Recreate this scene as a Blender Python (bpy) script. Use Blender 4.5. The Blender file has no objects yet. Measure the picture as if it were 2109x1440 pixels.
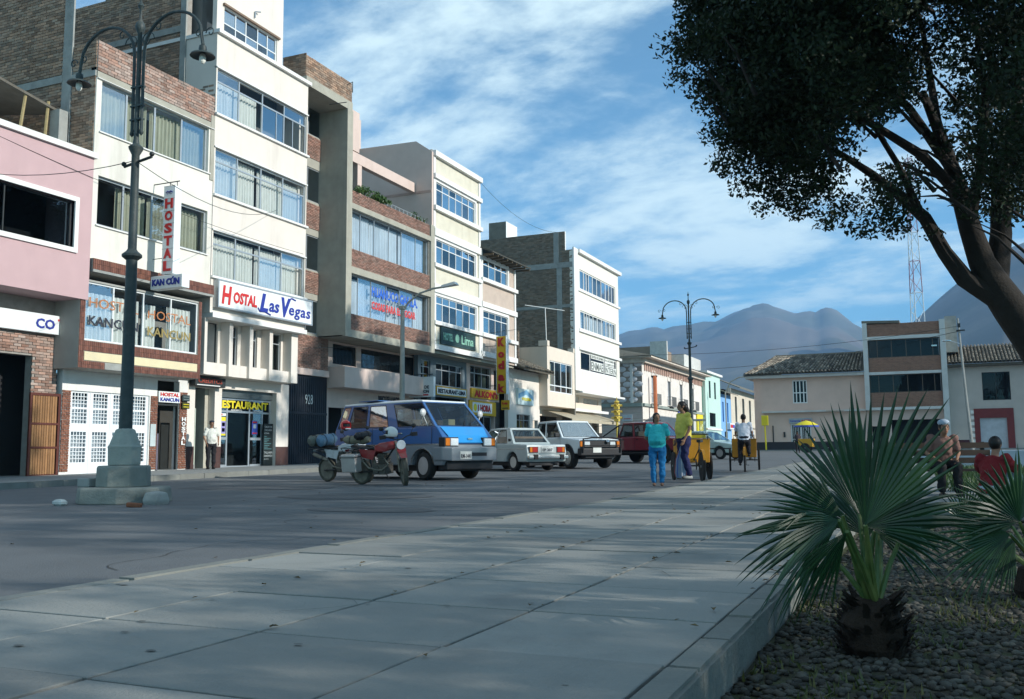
import bpy, bmesh, math, random
import numpy as np
from mathutils import Vector, Matrix, noise as mnoise
random.seed(7)
rng = np.random.default_rng(7)
SC = bpy.context.scene
C = SC.collection
R = math.radians

# ------------------------------------------------------------------ camera
F_, CX, CY = 1930.0, 1054.5, 720.0
CAMP = Vector((0, 0, 0.80))
_a = Vector((850.5, -205, -F_)); _b = Vector((1, .008, 0))
Yw = _a.normalized(); Zw = _b.cross(_a).normalized(); Xw = Yw.cross(Zw)
ROT = Matrix((Xw, Yw, Zw))          # rows: world axes in camera coordinates
cd = bpy.data.cameras.new('camera'); cam = bpy.data.objects.new('camera', cd); C.objects.link(cam)
cam.matrix_world = Matrix.Translation(CAMP) @ ROT.to_4x4()
cd.sensor_width = 36; cd.lens = F_ / 2109 * 36; cd.clip_end = 30000; cd.clip_start = .05
cd.dof.use_dof = False
SC.camera = cam
SC.render.resolution_x = 1024; SC.render.resolution_y = 699

def at(px, py, depth):
    "the point that lies `depth` metres in front of the lens along the ray of a photo pixel"
    return CAMP + (ROT @ Vector((px - CX, -(py - CY), -F_))) * (depth / F_)

def on_y(px, py, Y):
    d = ROT @ Vector((px - CX, -(py - CY), -F_)); return CAMP + d * (Y / d[1])

# ------------------------------------------------------------------ sky and sun
SUN_EL, SUN_AZ = 24.0, 1.5          # degrees; azimuth from +X towards +Y
w = bpy.data.worlds.new('World'); SC.world = w; w.use_nodes = True
nt = w.node_tree; nt.nodes.clear()
def N(nt, t, **k):
    n = nt.nodes.new(t)
    for a, b in k.items(): setattr(n, a, b)
    return n
out = N(nt, 'ShaderNodeOutputWorld'); bg = N(nt, 'ShaderNodeBackground'); bg.inputs[1].default_value = .066
sky = N(nt, 'ShaderNodeTexSky', sky_type='NISHITA', sun_disc=False, sun_elevation=R(SUN_EL), sun_rotation=R(90 - SUN_AZ))
sky.air_density = 1.0; sky.dust_density = .3; sky.ozone_density = 3.0; sky.altitude = 1900
tc = N(nt, 'ShaderNodeTexCoord'); sep = N(nt, 'ShaderNodeSeparateXYZ')
nt.links.new(tc.outputs['Generated'], sep.inputs[0])
def M(nt, op, a, b=None, c=None, clamp=False):
    m = N(nt, 'ShaderNodeMath', operation=op); m.use_clamp = clamp
    for i, v in enumerate((a, b, c)):
        if v is None: continue
        if isinstance(v, (int, float)): m.inputs[i].default_value = v
        else: nt.links.new(v, m.inputs[i])
    return m.outputs[0]
den = M(nt, 'ADD', M(nt, 'MAXIMUM', sep.outputs[2], 0.0), .16)
cx_ = M(nt, 'DIVIDE', sep.outputs[0], den); cy_ = M(nt, 'DIVIDE', sep.outputs[1], den)
cmb = N(nt, 'ShaderNodeCombineXYZ'); nt.links.new(cx_, cmb.inputs[0]); nt.links.new(cy_, cmb.inputs[1])
mp = N(nt, 'ShaderNodeMapping'); mp.inputs['Scale'].default_value = (.75, 1.0, 1); mp.inputs['Rotation'].default_value = (0, 0, R(28)); mp.inputs['Location'].default_value = (3.1, 1.7, 0)
nt.links.new(cmb.outputs[0], mp.inputs[0])
n1 = N(nt, 'ShaderNodeTexNoise'); n1.inputs['Scale'].default_value = 2.1; n1.inputs['Detail'].default_value = 9; n1.inputs['Roughness'].default_value = .58; n1.inputs['Distortion'].default_value = .35
n2 = N(nt, 'ShaderNodeTexNoise'); n2.inputs['Scale'].default_value = .8; n2.inputs['Detail'].default_value = 3
n3 = N(nt, 'ShaderNodeTexNoise'); n3.inputs['Scale'].default_value = 9; n3.inputs['Detail'].default_value = 8; n3.inputs['Roughness'].default_value = .65
for n_ in (n1, n2, n3): nt.links.new(mp.outputs[0], n_.inputs['Vector'])
cl = M(nt, 'ADD', M(nt, 'MULTIPLY', n1.outputs['Fac'], .55), M(nt, 'MULTIPLY', n2.outputs['Fac'], .28))
cl = M(nt, 'ADD', cl, M(nt, 'MULTIPLY', n3.outputs['Fac'], .17))
mr = N(nt, 'ShaderNodeMapRange', interpolation_type='SMOOTHSTEP'); nt.links.new(cl, mr.inputs[0])
mr.inputs[1].default_value = .452; mr.inputs[2].default_value = .60; mr.inputs[3].default_value = 0.07; mr.inputs[4].default_value = .86
mix = N(nt, 'ShaderNodeMix', data_type='RGBA'); hf = N(nt, 'ShaderNodeMapRange', interpolation_type='SMOOTHSTEP'); nt.links.new(sep.outputs[2], hf.inputs[0]); hf.inputs[1].default_value = .05; hf.inputs[2].default_value = .22; hf.inputs[3].default_value = .35
nt.links.new(M(nt, 'MULTIPLY', mr.outputs[0], hf.outputs[0]), mix.inputs[0])
tint = N(nt, 'ShaderNodeMix', data_type='RGBA', blend_type='MULTIPLY'); tint.inputs[0].default_value = 1
nt.links.new(sky.outputs[0], tint.inputs[6]); tint.inputs[7].default_value = (1.10, 2.25, 2.30, 1)
nt.links.new(tint.outputs[2], mix.inputs[6]); mix.inputs[7].default_value = (12.6, 15.4, 15.6, 1)
nt.links.new(mix.outputs[2], bg.inputs[0]); nt.links.new(bg.outputs[0], out.inputs[0])

sd = bpy.data.lights.new('sun', 'SUN'); sd.energy = 5.0; sd.angle = R(.55); sd.color = (1.0, .96, .89)
sun = bpy.data.objects.new('sun', sd); C.objects.link(sun)
sdir = Vector((math.cos(R(SUN_EL)) * math.cos(R(SUN_AZ)), math.cos(R(SUN_EL)) * math.sin(R(SUN_AZ)), math.sin(R(SUN_EL))))
sun.rotation_euler = sdir.to_track_quat('Z', 'Y').to_euler(); sun.location = (20, 0, 40)
SC.view_settings.view_transform = 'Standard'; SC.view_settings.look = 'None'; SC.view_settings.gamma = 1
SC.view_settings.use_curve_mapping = False; SC.view_settings.exposure = 0.30
try:
    SC.cycles.max_bounces = 8; SC.cycles.transparent_max_bounces = 24; SC.cycles.volume_bounces = 0; SC.cycles.use_denoising = True
    SC.cycles.sample_clamp_indirect = 6
except Exception: pass

# ------------------------------------------------------------------ materials
MATS = {}
def mat(name, col, rough=.8, var=.18, vs=3.0, bump=.0, bs=40, metal=0, spec=.3, dirt=0, dcol=(.10, .09, .08), ds=.6, rnd=None, rv=.35, coat=0, obj=False, trans=0, streak=0, col2=None):
    if name in MATS: return MATS[name]
    m = bpy.data.materials.new(name); m.use_nodes = True; t = m.node_tree; b = t.nodes['Principled BSDF']
    b.inputs['Roughness'].default_value = rough; b.inputs['Metallic'].default_value = metal
    b.inputs['Specular IOR Level'].default_value = spec; b.inputs['Coat Weight'].default_value = coat
    co = N(t, 'ShaderNodeTexCoord').outputs['Object'] if obj else N(t, 'ShaderNodeNewGeometry').outputs['Position']
    def noise(s, det=4, rough_=.55, vec=co):
        n = N(t, 'ShaderNodeTexNoise'); n.inputs['Scale'].default_value = s; n.inputs['Detail'].default_value = det; n.inputs['Roughness'].default_value = rough_
        t.links.new(vec, n.inputs['Vector']); return n.outputs['Fac']
    f = M(t, 'MULTIPLY', M(t, 'SUBTRACT', noise(vs, 6), .5), 2 * var * 1.6)
    f = M(t, 'ADD', f, 1.0)
    if rnd:
        if rnd == 'object': rr = N(t, 'ShaderNodeObjectInfo').outputs['Random']
        else: rr = N(t, 'ShaderNodeNewGeometry').outputs['Random Per Island']
        f = M(t, 'MULTIPLY', f, M(t, 'ADD', M(t, 'MULTIPLY', rr, 2 * rv), 1 - rv))
    mx = N(t, 'ShaderNodeMix', data_type='RGBA', blend_type='MULTIPLY'); mx.inputs[0].default_value = 1
    base = N(t, 'ShaderNodeRGB'); base.outputs[0].default_value = (*col, 1); bo = base.outputs[0]
    if col2 is not None:
        m2 = N(t, 'ShaderNodeMix', data_type='RGBA'); m2.inputs[6].default_value = (*col, 1); m2.inputs[7].default_value = (*col2, 1)
        if rnd: t.links.new(M(t, 'FRACT', M(t, 'MULTIPLY', rr, 7.31)), m2.inputs[0])
        else:
            r2 = N(t, 'ShaderNodeMapRange'); t.links.new(noise(vs * .6, 5), r2.inputs[0]); r2.inputs[1].default_value = .42; r2.inputs[2].default_value = .6
            t.links.new(r2.outputs[0], m2.inputs[0])
        bo = m2.outputs[2]
    t.links.new(bo, mx.inputs[6])
    cc = N(t, 'ShaderNodeCombineColor'); [t.links.new(f, cc.inputs[i]) for i in range(3)]
    t.links.new(cc.outputs[0], mx.inputs[7]); o = mx.outputs[2]
    if dirt:
        vec = co
        if streak:
            mpn = N(t, 'ShaderNodeMapping'); mpn.inputs['Scale'].default_value = (1, 1, .12); t.links.new(co, mpn.inputs[0]); vec = mpn.outputs[0]
        r_ = N(t, 'ShaderNodeMapRange', interpolation_type='SMOOTHSTEP'); t.links.new(noise(ds, 8, .65, vec), r_.inputs[0])
        r_.inputs[1].default_value = .50; r_.inputs[2].default_value = .74; r_.inputs[4].default_value = dirt
        md = N(t, 'ShaderNodeMix', data_type='RGBA'); t.links.new(r_.outputs[0], md.inputs[0]); t.links.new(o, md.inputs[6]); md.inputs[7].default_value = (*dcol, 1); o = md.outputs[2]
    t.links.new(o, b.inputs['Base Color'])
    if bump:
        bn = N(t, 'ShaderNodeBump'); bn.inputs['Strength'].default_value = bump; bn.inputs['Distance'].default_value = .02
        t.links.new(noise(bs, 6, .6), bn.inputs['Height']); t.links.new(bn.outputs[0], b.inputs['Normal'])
    MATS[name] = m; return m

def glass(name, tint, refl=.10, rough=.02, gcol=(.9, .95, 1)):
    if name in MATS: return MATS[name]
    m = bpy.data.materials.new(name); m.use_nodes = True; t = m.node_tree; t.nodes.clear()
    o = N(t, 'ShaderNodeOutputMaterial'); tr = N(t, 'ShaderNodeBsdfTransparent'); tr.inputs[0].default_value = (*tint, 1)
    gl = N(t, 'ShaderNodeBsdfGlossy'); gl.inputs['Roughness'].default_value = rough; gl.inputs[0].default_value = (*gcol, 1)
    fr = N(t, 'ShaderNodeFresnel'); fr.inputs[0].default_value = 1.5
    bn = N(t, 'ShaderNodeBump'); bn.inputs['Strength'].default_value = .12; bn.inputs['Distance'].default_value = .01
    nn = N(t, 'ShaderNodeTexNoise'); nn.inputs['Scale'].default_value = 2.2; t.links.new(N(t, 'ShaderNodeNewGeometry').outputs['Position'], nn.inputs['Vector'])
    t.links.new(nn.outputs['Fac'], bn.inputs['Height']); t.links.new(bn.outputs[0], gl.inputs['Normal'])
    mxs = N(t, 'ShaderNodeMixShader'); t.links.new(M(t, 'ADD', M(t, 'MULTIPLY', fr.outputs[0], .42), refl, clamp=True), mxs.inputs[0])
    t.links.new(tr.outputs[0], mxs.inputs[1]); t.links.new(gl.outputs[0], mxs.inputs[2]); t.links.new(mxs.outputs[0], o.inputs[0])
    MATS[name] = m; return m

def leafmat(name, col, col2, rough=.45, spec=.4, trans=.25):
    m = bpy.data.materials.new(name); m.use_nodes = True; t = m.node_tree; b = t.nodes['Principled BSDF']
    ri = N(t, 'ShaderNodeNewGeometry').outputs['Random Per Island']
    mm = N(t, 'ShaderNodeMix', data_type='RGBA'); mm.inputs[6].default_value = (*col, 1); mm.inputs[7].default_value = (*col2, 1); t.links.new(ri, mm.inputs[0])
    t.links.new(mm.outputs[2], b.inputs['Base Color']); b.inputs['Roughness'].default_value = rough; b.inputs['Specular IOR Level'].default_value = spec
    tl = N(t, 'ShaderNodeBsdfTranslucent'); t.links.new(mm.outputs[2], tl.inputs[0])
    ms = N(t, 'ShaderNodeMixShader'); ms.inputs[0].default_value = trans; t.links.new(b.outputs[0], ms.inputs[1]); t.links.new(tl.outputs[0], ms.inputs[2])
    t.links.new(ms.outputs[0], t.nodes['Material Output'].inputs[0]); MATS[name] = m; return m

white = mat('white_plaster', (.69, .67, .60), .85, .06, 2, .15, 60, dirt=.55, dcol=(.46, .43, .37), ds=1.1, streak=1)
pinkwhite = mat('pale_plaster', (.69, .64, .57), .85, .05, 2, .12, 60, dirt=.5, dcol=(.50, .45, .40), ds=1.0, streak=1)
pink = mat('pink_plaster', (.50, .345, .35), .85, .06, 2, .15, 60, dirt=.4, dcol=(.40, .28, .28), ds=1.2, streak=1)
palepink = mat('pale_pink_plaster', (.60, .48, .42), .85, .07, 2, .15, 50, dirt=.3, dcol=(.36, .28, .24), ds=.9, streak=1)
cream = mat('cream_plaster', (.62, .59, .48), .85, .1, 2, .2, 50, dirt=.4, dcol=(.40, .36, .25), ds=1.1, streak=1)
tanp = mat('tan_plaster', (.50, .41, .34), .85, .12, 2, .2, 50, dirt=.4, dcol=(.36, .28, .22), ds=1.5, streak=1)
trim = mat('white_trim', (.72, .72, .69), .7, .05, 3, .1, 60, dirt=.3, dcol=(.4, .38, .34), ds=2, streak=1)
concrete = mat('raw_concrete', (.36, .35, .29), .9, .16, 2, .35, 30, dirt=.45, dcol=(.2, .2, .17), ds=1.2, streak=1)
dconc = mat('grey_concrete', (.30, .31, .29), .9, .2, 3, .5, 30, dirt=.5, dcol=(.14, .15, .14), ds=2.2)
mortar = mat('mortar', (.30, .28, .25), .95, .2, 5, .4, 50)
brick_o = mat('clay_brick', (.32, .185, .135), .9, .15, 8, .3, 60, rnd='object', rv=.35, col2=(.33, .26, .22), dirt=.35, dcol=(.3, .28, .25), ds=2)
brick_i = mat('clay_brick_wall', (.33, .21, .14), .9, .15, 8, .3, 60, rnd='island', rv=.4, col2=(.26, .20, .15), dirt=.4, dcol=(.22, .2, .17), ds=.7)
brick_red = mat('facing_brick', (.26, .145, .11), .9, .12, 8, .2, 60, rnd='island', rv=.3, col2=(.23, .155, .125), dirt=.2, dcol=(.42, .36, .3), ds=1.3)
brick_redo = mat('facing_brick_single', (.33, .16, .11), .9, .12, 8, .2, 60, rnd='object', rv=.3, col2=(.28, .17, .13), dirt=.2, dcol=(.42, .36, .3), ds=1.3)
tile_br = mat('brown_tile', (.17, .07, .045), .35, .15, 6, .1, 30, spec=.5, rnd='island', rv=.25)
alum = mat('window_metal', (.42, .46, .48), .4, .08, 5, metal=.5)
whitemetal = mat('white_metal', (.72, .75, .75), .45, .06, 5)
darkmetal = mat('dark_metal', (.03, .035, .035), .5, .2, 5, .1, 30)
lampgreen = mat('lamp_iron', (.040, .055, .055), .5, .25, 6, .3, 40, dirt=.4, dcol=(.13, .12, .1), ds=3)
curtain_w = mat('sheer_curtain', (.62, .64, .60), .9, .08, 4)
curtain_g = mat('olive_curtain', (.36, .37, .28), .9, .1, 4)
curtain_b = mat('bluish_net_curtain', (.52, .60, .66), .9, .12, 1.2)
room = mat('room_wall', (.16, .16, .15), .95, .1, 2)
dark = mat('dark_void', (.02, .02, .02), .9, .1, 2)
asphalt = mat('asphalt', (.128, .136, .140), .88, .20, .9, .5, 70, dirt=.35, dcol=(.085, .09, .092), ds=.5, spec=.3)
slabm = mat('pavement_concrete', (.245, .248, .228), .85, .14, 1.3, .4, 60, dirt=.5, dcol=(.12, .13, .13), ds=.9, rnd='object', rv=.13, spec=.3)
kerbm = mat('kerb_concrete', (.20, .205, .185), .9, .2, 4, .6, 40, dirt=.6, dcol=(.18, .18, .15), ds=2, rnd='object', rv=.1)
sidew = mat('sidewalk_concrete', (.24, .25, .24), .9, .12, 2, .3, 40, dirt=.35, dcol=(.22, .22, .2), ds=1)
soil = mat('bed_soil', (.055, .048, .035), .95, .35, 6, .8, 40, col2=(.06, .07, .03))
pebm = mat('pebble', (.065, .063, .052), .8, .2, 20, .1, 60, rnd='island', rv=.6, col2=(.055, .05, .04), dirt=.8, dcol=(.035, .032, .022), ds=1.5)
black = mat('black_paint', (.02, .02, .022), .45, .2, 5)
rubber = mat('tyre_rubber', (.022, .022, .022), .85, .25, 20, .3, 60, obj=True)
drubber = mat('dusty_tyre_rubber', (.085, .08, .062), .9, .3, 20, .3, 60, obj=True)
chrome = mat('chrome', (.6, .62, .62), .22, .05, 4, metal=1)
steelw = mat('wheel_steel', (.42, .43, .44), .4, .1, 8, metal=.7)
skin = mat('skin', (.27, .145, .09), .6, .1, 8, obj=True)
hairm = mat('hair', (.012, .010, .009), .5, .2, 30, obj=True)
redl = mat('red_letter', (.55, .03, .03), .6, .05, 4)
bluel = mat('blue_letter', (.02, .04, .28), .6, .05, 4)
orangel = mat('orange_letter', (.42, .17, .07), .6, .1, 4)
darkl = mat('dark_letter', (.03, .035, .05), .6, .05, 4)
whitel = mat('white_letter', (.75, .76, .74), .6, .05, 4)
yellowl = mat('yellow_letter', (.75, .62, .03), .6, .05, 4)
signw = mat('sign_white', (.72, .76, .76), .5, .05, 4, dirt=.2, dcol=(.5, .5, .48), ds=3)
signy = mat('sign_yellow', (.60, .36, .02), .5, .05, 4)
g_win = glass('window_glass', (.90, .93, .94), .0)
g_blue = glass('sky_window_glass', (.35, .42, .5), .18)
g_dark = glass('shop_glass', (.5, .56, .6), .015, gcol=(.6, .65, .7))
g_car = glass('car_glass', (.55, .62, .64), .05)

# ------------------------------------------------------------------ object helpers
OFF = {}
def tag(o, label=None, cat=None, group=None, kind=None):
    if label: o['label'] = label
    if cat: o['category'] = cat
    if group: o['group'] = group
    if kind: o['kind'] = kind
    return o
def attach(o, parent):
    if parent is not None:
        o.parent = parent
        if parent.name in OFF: o.matrix_parent_inverse = OFF[parent.name]
def link(name, me, parent=None):
    o = bpy.data.objects.new(name, me); C.objects.link(o); attach(o, parent); return o
def thing(name, label, cat, loc=(0, 0, 0), rz=0, group=None, world=True):
    o = bpy.data.objects.new(name, None); C.objects.link(o); o.empty_display_size = .3
    o.location = loc; o.rotation_euler = (0, 0, rz)
    if world: OFF[o.name] = Matrix.Translation(-Vector(loc))
    return tag(o, label, cat, group)
def copy_tree(o, parent=None):
    c = o.copy(); C.objects.link(c); c.parent = parent
    if parent is not None: c.matrix_parent_inverse = o.matrix_parent_inverse
    for ch in list(o.children): copy_tree(ch, c)
    return c

def fp(fr, u, z, d):
    return (d, u, z) if fr == 'X' else (u, -d, z)

class MB:
    def __init__(s): s.v = []; s.f = []; s.ch = []
    def add(s, vs, fs):
        vs = list(vs); s.ch.append((len(s.v), len(vs), [tuple(f) for f in fs])); n = len(s.v); s.v += [tuple(p) for p in vs]; s.f += [tuple(i + n for i in f) for f in fs]; return s
    def box(s, x0, x1, y0, y1, z0, z1):
        return s.add([(x0, y0, z0), (x1, y0, z0), (x1, y1, z0), (x0, y1, z0), (x0, y0, z1), (x1, y0, z1), (x1, y1, z1), (x0, y1, z1)],
                     [(0, 3, 2, 1), (4, 5, 6, 7), (0, 1, 5, 4), (1, 2, 6, 5), (2, 3, 7, 6), (3, 0, 4, 7)])
    def fb(s, fr, u0, u1, z0, z1, d0, d1):
        if fr == 'X': return s.box(min(d0, d1), max(d0, d1), u0, u1, z0, z1)
        return s.box(u0, u1, min(-d0, -d1), max(-d0, -d1), z0, z1)
    def quad(s, a, b, c, d): return s.add([a, b, c, d], [(0, 1, 2, 3)])
    def tube(s, pts, r, n=8, caps=True):
        pts = [Vector(p) for p in pts]; k = len(pts)
        rs = list(r) if isinstance(r, (list, tuple)) else [r] * k
        t0 = (pts[1] - pts[0]).normalized(); up = Vector((0, 0, 1)) if abs(t0.z) < .9 else Vector((1, 0, 0))
        a = t0.cross(up).normalized(); vs = []; fs = []
        for i in range(k):
            t = (pts[min(i + 1, k - 1)] - pts[max(i - 1, 0)]).normalized()
            a = (a - t * a.dot(t)).normalized(); b = t.cross(a)
            for j in range(n):
                an = 2 * math.pi * j / n
                vs.append(pts[i] + (a * math.cos(an) + b * math.sin(an)) * rs[i])
        for i in range(k - 1):
            for j in range(n):
                j2 = (j + 1) % n; fs.append((i * n + j, i * n + j2, (i + 1) * n + j2, (i + 1) * n + j))
        if caps: fs.append(tuple(range(n - 1, -1, -1))); fs.append(tuple(range((k - 1) * n, k * n)))
        return s.add(vs, fs)
    def lathe(s, prof, n=16, M4=None, c=(0, 0, 0)):
        vs = []; fs = []; k = len(prof)
        for (r, z) in prof:
            for j in range(n):
                an = 2 * math.pi * j / n; vs.append(Vector((c[0] + r * math.cos(an), c[1] + r * math.sin(an), c[2] + z)))
        for i in range(k - 1):
            for j in range(n):
                j2 = (j + 1) % n; fs.append((i * n + j, i * n + j2, (i + 1) * n + j2, (i + 1) * n + j))
        if prof[0][0] > 0: fs.append(tuple(range(n - 1, -1, -1)))
        if prof[-1][0] > 0: fs.append(tuple(range((k - 1) * n, k * n)))
        if M4 is not None: vs = [M4 @ v for v in vs]
        return s.add(vs, fs)
    def ball(s, c, r, n=10, m=7):
        if isinstance(r, (int, float)): r = (r, r, r)
        vs = []; fs = []
        for i in range(m + 1):
            th = math.pi * i / m
            for j in range(n):
                an = 2 * math.pi * j / n
                vs.append((c[0] + r[0] * math.sin(th) * math.cos(an), c[1] + r[1] * math.sin(th) * math.sin(an), c[2] + r[2] * math.cos(th)))
        for i in range(m):
            for j in range(n):
                j2 = (j + 1) % n; fs.append((i * n + j, i * n + j2, (i + 1) * n + j2, (i + 1) * n + j))
        return s.add(vs, fs)
    def prism(s, poly, y0, y1):
        "polygon in (x,z) extruded along y"
        n = len(poly); vs = [(p[0], y0, p[1]) for p in poly] + [(p[0], y1, p[1]) for p in poly]
        return s.add(vs, [tuple(range(n)), tuple(range(2 * n - 1, n - 1, -1))] + [(i, i + n, (i + 1) % n + n, (i + 1) % n) for i in range(n)])
    def each(s, name, m, parent=None, **k):
        for (a, n, fs) in s.ch: q = MB(); q.add(s.v[a:a + n], fs); q.build(name, m, parent, **k)
    def mesh(s, name, m, smooth=False, merge=False):
        me = bpy.data.meshes.new(name); me.from_pydata(s.v, [], s.f)
        for x in (m if isinstance(m, (list, tuple)) else [m]): me.materials.append(x)
        bm = bmesh.new(); bm.from_mesh(me)
        if merge: bmesh.ops.remove_doubles(bm, verts=bm.verts, dist=.0006)
        bmesh.ops.recalc_face_normals(bm, faces=bm.faces)
        if smooth:
            for f in bm.faces: f.smooth = True
            for e in bm.edges:
                if len(e.link_faces) == 2 and e.calc_face_angle(0) > .7: e.smooth = False
        bm.to_mesh(me); bm.free(); me.update(); return me
    def build(s, name, m, parent=None, smooth=False, bevel=0, kind=None, merge=False, seg=2):
        o = link(name, s.mesh(name, m, smooth, merge or bevel > 0), parent)
        if bevel:
            b = o.modifiers.new('bevel', 'BEVEL'); b.width = bevel; b.segments = seg; b.limit_method = 'ANGLE'; b.angle_limit = R(28); b.harden_normals = False
        if kind: o['kind'] = kind
        return o

def np_mesh(name, V, Fc, m, smooth=False):
    me = bpy.data.meshes.new(name); V = np.asarray(V, dtype=np.float32).reshape(-1, 3); Fc = np.asarray(Fc, dtype=np.int32); k = Fc.shape[1]
    me.vertices.add(len(V)); me.vertices.foreach_set('co', V.ravel())
    me.loops.add(Fc.size); me.loops.foreach_set('vertex_index', Fc.ravel())
    me.polygons.add(len(Fc)); me.polygons.foreach_set('loop_start', np.arange(0, Fc.size, k, dtype=np.int32))
    me.polygons.foreach_set('loop_total', np.full(len(Fc), k, dtype=np.int32))
    me.polygons.foreach_set('use_smooth', np.full(len(Fc), smooth))
    me.materials.append(m); me.update(calc_edges=True); return me

def text_mesh(s, width, height, m, depth=.012, bold=0.0, shear=0, space=1):
    cu = bpy.data.curves.new('lettering', 'FONT'); cu.body = s; cu.size = 1; cu.extrude = .01; cu.offset = bold; cu.shear = shear; cu.space_character = space
    cu.resolution_u = 2
    cu.align_x = 'LEFT'; o = bpy.data.objects.new('tmp_text', cu); C.objects.link(o)
    dg = bpy.context.evaluated_depsgraph_get(); me = bpy.data.meshes.new_from_object(o.evaluated_get(dg))
    bpy.data.objects.remove(o); bpy.data.curves.remove(cu)
    n = len(me.vertices); co = np.empty(n * 3); me.vertices.foreach_get('co', co); co = co.reshape(-1, 3)
    lo, hi = co.min(0), co.max(0)
    co = (co - lo) / np.maximum(hi - lo, 1e-6) * np.array([width, height, depth]); me.vertices.foreach_set('co', co.ravel())
    me.materials.clear(); me.materials.append(m); me.update(); me.name = 'lettering'; return me
def text(s, fr, u, z, d, width, height, m, parent, name='lettering', **k):
    o = link(name, text_mesh(s, width, height, m, **k), parent)
    if fr == 'X': mm = Matrix(((0, 0, 1, d), (1, 0, 0, u), (0, 1, 0, z), (0, 0, 0, 1)))
    else: mm = Matrix(((1, 0, 0, u), (0, 0, -1, -d), (0, 1, 0, z), (0, 0, 0, 1)))
    o.matrix_basis = mm; return o

def wall(mb, fr, u0, u1, z0, z1, d, t, holes=()):
    us = sorted({u0, u1, *[min(max(h[i], u0), u1) for h in holes for i in (0, 1)]}); zs = sorted({z0, z1, *[min(max(h[i], z0), z1) for h in holes for i in (2, 3)]})
    solid = {}
    for i in range(len(us) - 1):
        for j in range(len(zs) - 1):
            cu, cz = (us[i] + us[i + 1]) / 2, (zs[j] + zs[j + 1]) / 2
            solid[i, j] = not any(h[0] < cu < h[1] and h[2] < cz < h[3] for h in holes)
    P = lambda u, z, dd: fp(fr, u, z, dd)
    for (i, j), s in solid.items():
        if not s: continue
        a, b, c, e = us[i], us[i + 1], zs[j], zs[j + 1]
        mb.quad(P(a, c, d), P(b, c, d), P(b, e, d), P(a, e, d)); mb.quad(P(a, c, d - t), P(b, c, d - t), P(b, e, d - t), P(a, e, d - t))
        if not solid.get((i - 1, j)): mb.quad(P(a, c, d), P(a, c, d - t), P(a, e, d - t), P(a, e, d))
        if not solid.get((i + 1, j)): mb.quad(P(b, c, d), P(b, c, d - t), P(b, e, d - t), P(b, e, d))
        if not solid.get((i, j - 1)): mb.quad(P(a, c, d), P(a, c, d - t), P(b, c, d - t), P(b, c, d))
        if not solid.get((i, j + 1)): mb.quad(P(a, e, d), P(a, e, d - t), P(b, e, d - t), P(b, e, d))
    return mb

def curtain(fr, u0, u1, z0, z1, d, m, parent, fold=.16, amp=.04, seed=0):
    r = random.Random(seed * 7 + int(u0 * 100)); n = max(6, int((u1 - u0) / fold * 6)); vs = []; ph = r.random() * 6
    for i in range(n + 1):
        u = u0 + (u1 - u0) * i / n; ph += 2 * math.pi / 6 * (0.7 + .6 * r.random())
        vs.append(fp(fr, u, z0, d + amp * 1.3 * math.sin(ph))); vs.append(fp(fr, u + .01 * math.sin(i), z1, d + amp * math.sin(ph)))
    mb = MB(); mb.add(vs, [(2 * i, 2 * i + 2, 2 * i + 3, 2 * i + 1) for i in range(n)])
    return mb.build('curtain', m, parent, smooth=False)

def window(par, fr, u0, u1, z0, z1, d, us=(), zs=(), fw=.05, m=alum, g=g_win, cur=None, cgap=(), inset=.08, name='window', ft=.05, lower=None, seed=1, bars=None):
    "frame part with pane and curtain sub-parts; d = outer wall plane"
    d = d - inset; f = MB(); uu = [u0, *us, u1]; zz = [z0, *zs, z1]
    for i, u in enumerate(uu):
        a = u - fw / 2 if 0 < i < len(uu) - 1 else (u if i == 0 else u - fw)
        f.fb(fr, a, a + fw, z0, z1, d - ft, d)
    for i, z in enumerate(zz):
        a = z - fw / 2 if 0 < i < len(zz) - 1 else (z if i == 0 else z - fw)
        f.fb(fr, u0 + fw, u1 - fw, a, a + fw, d - ft + .003, d - .003)
    if lower:                     # extra mullions below the lowest transom
        for u in lower: f.fb(fr, u - fw * .35, u + fw * .35, z0 + fw, zz[1], d - ft + .006, d - .006)
    w_ = f.build(name, m, par)
    for i in range(len(uu) - 1):
        for j in range(len(zz) - 1):
            jt = .004 * (random.random() - .5)
            p = MB(); e = fw * .4; dm = d - ft / 2
            p.quad(fp(fr, uu[i] + e, zz[j] + e, dm + jt), fp(fr, uu[i + 1] - e, zz[j] + e, dm - jt), fp(fr, uu[i + 1] - e, zz[j + 1] - e, dm - jt), fp(fr, uu[i] + e, zz[j + 1] - e, dm + jt))
            p.build('pane', g, w_)
    if cur is not None:
        segs = []; a = u0 + .03; r = random.Random(seed)
        if cgap:
            for (c0, c1) in cgap: segs.append((a, c0)); a = c1
            segs.append((a, u1 - .03))
        else: segs = [(u0 + .03, u1 - .03)]
        for (a, b) in segs:
            if b - a > .1: curtain(fr, a, b, z0 - .02, z1 - .04 - .08 * r.random(), d - .28, cur, w_, seed=seed)
    if bars:
        b = MB(); n = int((u1 - u0) / bars)
        for i in range(1, n): u = u0 + (u1 - u0) * i / n; b.fb(fr, u - .009, u + .009, z0 + .02, z1 - .02, d + .01, d + .03)
        b.build('window_bars', darkmetal, w_)
    return w_

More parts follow.
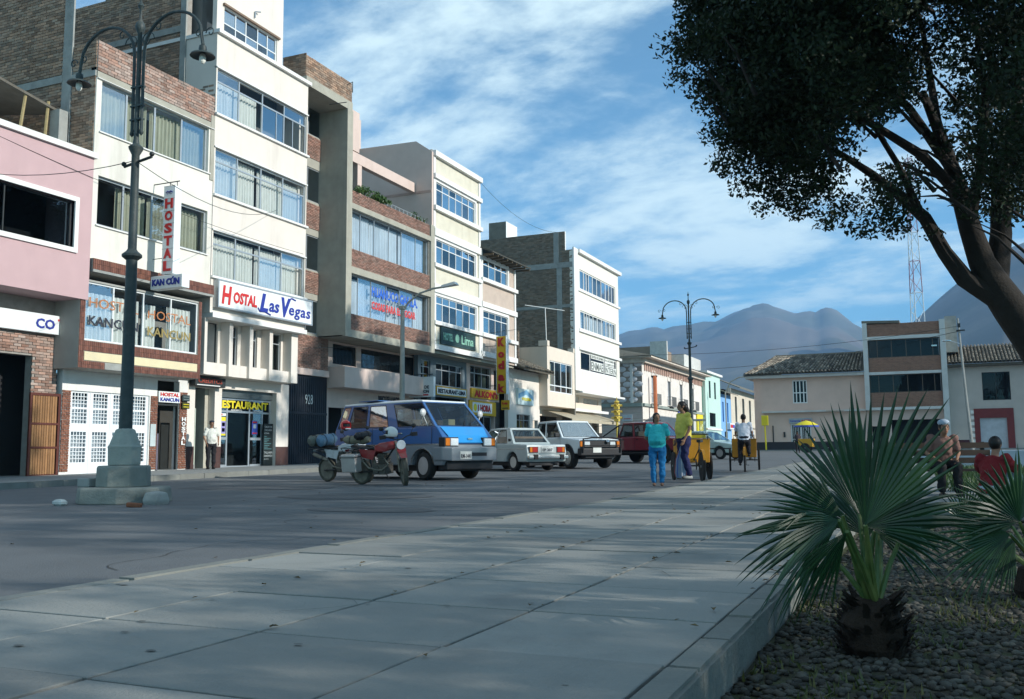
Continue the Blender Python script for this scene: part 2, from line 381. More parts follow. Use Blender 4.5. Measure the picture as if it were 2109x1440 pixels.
def bricks_single(fr, u0, u1, z0, z1, d, bl, bh, m, par, t=.05, gap=.014, keep=None, name='brick'):
    pm = MB()
    if fr == 'X': pm.box(-t, t * .0, -bl / 2 + gap / 2, bl / 2 - gap / 2, -bh / 2 + gap / 2, bh / 2 - gap / 2)
    else: pm.box(-bl / 2 + gap / 2, bl / 2 - gap / 2, 0, t, -bh / 2 + gap / 2, bh / 2 - gap / 2)
    me = pm.mesh(name, m); rows = int(round((z1 - z0) / bh)); bh2 = (z1 - z0) / rows; n = 0
    for r_ in range(rows):
        u = u0 + (0 if r_ % 2 else -bl / 2)
        while u < u1 - .02:
            a, b = max(u, u0), min(u + bl, u1)
            if b - a > .05 and (keep is None or keep((a + b) / 2, z0 + (r_ + .5) * bh2)):
                o = link(name, me, par); s = (b - a) / bl
                dd = d + random.uniform(-.006, .008)
                o.location = fp(fr, (a + b) / 2, z0 + (r_ + .5) * bh2 + random.uniform(-.003, .003), dd)
                o.scale = (1, s, 1) if fr == 'X' else (s, 1, 1); n += 1
            u += bl
    return n
def bricks_mass(fr, u0, u1, z0, z1, d, bl, bh, m, par, t=.04, gap=.014, keep=None, name='brickwork'):
    rows = max(1, int(round((z1 - z0) / bh))); bh2 = (z1 - z0) / rows; B = []
    for r_ in range(rows):
        u = u0 + (0 if r_ % 2 else -bl / 2)
        while u < u1 - .02:
            a, b = max(u, u0) + gap / 2, min(u + bl, u1) - gap / 2
            if b - a > .03 and (keep is None or keep((a + b) / 2, z0 + (r_ + .5) * bh2)):
                B.append((a, b, z0 + r_ * bh2 + gap / 2, z0 + (r_ + 1) * bh2 - gap / 2, d + random.uniform(-.007, .007)))
            u += bl
    if not B: return
    B = np.array(B); n = len(B); V = np.zeros((n, 8, 3)); a, b, c, e, dd = B.T
    for i, (uu, zz, q) in enumerate([(a, c, dd - t), (b, c, dd - t), (b, e, dd - t), (a, e, dd - t), (a, c, dd), (b, c, dd), (b, e, dd), (a, e, dd)]):
        if fr == 'X': V[:, i, 0], V[:, i, 1], V[:, i, 2] = q, uu, zz
        else: V[:, i, 0], V[:, i, 1], V[:, i, 2] = uu, -q, zz
    Fq = np.array([(4, 5, 6, 7), (0, 1, 5, 4), (1, 2, 6, 5), (2, 3, 7, 6), (3, 0, 4, 7)])
    Fa = (Fq[None] + 8 * np.arange(n)[:, None, None]).reshape(-1, 4)
    return tag(link(name, np_mesh(name, V, Fa, m), par), kind='stuff')

def gz(Y): return 0 if Y < 12 else .0105 * (min(Y, 85) - 12)
YS = [-60, -10, 0, 12, 20, 30, 40, 50, 60, 70, 85, 120, 400]

# ------------------------------------------------------------------ ground
mb = MB(); mb.box(-12000, 12000, -12000, 12000, -1.2, -.6); mb.build('terrain', mat('dry_terrain', (.16, .14, .09), .95, .3, .01), kind='structure')
mb = MB()
for a, b in zip(YS[:-1], YS[1:]):
    xr = -.75 if b <= 12 else 200
    mb.quad((-200, a, gz(a)), (xr, a, gz(a)), (xr, b, gz(b)), (-200, b, gz(b)))
mb.build('road', asphalt, kind='structure', merge=True)
# repairs in the asphalt, thin sheets on top
pm = mat('asphalt_patch', (.10, .105, .108), .85, .15, 2, .5, 60)
mb = MB(); r = random.Random(5)
for (x, y, s) in [(-9.5, 14.6, 1.0), (-13.8, 17.2, 1.3), (-8.2, 24, .8), (-15.8, 31, 1.4), (-7.3, 11.6, .7)]:
    n = 14; k = [s * (1 + .25 * r.random()) for _ in range(n)]
    mb.add([(x + k[i] * 1.3 * math.cos(6.283 * i / n), y + k[i] * .8 * math.sin(6.283 * i / n), gz(y) + .006 + .0105 * k[i] * .8 * math.sin(6.283 * i / n) * (y > 13)) for i in range(n)], [tuple(range(n))])
mb.build('asphalt_patches', pm, kind='structure')

PX0, PX1 = -4.18, -.67
mb = MB()
for a, b in zip([-8, 2.2, 12, 20, 30, 40, 46], [2.2, 12, 20, 30, 40, 46, 47]):
    mb.quad((PX0 + .12, a, gz(a) + .095), (PX1 - .1, a, gz(a) + .095), (PX1 - .1, b, gz(b) + .095), (PX0 + .12, b, gz(b) + .095))
pav = mb.build('pavement', mat('joint_filler', (.045, .045, .03), .95, .3, 8, .4, 50), kind='structure', merge=True)
xs = [PX0 + .14, -3.2, -2.4, -1.6, -.79]; yj = [-1.9 + .82 * i for i in range(58)]
def slab_mesh(wd, ln):
    b = MB(); b.box(-wd / 2, wd / 2, -ln / 2, ln / 2, -.1, 0); me = b.mesh('slab', slabm)
    bm = bmesh.new(); bm.from_mesh(me); bmesh.ops.bevel(bm, geom=[e for e in bm.edges if all(v.co.z > -.01 for v in e.verts)], offset=.003, segments=1, affect='EDGES'); bm.to_mesh(me); bm.free(); return me
cols = [(xs[i] + .008, xs[i + 1] - .008) for i in range(4)]
cm = [slab_mesh(b - a,   .804) for a, b in cols]
for i in range(4):
    for j in range(len(yj)):
        o = link('slab', cm[i], pav); y = yj[j] + .41 + 2.995 - 2.995
        o.location = ((cols[i][0] + cols[i][1]) / 2, y, gz(y) + .12 + random.uniform(-.0035, .0035))
        o.rotation_euler = (R(random.uniform(-.16, .16)) + (math.atan(.0105) if 12 < y < 85 else 0), R(random.uniform(-.16, .16)), 0)
def kerb_run(x0, x1, y0, y1, zt, ln, name='kerbstone', par=None, h=.26, m=kerbm):
    b = MB(); b.box((x0 - x1) / 2, (x1 - x0) / 2, -ln / 2 + .005, ln / 2 - .005, -h, 0); me = b.mesh(name, m)
    bm = bmesh.new(); bm.from_mesh(me); bmesh.ops.bevel(bm, geom=[e for e in bm.edges if all(v.co.z > -.01 for v in e.verts)], offset=.014, segments=2, affect='EDGES'); bm.to_mesh(me); bm.free()
    n = int(round((y1 - y0) / ln))
    for i in range(n):
        o = link(name, me, par); y = y0 + (i + .5) * ln; o.location = ((x0 + x1) / 2 + random.uniform(-.004, .004), y, gz(y) + zt + random.uniform(-.003, .003))
        o.rotation_euler = (math.atan(.0105) if 12 < y < 85 else 0, R(random.uniform(-.4, .4)), 0)
kerb_run(PX0, PX0 + .14, -2, 46, .121, 1.0, par=pav)
kerb_run(-.795, PX1, -2.0, 46.5, .122, .5, par=pav, h=.32)

# far side sidewalk in front of the shops
mb = MB()
for a, b in zip([-30, 12, 20, 30, 40, 60, 75.5], [12, 20, 30, 40, 60, 75.5, 76]):
    mb.quad((-26, a, gz(a) + .15), (-19.75, a, gz(a) + .15), (-19.75, b, gz(b) + .15), (-26, b, gz(b) + .15))
mb.quad((-26, 76, gz(76) + .15), (-19.75, 76, gz(76) + .15), (-19.75, 76, gz(76) - .2), (-26, 76, gz(76) - .2))
side = mb.build('sidewalk', sidew, kind='structure')
kerb_run(-19.75, -19.6, 6, 76, .155, 1.0, par=side)
mb = MB(); mb.box(-60, -21.5, 81, 300, -.2, .93); mb.box(-13.9, 60, 80.6, 83.2, -.2, .83)
mb.build('sidewalk', sidew, kind='structure')
# plaza interior beyond the planting bed
mb = MB(); mb.quad((PX1, 12.3, .03), (80, 12.3, .03), (80, 46, .36), (PX1, 46, .36)); mb.build('plaza_paving', sidew, kind='structure')
mb = MB(); mb.quad((PX1, -4, -.045), (30, -4, -.045), (30, 12.3, -.03), (PX1, 12.3, -.03)); mb.build('planting_bed_soil', soil, kind='structure')
mb = MB(); mb.box(PX1, 30, 12.2, 12.36, -.1, .12); mb.build('bed_kerb', kerbm, kind='structure')

# pebbles of the bed
def ico():
    bm = bmesh.new(); bmesh.ops.create_icosphere(bm, subdivisions=1, radius=1); v = np.array([x.co[:] for x in bm.verts]); f = np.array([[a.index for a in x.verts] for x in bm.faces]); bm.free(); return v, f
IV, IF = ico()
def pebbles(n, x0, x1, y0, y1, smin, smax, z=-.03, rows=False):
    P = np.stack([rng.uniform(x0, x1, n), y0 + (y1 - y0) * rng.random(n) ** 1.25, np.full(n, z)], 1)
    if rows: P[:, 1] = np.round(P[:, 1] / .07) * .07 + rng.normal(0, .008, n); P[:, 0] = np.round(P[:, 0] / .075) * .075 + rng.normal(0, .012, n)
    S = rng.uniform(smin, smax, n)[:, None] * np.stack([rng.uniform(.8, 1.3, n), rng.uniform(.8, 1.3, n), rng.uniform(.4, .8, n)], 1)
    A = rng.uniform(0, 6.28, n); ca, sa = np.cos(A), np.sin(A)
    V = IV[None] * S[:, None, :] * (1 + .15 * rng.standard_normal((n, len(IV), 1)))
    X = V[:, :, 0] * ca[:, None] - V[:, :, 1] * sa[:, None]; Y = V[:, :, 0] * sa[:, None] + V[:, :, 1] * ca[:, None]
    V = np.stack([X, Y, V[:, :, 2]], 2) + P[:, None]
    Fa = (IF[None] + len(IV) * np.arange(n)[:, None, None]).reshape(-1, 3); return V.reshape(-1, 3), Fa
V1, F1 = pebbles(9500, PX1 + .01, 2.4, 2.3, 5.6, .007, .022); V2, F2 = pebbles(15000, PX1 + .01, 4.2, 5.4, 11.8, .014, .025, rows=True)
tag(link('pebbles', np_mesh('pebbles', np.vstack([V1, V2]), np.vstack([F1, F2 + len(V1)]), pebm, True)), 'grey river pebbles covering the planting bed around the palms', 'pebbles', kind='stuff')
# weeds among the pebbles
n = 2600; bx = np.stack([rng.uniform(PX1 + .02, .9, n), rng.uniform(2.6, 6.2, n), np.full(n, -.03)], 1)
msk = np.array([mnoise.noise(Vector((a * 2.3, b * 2.3, 0))) > .02 for a, b, c in bx]); bx = bx[msk]; n = len(bx)
an = rng.uniform(0, 6.28, n); hh = rng.uniform(.015, .05, n); dx = np.stack([np.cos(an), np.sin(an), np.zeros(n)], 1) * .006
tp = bx + np.stack([rng.normal(0, .015, n), rng.normal(0, .015, n), hh], 1)
V = np.stack([bx - dx, bx + dx, tp], 1).reshape(-1, 3)
tag(link('weeds', np_mesh('weeds', V, np.arange(3 * n).reshape(-1, 3), leafmat('weed_leaf', (.06, .09, .025), (.14, .13, .04)))), 'low weeds sprouting between the pebbles of the bed', 'weeds', kind='stuff')

# dark stains, gum spots and dry leaves on the paving, grit along the kerb
st_m = mat('oil_stain', (.13, .13, .12), .8, .3, 8)
mb = MB(); r = random.Random(12)
for _ in range(38):
    x = r.uniform(PX0 + .2, PX1 - .2); y = 2.4 + 11 * r.random() ** 1.4; q = r.uniform(.004, .012); n = 9; z = gz(y) + .1245
    mb.add([(x + q * (1 + .5 * r.random()) * math.cos(6.283 * i / n) * 1.6, y + q * (1 + .5 * r.random()) * math.sin(6.283 * i / n), z) for i in range(n)], [tuple(range(n))])
tag(mb.build('paving_spots', st_m), 'small dark stains and gum spots scattered over the pavement slabs', 'stains', kind='stuff')
lm_ = leafmat('dry_leaf', (.09, .06, .03), (.16, .12, .06), .8, .1, .05); mb = MB()
for _ in range(420):
    if r.random() < .4: x = PX0 - r.random() ** 2 * .5; y = r.uniform(2.5, 30); z = gz(y) + .01
    elif r.random() < .5: x = r.choice([-3.2, -2.4, -1.6, -.79, PX1 + .1]) + r.gauss(0, .03); y = r.uniform(2.4, 12); z = gz(y) + .128 if x < PX1 else -.01
    else: x = r.uniform(-18, PX1); y = r.uniform(3, 28); z = gz(y) + (.13 if x > PX0 else .008)
    a = r.uniform(0, 6.28); q = r.uniform(.012, .03); ca, sa = math.cos(a) * q, math.sin(a) * q
    mb.add([(x - ca, y - sa, z), (x + sa * .4, y - ca * .4, z + q * .4), (x + ca, y + sa, z + .003), (x - sa * .4, y + ca * .4, z + q * .3)], [(0, 1, 2, 3)])
tag(mb.build('fallen_leaves', lm_), 'dry fallen leaves and bits of litter on the road and pavement', 'leaves', kind='stuff')

mb = MB(); r = random.Random(21); ckm = mat('crack_dirt', (.05, .05, .045), .95)
def crack(x, y, a, L, on_slab, wd):
    pts = [(x, y)]
    for k in range(int(L / .12)):
        a += r.gauss(0, .35); x += .12 * math.cos(a); y += .12 * math.sin(a); pts.append((x, y))
    for (p, q) in zip(pts[:-1], pts[1:]):
        if on_slab and not (PX0 + .2 < q[0] < PX1 - .2): break
        n_ = Vector((-(q[1] - p[1]), q[0] - p[0])).normalized() * wd * r.uniform(.4, 1); z = lambda yy: gz(yy) + (.1246 if on_slab else .005)
        mb.add([(p[0] - n_.x, p[1] - n_.y, z(p[1])), (q[0] - n_.x, q[1] - n_.y, z(q[1])), (q[0] + n_.x, q[1] + n_.y, z(q[1])), (p[0] + n_.x, p[1] + n_.y, z(p[1]))], [(0, 1, 2, 3)])
for (x, y, a, L) in ((-3.9, 4.6, .4, .9), (-2.6, 3.4, 1.2, .7), (-1.3, 5.1, 2.2, .8), (-3.5, 7.3, .2, 1.1), (-2.1, 8.8, 1.4, .8)): crack(x, y, a, L, True, .0022)
for (x, y, a, L) in ((-5.2, 5.0, 2.6, 3), (-8.5, 8.6, 1.9, 4), (-6.4, 12.2, 2.9, 3.5), (-11.5, 11.0, 1.2, 4), (-9.5, 17.5, 2.4, 4), (-14.5, 14.5, 2.9, 3.5), (-7.3, 20.0, 1.7, 5)): crack(x, y, a, L, False, .006)
tag(mb.build('cracks', ckm), 'fine dark cracks running through the asphalt and a few slabs', 'cracks', kind='stuff')

# ------------------------------------------------------------------ mountains
def mountain(name, sky_pts, D, Dn, Db, seed, base=0, amp=1, mt=None):
    pts = []
    for px, py in sky_pts:
        p = at(px, py, D); pts.append((math.atan2(p.x, p.y), p.z, math.hypot(p.x, p.y)))
    A = [p[0] for p in pts]; H = [p[1] for p in pts]; na, nr = 190, 60; V = []; Fc = []
    for i in range(na):
        a = A[0] + (A[-1] - A[0]) * i / (na - 1); h = float(np.interp(a, A, H))
        for j in range(nr):
            t = j / (nr - 1) * 2
            rr = Dn + (D - Dn) * t if t < 1 else D + (Db - D) * (t - 1)
            k = t if t < 1 else 2 - t
            prof = k ** .9
            x, y = rr * math.sin(a), rr * math.cos(a)
            nz = mnoise.ridged_multi_fractal(Vector((x, y, seed * 50)) * .0011, 1.0, 2.1, 6, 1.0, 2.0) - 1.1
            nz2 = mnoise.fractal(Vector((x, y, seed)) * .004, 1, 2, 5)
            z = base + (h - base) * prof + (nz * 70 + nz2 * 30) * amp * k * (1 - .82 * max(0, 1 - abs(t - 1) * 6)) * (h / 500)
            V.append((x, y, z - 3 * (k < .02)))
    for i in range(na - 1):
        for j in range(nr - 1):
            q = i * nr + j; Fc.append((q, q + nr, q + nr + 1, q + 1))
    tag(link(name, np_mesh(name, V, Fc, mt, True)), kind='structure')
mtn = mat('mountain_scrub', (.13, .11, .09), .95, .35, .003, 0, col2=(.08, .085, .06), dirt=.4, dcol=(.34, .28, .21), ds=.004)
mountain('mountain', [(300, 760), (700, 700), (1000, 742), (1180, 730), (1268, 700), (1300, 690), (1342, 681), (1375, 685), (1420, 680), (1452, 676), (1482, 664), (1512, 652), (1545, 642), (1584, 638), (1612, 645), (1640, 657), (1665, 658), (1680, 664), (1700, 655), (1722, 656), (1752, 672), (1780, 688), (1840, 720), (1900, 760), (2000, 800), (2400, 850)], 4300, 1500, 7000, 1, mt=mtn)
mountain('mountain', [(1560, 900), (1700, 830), (1800, 748), (1905, 668), (1960, 625), (2000, 597), (2060, 560), (2130, 545), (2400, 540), (2700, 600)], 2500, 900, 3800, 4, mt=mtn)
hz = MB(); hz.box(-5200, 5200, -300, 7400, -3.2, 740)
hm = bpy.data.materials.new('haze_air'); hm.use_nodes = True; t = hm.node_tree; t.nodes.clear(); o_ = N(t, 'ShaderNodeOutputMaterial'); pv = N(t, 'ShaderNodeVolumePrincipled')
pv.inputs['Color'].default_value = (.32, .60, 1.0, 1); pv.inputs['Density'].default_value = .00019; pv.inputs['Anisotropy'].default_value = .0
t.links.new(pv.outputs[0], o_.inputs['Volume'])
hz.build('haze', hm, kind='stuff')

# ------------------------------------------------------------------ row of buildings along the street (outer faces look towards +X)
def B(name, label, u0, u1, d=-23.0, cat='building', fr='X'):
    um = (u0 + u1) / 2; p = fp(fr, um, gz(um if fr == 'X' else -d), d); return thing(name, label, cat, p)
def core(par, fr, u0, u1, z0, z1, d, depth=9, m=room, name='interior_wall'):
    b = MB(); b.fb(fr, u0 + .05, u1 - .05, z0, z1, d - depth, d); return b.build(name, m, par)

# ---- pink building at the left edge
b1 = B('pink_house', 'pink rendered house with white cornice and one white framed window, left end of the row', 14, 20.5, -22.9, 'house')
mb = MB(); wall(mb, 'X', 12, 20.48, 5.47, 9.86, -22.9, .25, [(15.2, 19.83, 6.95, 8.36)]); mb.fb('X', 12, 20.48, 5.47, 5.6, -26, -23.15); mb.fb('X', 20.3, 20.48, 5.6, 9.86, -31, -23.15)
mb.fb('X', 12, 20.3, 9.6, 9.86, -31, -23.15); mb.build('wall', pink, b1)
mb = MB(); mb.fb('X', 12, 20.56, 9.862, 10.03, -31, -22.8); mb.build('cornice', trim, b1)
mb = MB()
for (a, b, c, e) in ((15.06, 15.2, 6.81, 8.5), (19.83, 19.97, 6.81, 8.5), (15.2, 19.83, 8.36, 8.5), (15.2, 19.83, 6.81, 6.95)): mb.fb('X', a, b, c, e, -23.0, -22.84)
mb.build('window_surround', trim, b1)
window(b1, 'X', 15.2, 19.83, 6.95, 8.36, -22.9, us=(17.6,), fw=.04, m=darkmetal, g=g_dark, inset=.12)
core(b1, 'X', 12, 20.3, 5.62, 9.58, -24.6, 5, dark)
# ground floor of the pink house
mb = MB(); wall(mb, 'X', 12, 20.4, .1, 5.46, -24.0, .3, [(16.5, 19.55, .15, 3.75)]); mb.build('ground_floor_wall', mortar, b1)
bricks_single('X', 18.0, 20.4, .25, 4.4, -23.97, .25, .085, brick_o, b1, keep=lambda u, z: not (u < 19.6 and z < 3.78))
core(b1, 'X', 12, 20.4, .1, 5.4, -25.2, 4, dark, 'shop_interior')
g = MB(); us_ = [18.4 + .085 * i for i in range(25)]
gate = MB(); gate.fb('X', 19.38, 19.45, .18, 2.66, -23.86, -23.8); gate.fb('X', 20.36, 20.44, .18, 2.66, -23.86, -23.8); gate.fb('X', 19.45, 20.36, 2.58, 2.66, -23.86, -23.8); gate.fb('X', 19.45, 20.36, .18, .26, -23.86, -23.8); gate.fb('X', 19.45, 20.36, 1.02, 1.08, -23.855, -23.8); gate.fb('X', 19.45, 20.36, 1.72, 1.78, -23.855, -23.8)
gt = gate.build('gate', mat('rust_brown_steel', (.10, .03, .02), .5, .2, 6), b1)
slm = mat('gate_wood', (.27, .14, .06), .7, .2, 4, .2, 40, rnd='object', rv=.2); s_ = MB(); s_.box(-.02, .02, -.035, .035, -1.15, 1.15); sme = s_.mesh('slat', slm)
for i in range(10): o = link('slat', sme, gt); o.location = (-23.84, 19.52 + i * .085, 1.42)
# rooftop shed on the pink house
sh = B('rooftop_shed', 'dark timber lean-to with sloping poles on the roof of the pink house', 18, 20.3, -24.5, 'shed'); sh.location.z = 10.03; OFF[sh.name] = Matrix.Translation(-sh.location)
mb = MB(); mb.fb('X', 17.2, 20.42, 10.03, 11.9, -27.4, -27.2); mb.build('back_wall', mat('recess_shade_brick', (.05, .05, .05), .95, .3, 3, .4, 30), sh)  # near-black colour carries the shade of the recess
mb = MB(); mb.add([(-24.3, 16.5, 12.15), (-24.3, 20.45, 11.55), (-27.4, 20.45, 12.0), (-27.4, 16.5, 12.6), (-24.3, 16.5, 12.07), (-24.3, 20.45, 11.47), (-27.4, 20.45, 11.92), (-27.4, 16.5, 12.52)], [(0, 1, 2, 3), (4, 7, 6, 5), (0, 4, 5, 1), (1, 5, 6, 2), (2, 6, 7, 3), (3, 7, 4, 0)]); mb.build('roof', mat('old_sheet_roof', (.12, .11, .09), .8, .3, 3), sh)
for (y0, y1) in ((18.95, 19.2), (19.85, 20.0)):
    mb = MB(); mb.tube([(-24.35, y0, 10.0), (-24.4, y1, 11.75)], .05, 6); mb.build('pole', mat('pole_wood', (.30, .24, .12), .8, .2, 6), sh)
mb = MB(); mb.box(-24.42, -24.02, 20.1, 20.42, 10.03, 11.5); mb.build('concrete_post', dconc, sh)

# sign of the ground floor shop
def sign_box(name, label, fr, u0, u1, z0, z1, d0, d1, m, frame=None, group=None, cat='sign'):
    s = B(name, label, u0, u1, d0, cat, fr); s.location.z = z0; OFF[s.name] = Matrix.Translation(-s.location)
    if group: s['group'] = group
    mb = MB(); mb.fb(fr, u0, u1, z0, z1, d0, d1); mb.build('sign_panel', m, s, bevel=.012)
    if frame:
        e = .05; mb = MB(); mb.fb(fr, u0 - e, u0, z0 - e, z1 + e, d0, d1 + .02); mb.fb(fr, u1, u1 + e, z0 - e, z1 + e, d0, d1 + .02); mb.fb(fr, u0, u1, z0 - e, z0, d0, d1 + .02); mb.fb(fr, u0, u1, z1, z1 + e, d0, d1 + .02); mb.build('sign_frame', frame, s)
    return s
s = sign_box('shop_sign', 'white lightbox lettered CO in blue, under the overhang of the pink house', 'X', 16.6, 20.62, 4.43, 5.0, -23.95, -23.78, signw)
text('CO', 'X', 19.42, 4.56, -23.775, .66, .3, bluel, s, bold=.03); text('"', 'X', 20.18, 4.84, -23.775, .14, .06, redl, s); text('SRL', 'X', 20.3, 4.53, -23.775, .22, .11, bluel, s)

# ---- Hostal Kan Cun
b2 = B('kancun_hostel', 'white four storey hostel with bare brick parapet and curtained windows, beside the pink house', 20.55, 25.85)
W1 = (20.76, 25.56, 10.83, 12.48); W2 = (20.76, 25.6, 7.87, 9.43)
mb = MB(); wall(mb, 'X', 20.55, 25.83, 6.78, 12.5, -23.0, .28, [W1, W2]); mb.build('wall', white, b2)
mb = MB(); mb.fb('X', 25.64, 25.82, 10.6, 13.0, -23.0, -22.97); mb.fb('X', 20.56, 25.82, 12.502, 12.72, -23.3, -22.985); mb.build('concrete_beam', concrete, b2)
mb = MB(); mb.fb('X', 20.56, 25.82, 12.72, 13.7, -23.26, -23.02); mb.build('parapet', mortar, b2)
bricks_single('X', 20.56, 25.83, 12.74, 13.72, -22.99, .262, .098, brick_o, b2)
for W, cg in ((W1, ((23.0, 23.1),)), (W2, ((21.05, 21.8), (23.0, 23.15), (24.15, 24.3)))):
    window(b2, 'X', *W, -23.0, us=(21.86, 23.08, 24.32), fw=.07, m=alum, g=g_win, cur=curtain_g, cgap=cg, inset=.1, seed=3)
mb = MB(); mb.fb('X', 20.56, 25.8, 12.482, 12.5, -23.1, -22.93); mb.fb('X', 20.7, 25.64, 10.79, 10.83, -23.1, -22.94); mb.fb('X', 20.7, 25.64, 7.83, 7.87, -23.1, -22.94); mb.each('window_sill', trim, b2)
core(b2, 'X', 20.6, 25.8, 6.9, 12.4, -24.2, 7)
# side wall over the pink house: bare brick between raw concrete posts, stepping up behind
mb = MB(); mb.box(-33, -23.05, 20.56, 20.8, 9.5, 13.70); mb.box(-33, -24.42, 20.56, 20.8, 13.70, 18.2); mb.build('side_wall', mortar, b2)
bricks_mass('Y', -33, -23.04, 10.0, 13.70, -20.535, .26, .095, brick_i, b2, keep=lambda u, z: not (-24.45 < u < -24.06) and not (12.55 < z < 12.8), name='side_brickwork')
bricks_mass('Y', -33, -24.45, 13.72, 18.2, -20.535, .26, .095, brick_i, b2, name='side_brickwork')
mb = MB(); mb.box(-24.45, -24.06, 20.5, 20.56, 9.9, 18.2); mb.box(-33, -24.45, 20.49, 20.56, 12.56, 12.80); mb.box(-24.06, -23.03, 20.505, 20.56, 12.56, 12.74); mb.build('side_frame', dconc, b2)
# brown tiled overhang and the lettered bay window
mb = MB(); mb.fb('X', 20.56, 25.86, 6.44, 6.778, -23.95, -22.86); mb.build('tiled_band', mortar, b2)
def tiles(fr, u0, u1, z0, z1, d, tw, th, par, m=tile_br, gap=.008, name='tiling'):
    B_ = MB(); nu = max(1, round((u1 - u0) / tw)); nz_ = max(1, round((z1 - z0) / th))
    for i in range(nu):
        for j in range(nz_):
            a = u0 + (u1 - u0) * i / nu; b = u0 + (u1 - u0) * (i + 1) / nu; c = z0 + (z1 - z0) * j / nz_; e = z0 + (z1 - z0) * (j + 1) / nz_
            B_.fb(fr, a + gap / 2, b - gap / 2, c + gap / 2, e - gap / 2, d - .02, d + random.uniform(0, .004))
    return B_.build(name, m, par, kind='stuff')
tiles('X', 20.56, 25.86, 6.44, 6.778, -22.835, .075, .17, b2)
mb = MB(); mb.fb('X', 20.56, 25.86, 6.36, 6.438, -23.95, -22.83); mb.build('overhang_slab', dconc, b2)
mb = MB(); wall(mb, 'X', 20.25, 25.4, 3.42, 6.12, -22.97, .2, [(20.45, 25.25, 4.27, 6.06)]); mb.fb('X', 20.25, 25.4, 3.42, 3.6, -24.2, -23.17); mb.fb('X', 20.25, 20.4, 3.6, 6.12, -24.2, -23.17); mb.fb('X', 25.25, 25.4, 3.6, 6.12, -24.2, -23.17); mb.fb('X', 20.4, 25.25, 5.98, 6.12, -24.2, -23.17)
mb.build('bay', mat('bay_render', (.34, .34, .31), .9, .1, 3), b2)
for (a, b, c, e) in ((20.25, 20.44, 3.42, 6.12), (25.26, 25.4, 3.42, 6.12), (20.44, 25.26, 3.94, 4.25), (20.44, 21.24, 3.42, 3.64), (22.0, 25.26, 3.42, 3.64)): tiles('X', a, b, c, e, -22.945, .075, .17 if e - c > .3 else .11, b2)
mb = MB(); mb.fb('X', 20.46, 25.24, 3.66, 3.92, -22.97, -22.94); mb.build('cream_panel', mat('cream_panel', (.68, .60, .38), .6, .06, 3, dirt=.3, dcol=(.5, .45, .36), ds=2), b2)
mb = MB(); mb.fb('X', 21.25, 21.99, 3.43, 3.63, -22.97, -22.945); mb.build('bare_patch', dconc, b2)
bw = window(b2, 'X', 20.45, 25.25, 4.27, 6.06, -22.97, us=(21.55, 22.79, 24.0), fw=.05, m=whitemetal, g=g_win, inset=.04)
curtain('X', 20.5, 22.7, 4.25, 5.75, -23.13, curtain_w, bw, seed=5); curtain('X', 22.85, 23.4, 4.3, 5.7, -23.13, curtain_w, bw, seed=6); curtain('X', 23.9, 25.0, 4.3, 5.75, -23.15, curtain_w, bw, seed=7)
core(b2, 'X', 20.45, 25.2, 3.62, 5.95, -24.3, .6, mat('bay_room', (.22, .22, .2), .9))
for (u, dz) in ((20.62, 0), (22.98, -.06)):
    text('HOSTAL', 'X', u, 5.30 + dz, -23.005, 1.95, .30, orangel, bw, bold=.0, depth=.006); text('KANCUN', 'X', u, 4.74 + dz, -23.005, 1.95, .30, darkl if u < 22 else mat('olive_letter', (.28, .22, .08), .6), bw, bold=.02, depth=.006)
# ground floor
GD = -23.9
mb = MB(); wall(mb, 'X', 20.55, 25.85, .1, 3.42, GD, .25, [(20.87, 24.08, .1, 2.8), (24.42, 25.45, .1, 3.36)]); mb.build('ground_floor_wall', trim, b2)
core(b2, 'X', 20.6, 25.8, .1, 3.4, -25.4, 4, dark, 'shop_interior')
for (a, b) in ((20.55, 20.86), (24.12, 24.42), (25.45, 25.83)): bricks_single('X', a, b, .32, 2.8 if b < 25 else 3.0, GD + .03, .16, .075, mat('brown_brick_tile', (.20, .08, .045), .5, .15, 6, rnd='object', rv=.25, spec=.5), b2, t=.025, gap=.012, name='brick_tile')
gm_ = mat('garage_white', (.74, .77, .78), .5, .05, 3, dirt=.15, dcol=(.5, .5, .5), ds=2)
gar = MB(); cw = (24.08 - 20.87) / 4; holes = []
rows_z = [(2.30, 2.74), (1.80, 2.24), (1.08, 1.54), (.60, 1.04)]
for i in range(4):
    for (c, e) in rows_z: holes.append((20.87 + cw * i + .12, 20.87 + cw * (i + 1) - .12, c, e))
wall(gar, 'X', 20.87, 24.08, .22, 2.8, GD - .06, .05, holes); gdo = gar.build('garage_door', gm_, b2)
for i in range(4):
    lf = MB(); lf.fb('X', 20.87 + cw * (i + 1) - .014, 20.87 + cw * (i + 1) + .014, .24, 2.78, GD - .06, GD - .045); lf.build('door_stile', gm_, gdo)
for h in holes:
    b = MB()
    for k in range(1, 5): u = h[0] + (h[1] - h[0]) * k / 5; b.fb('X', u - .012, u + .012, h[2], h[3], GD - .1, GD - .075)
    for k in range(1, 4): z = h[2] + (h[3] - h[2]) * k / 4; b.fb('X', h[0], h[1], z - .01, z + .01, GD - .072, GD - .055)
    b.build('window_grille', gm_, gdo); p = MB(); p.fb('X', h[0], h[1], h[2], h[3], GD - .18, GD - .17); p.build('pane', g_win, gdo)
curtain('X', 20.9, 24.0, .6, 2.55, GD - .35, mat('garage_cloth', (.6, .63, .66), .9), gdo, seed=11)
mb = MB(); mb.fb('X', 24.42, 25.45, .1, .3, GD - .9, GD + .1); mb.build('doorstep', sidew, b2)
mb = MB(); mb.fb('X', 24.5, 25.1, .3, 1.55, GD - .6, GD - .55); mb.build('counter', mat('purple_grey', (.14, .13, .17), .7), b2)
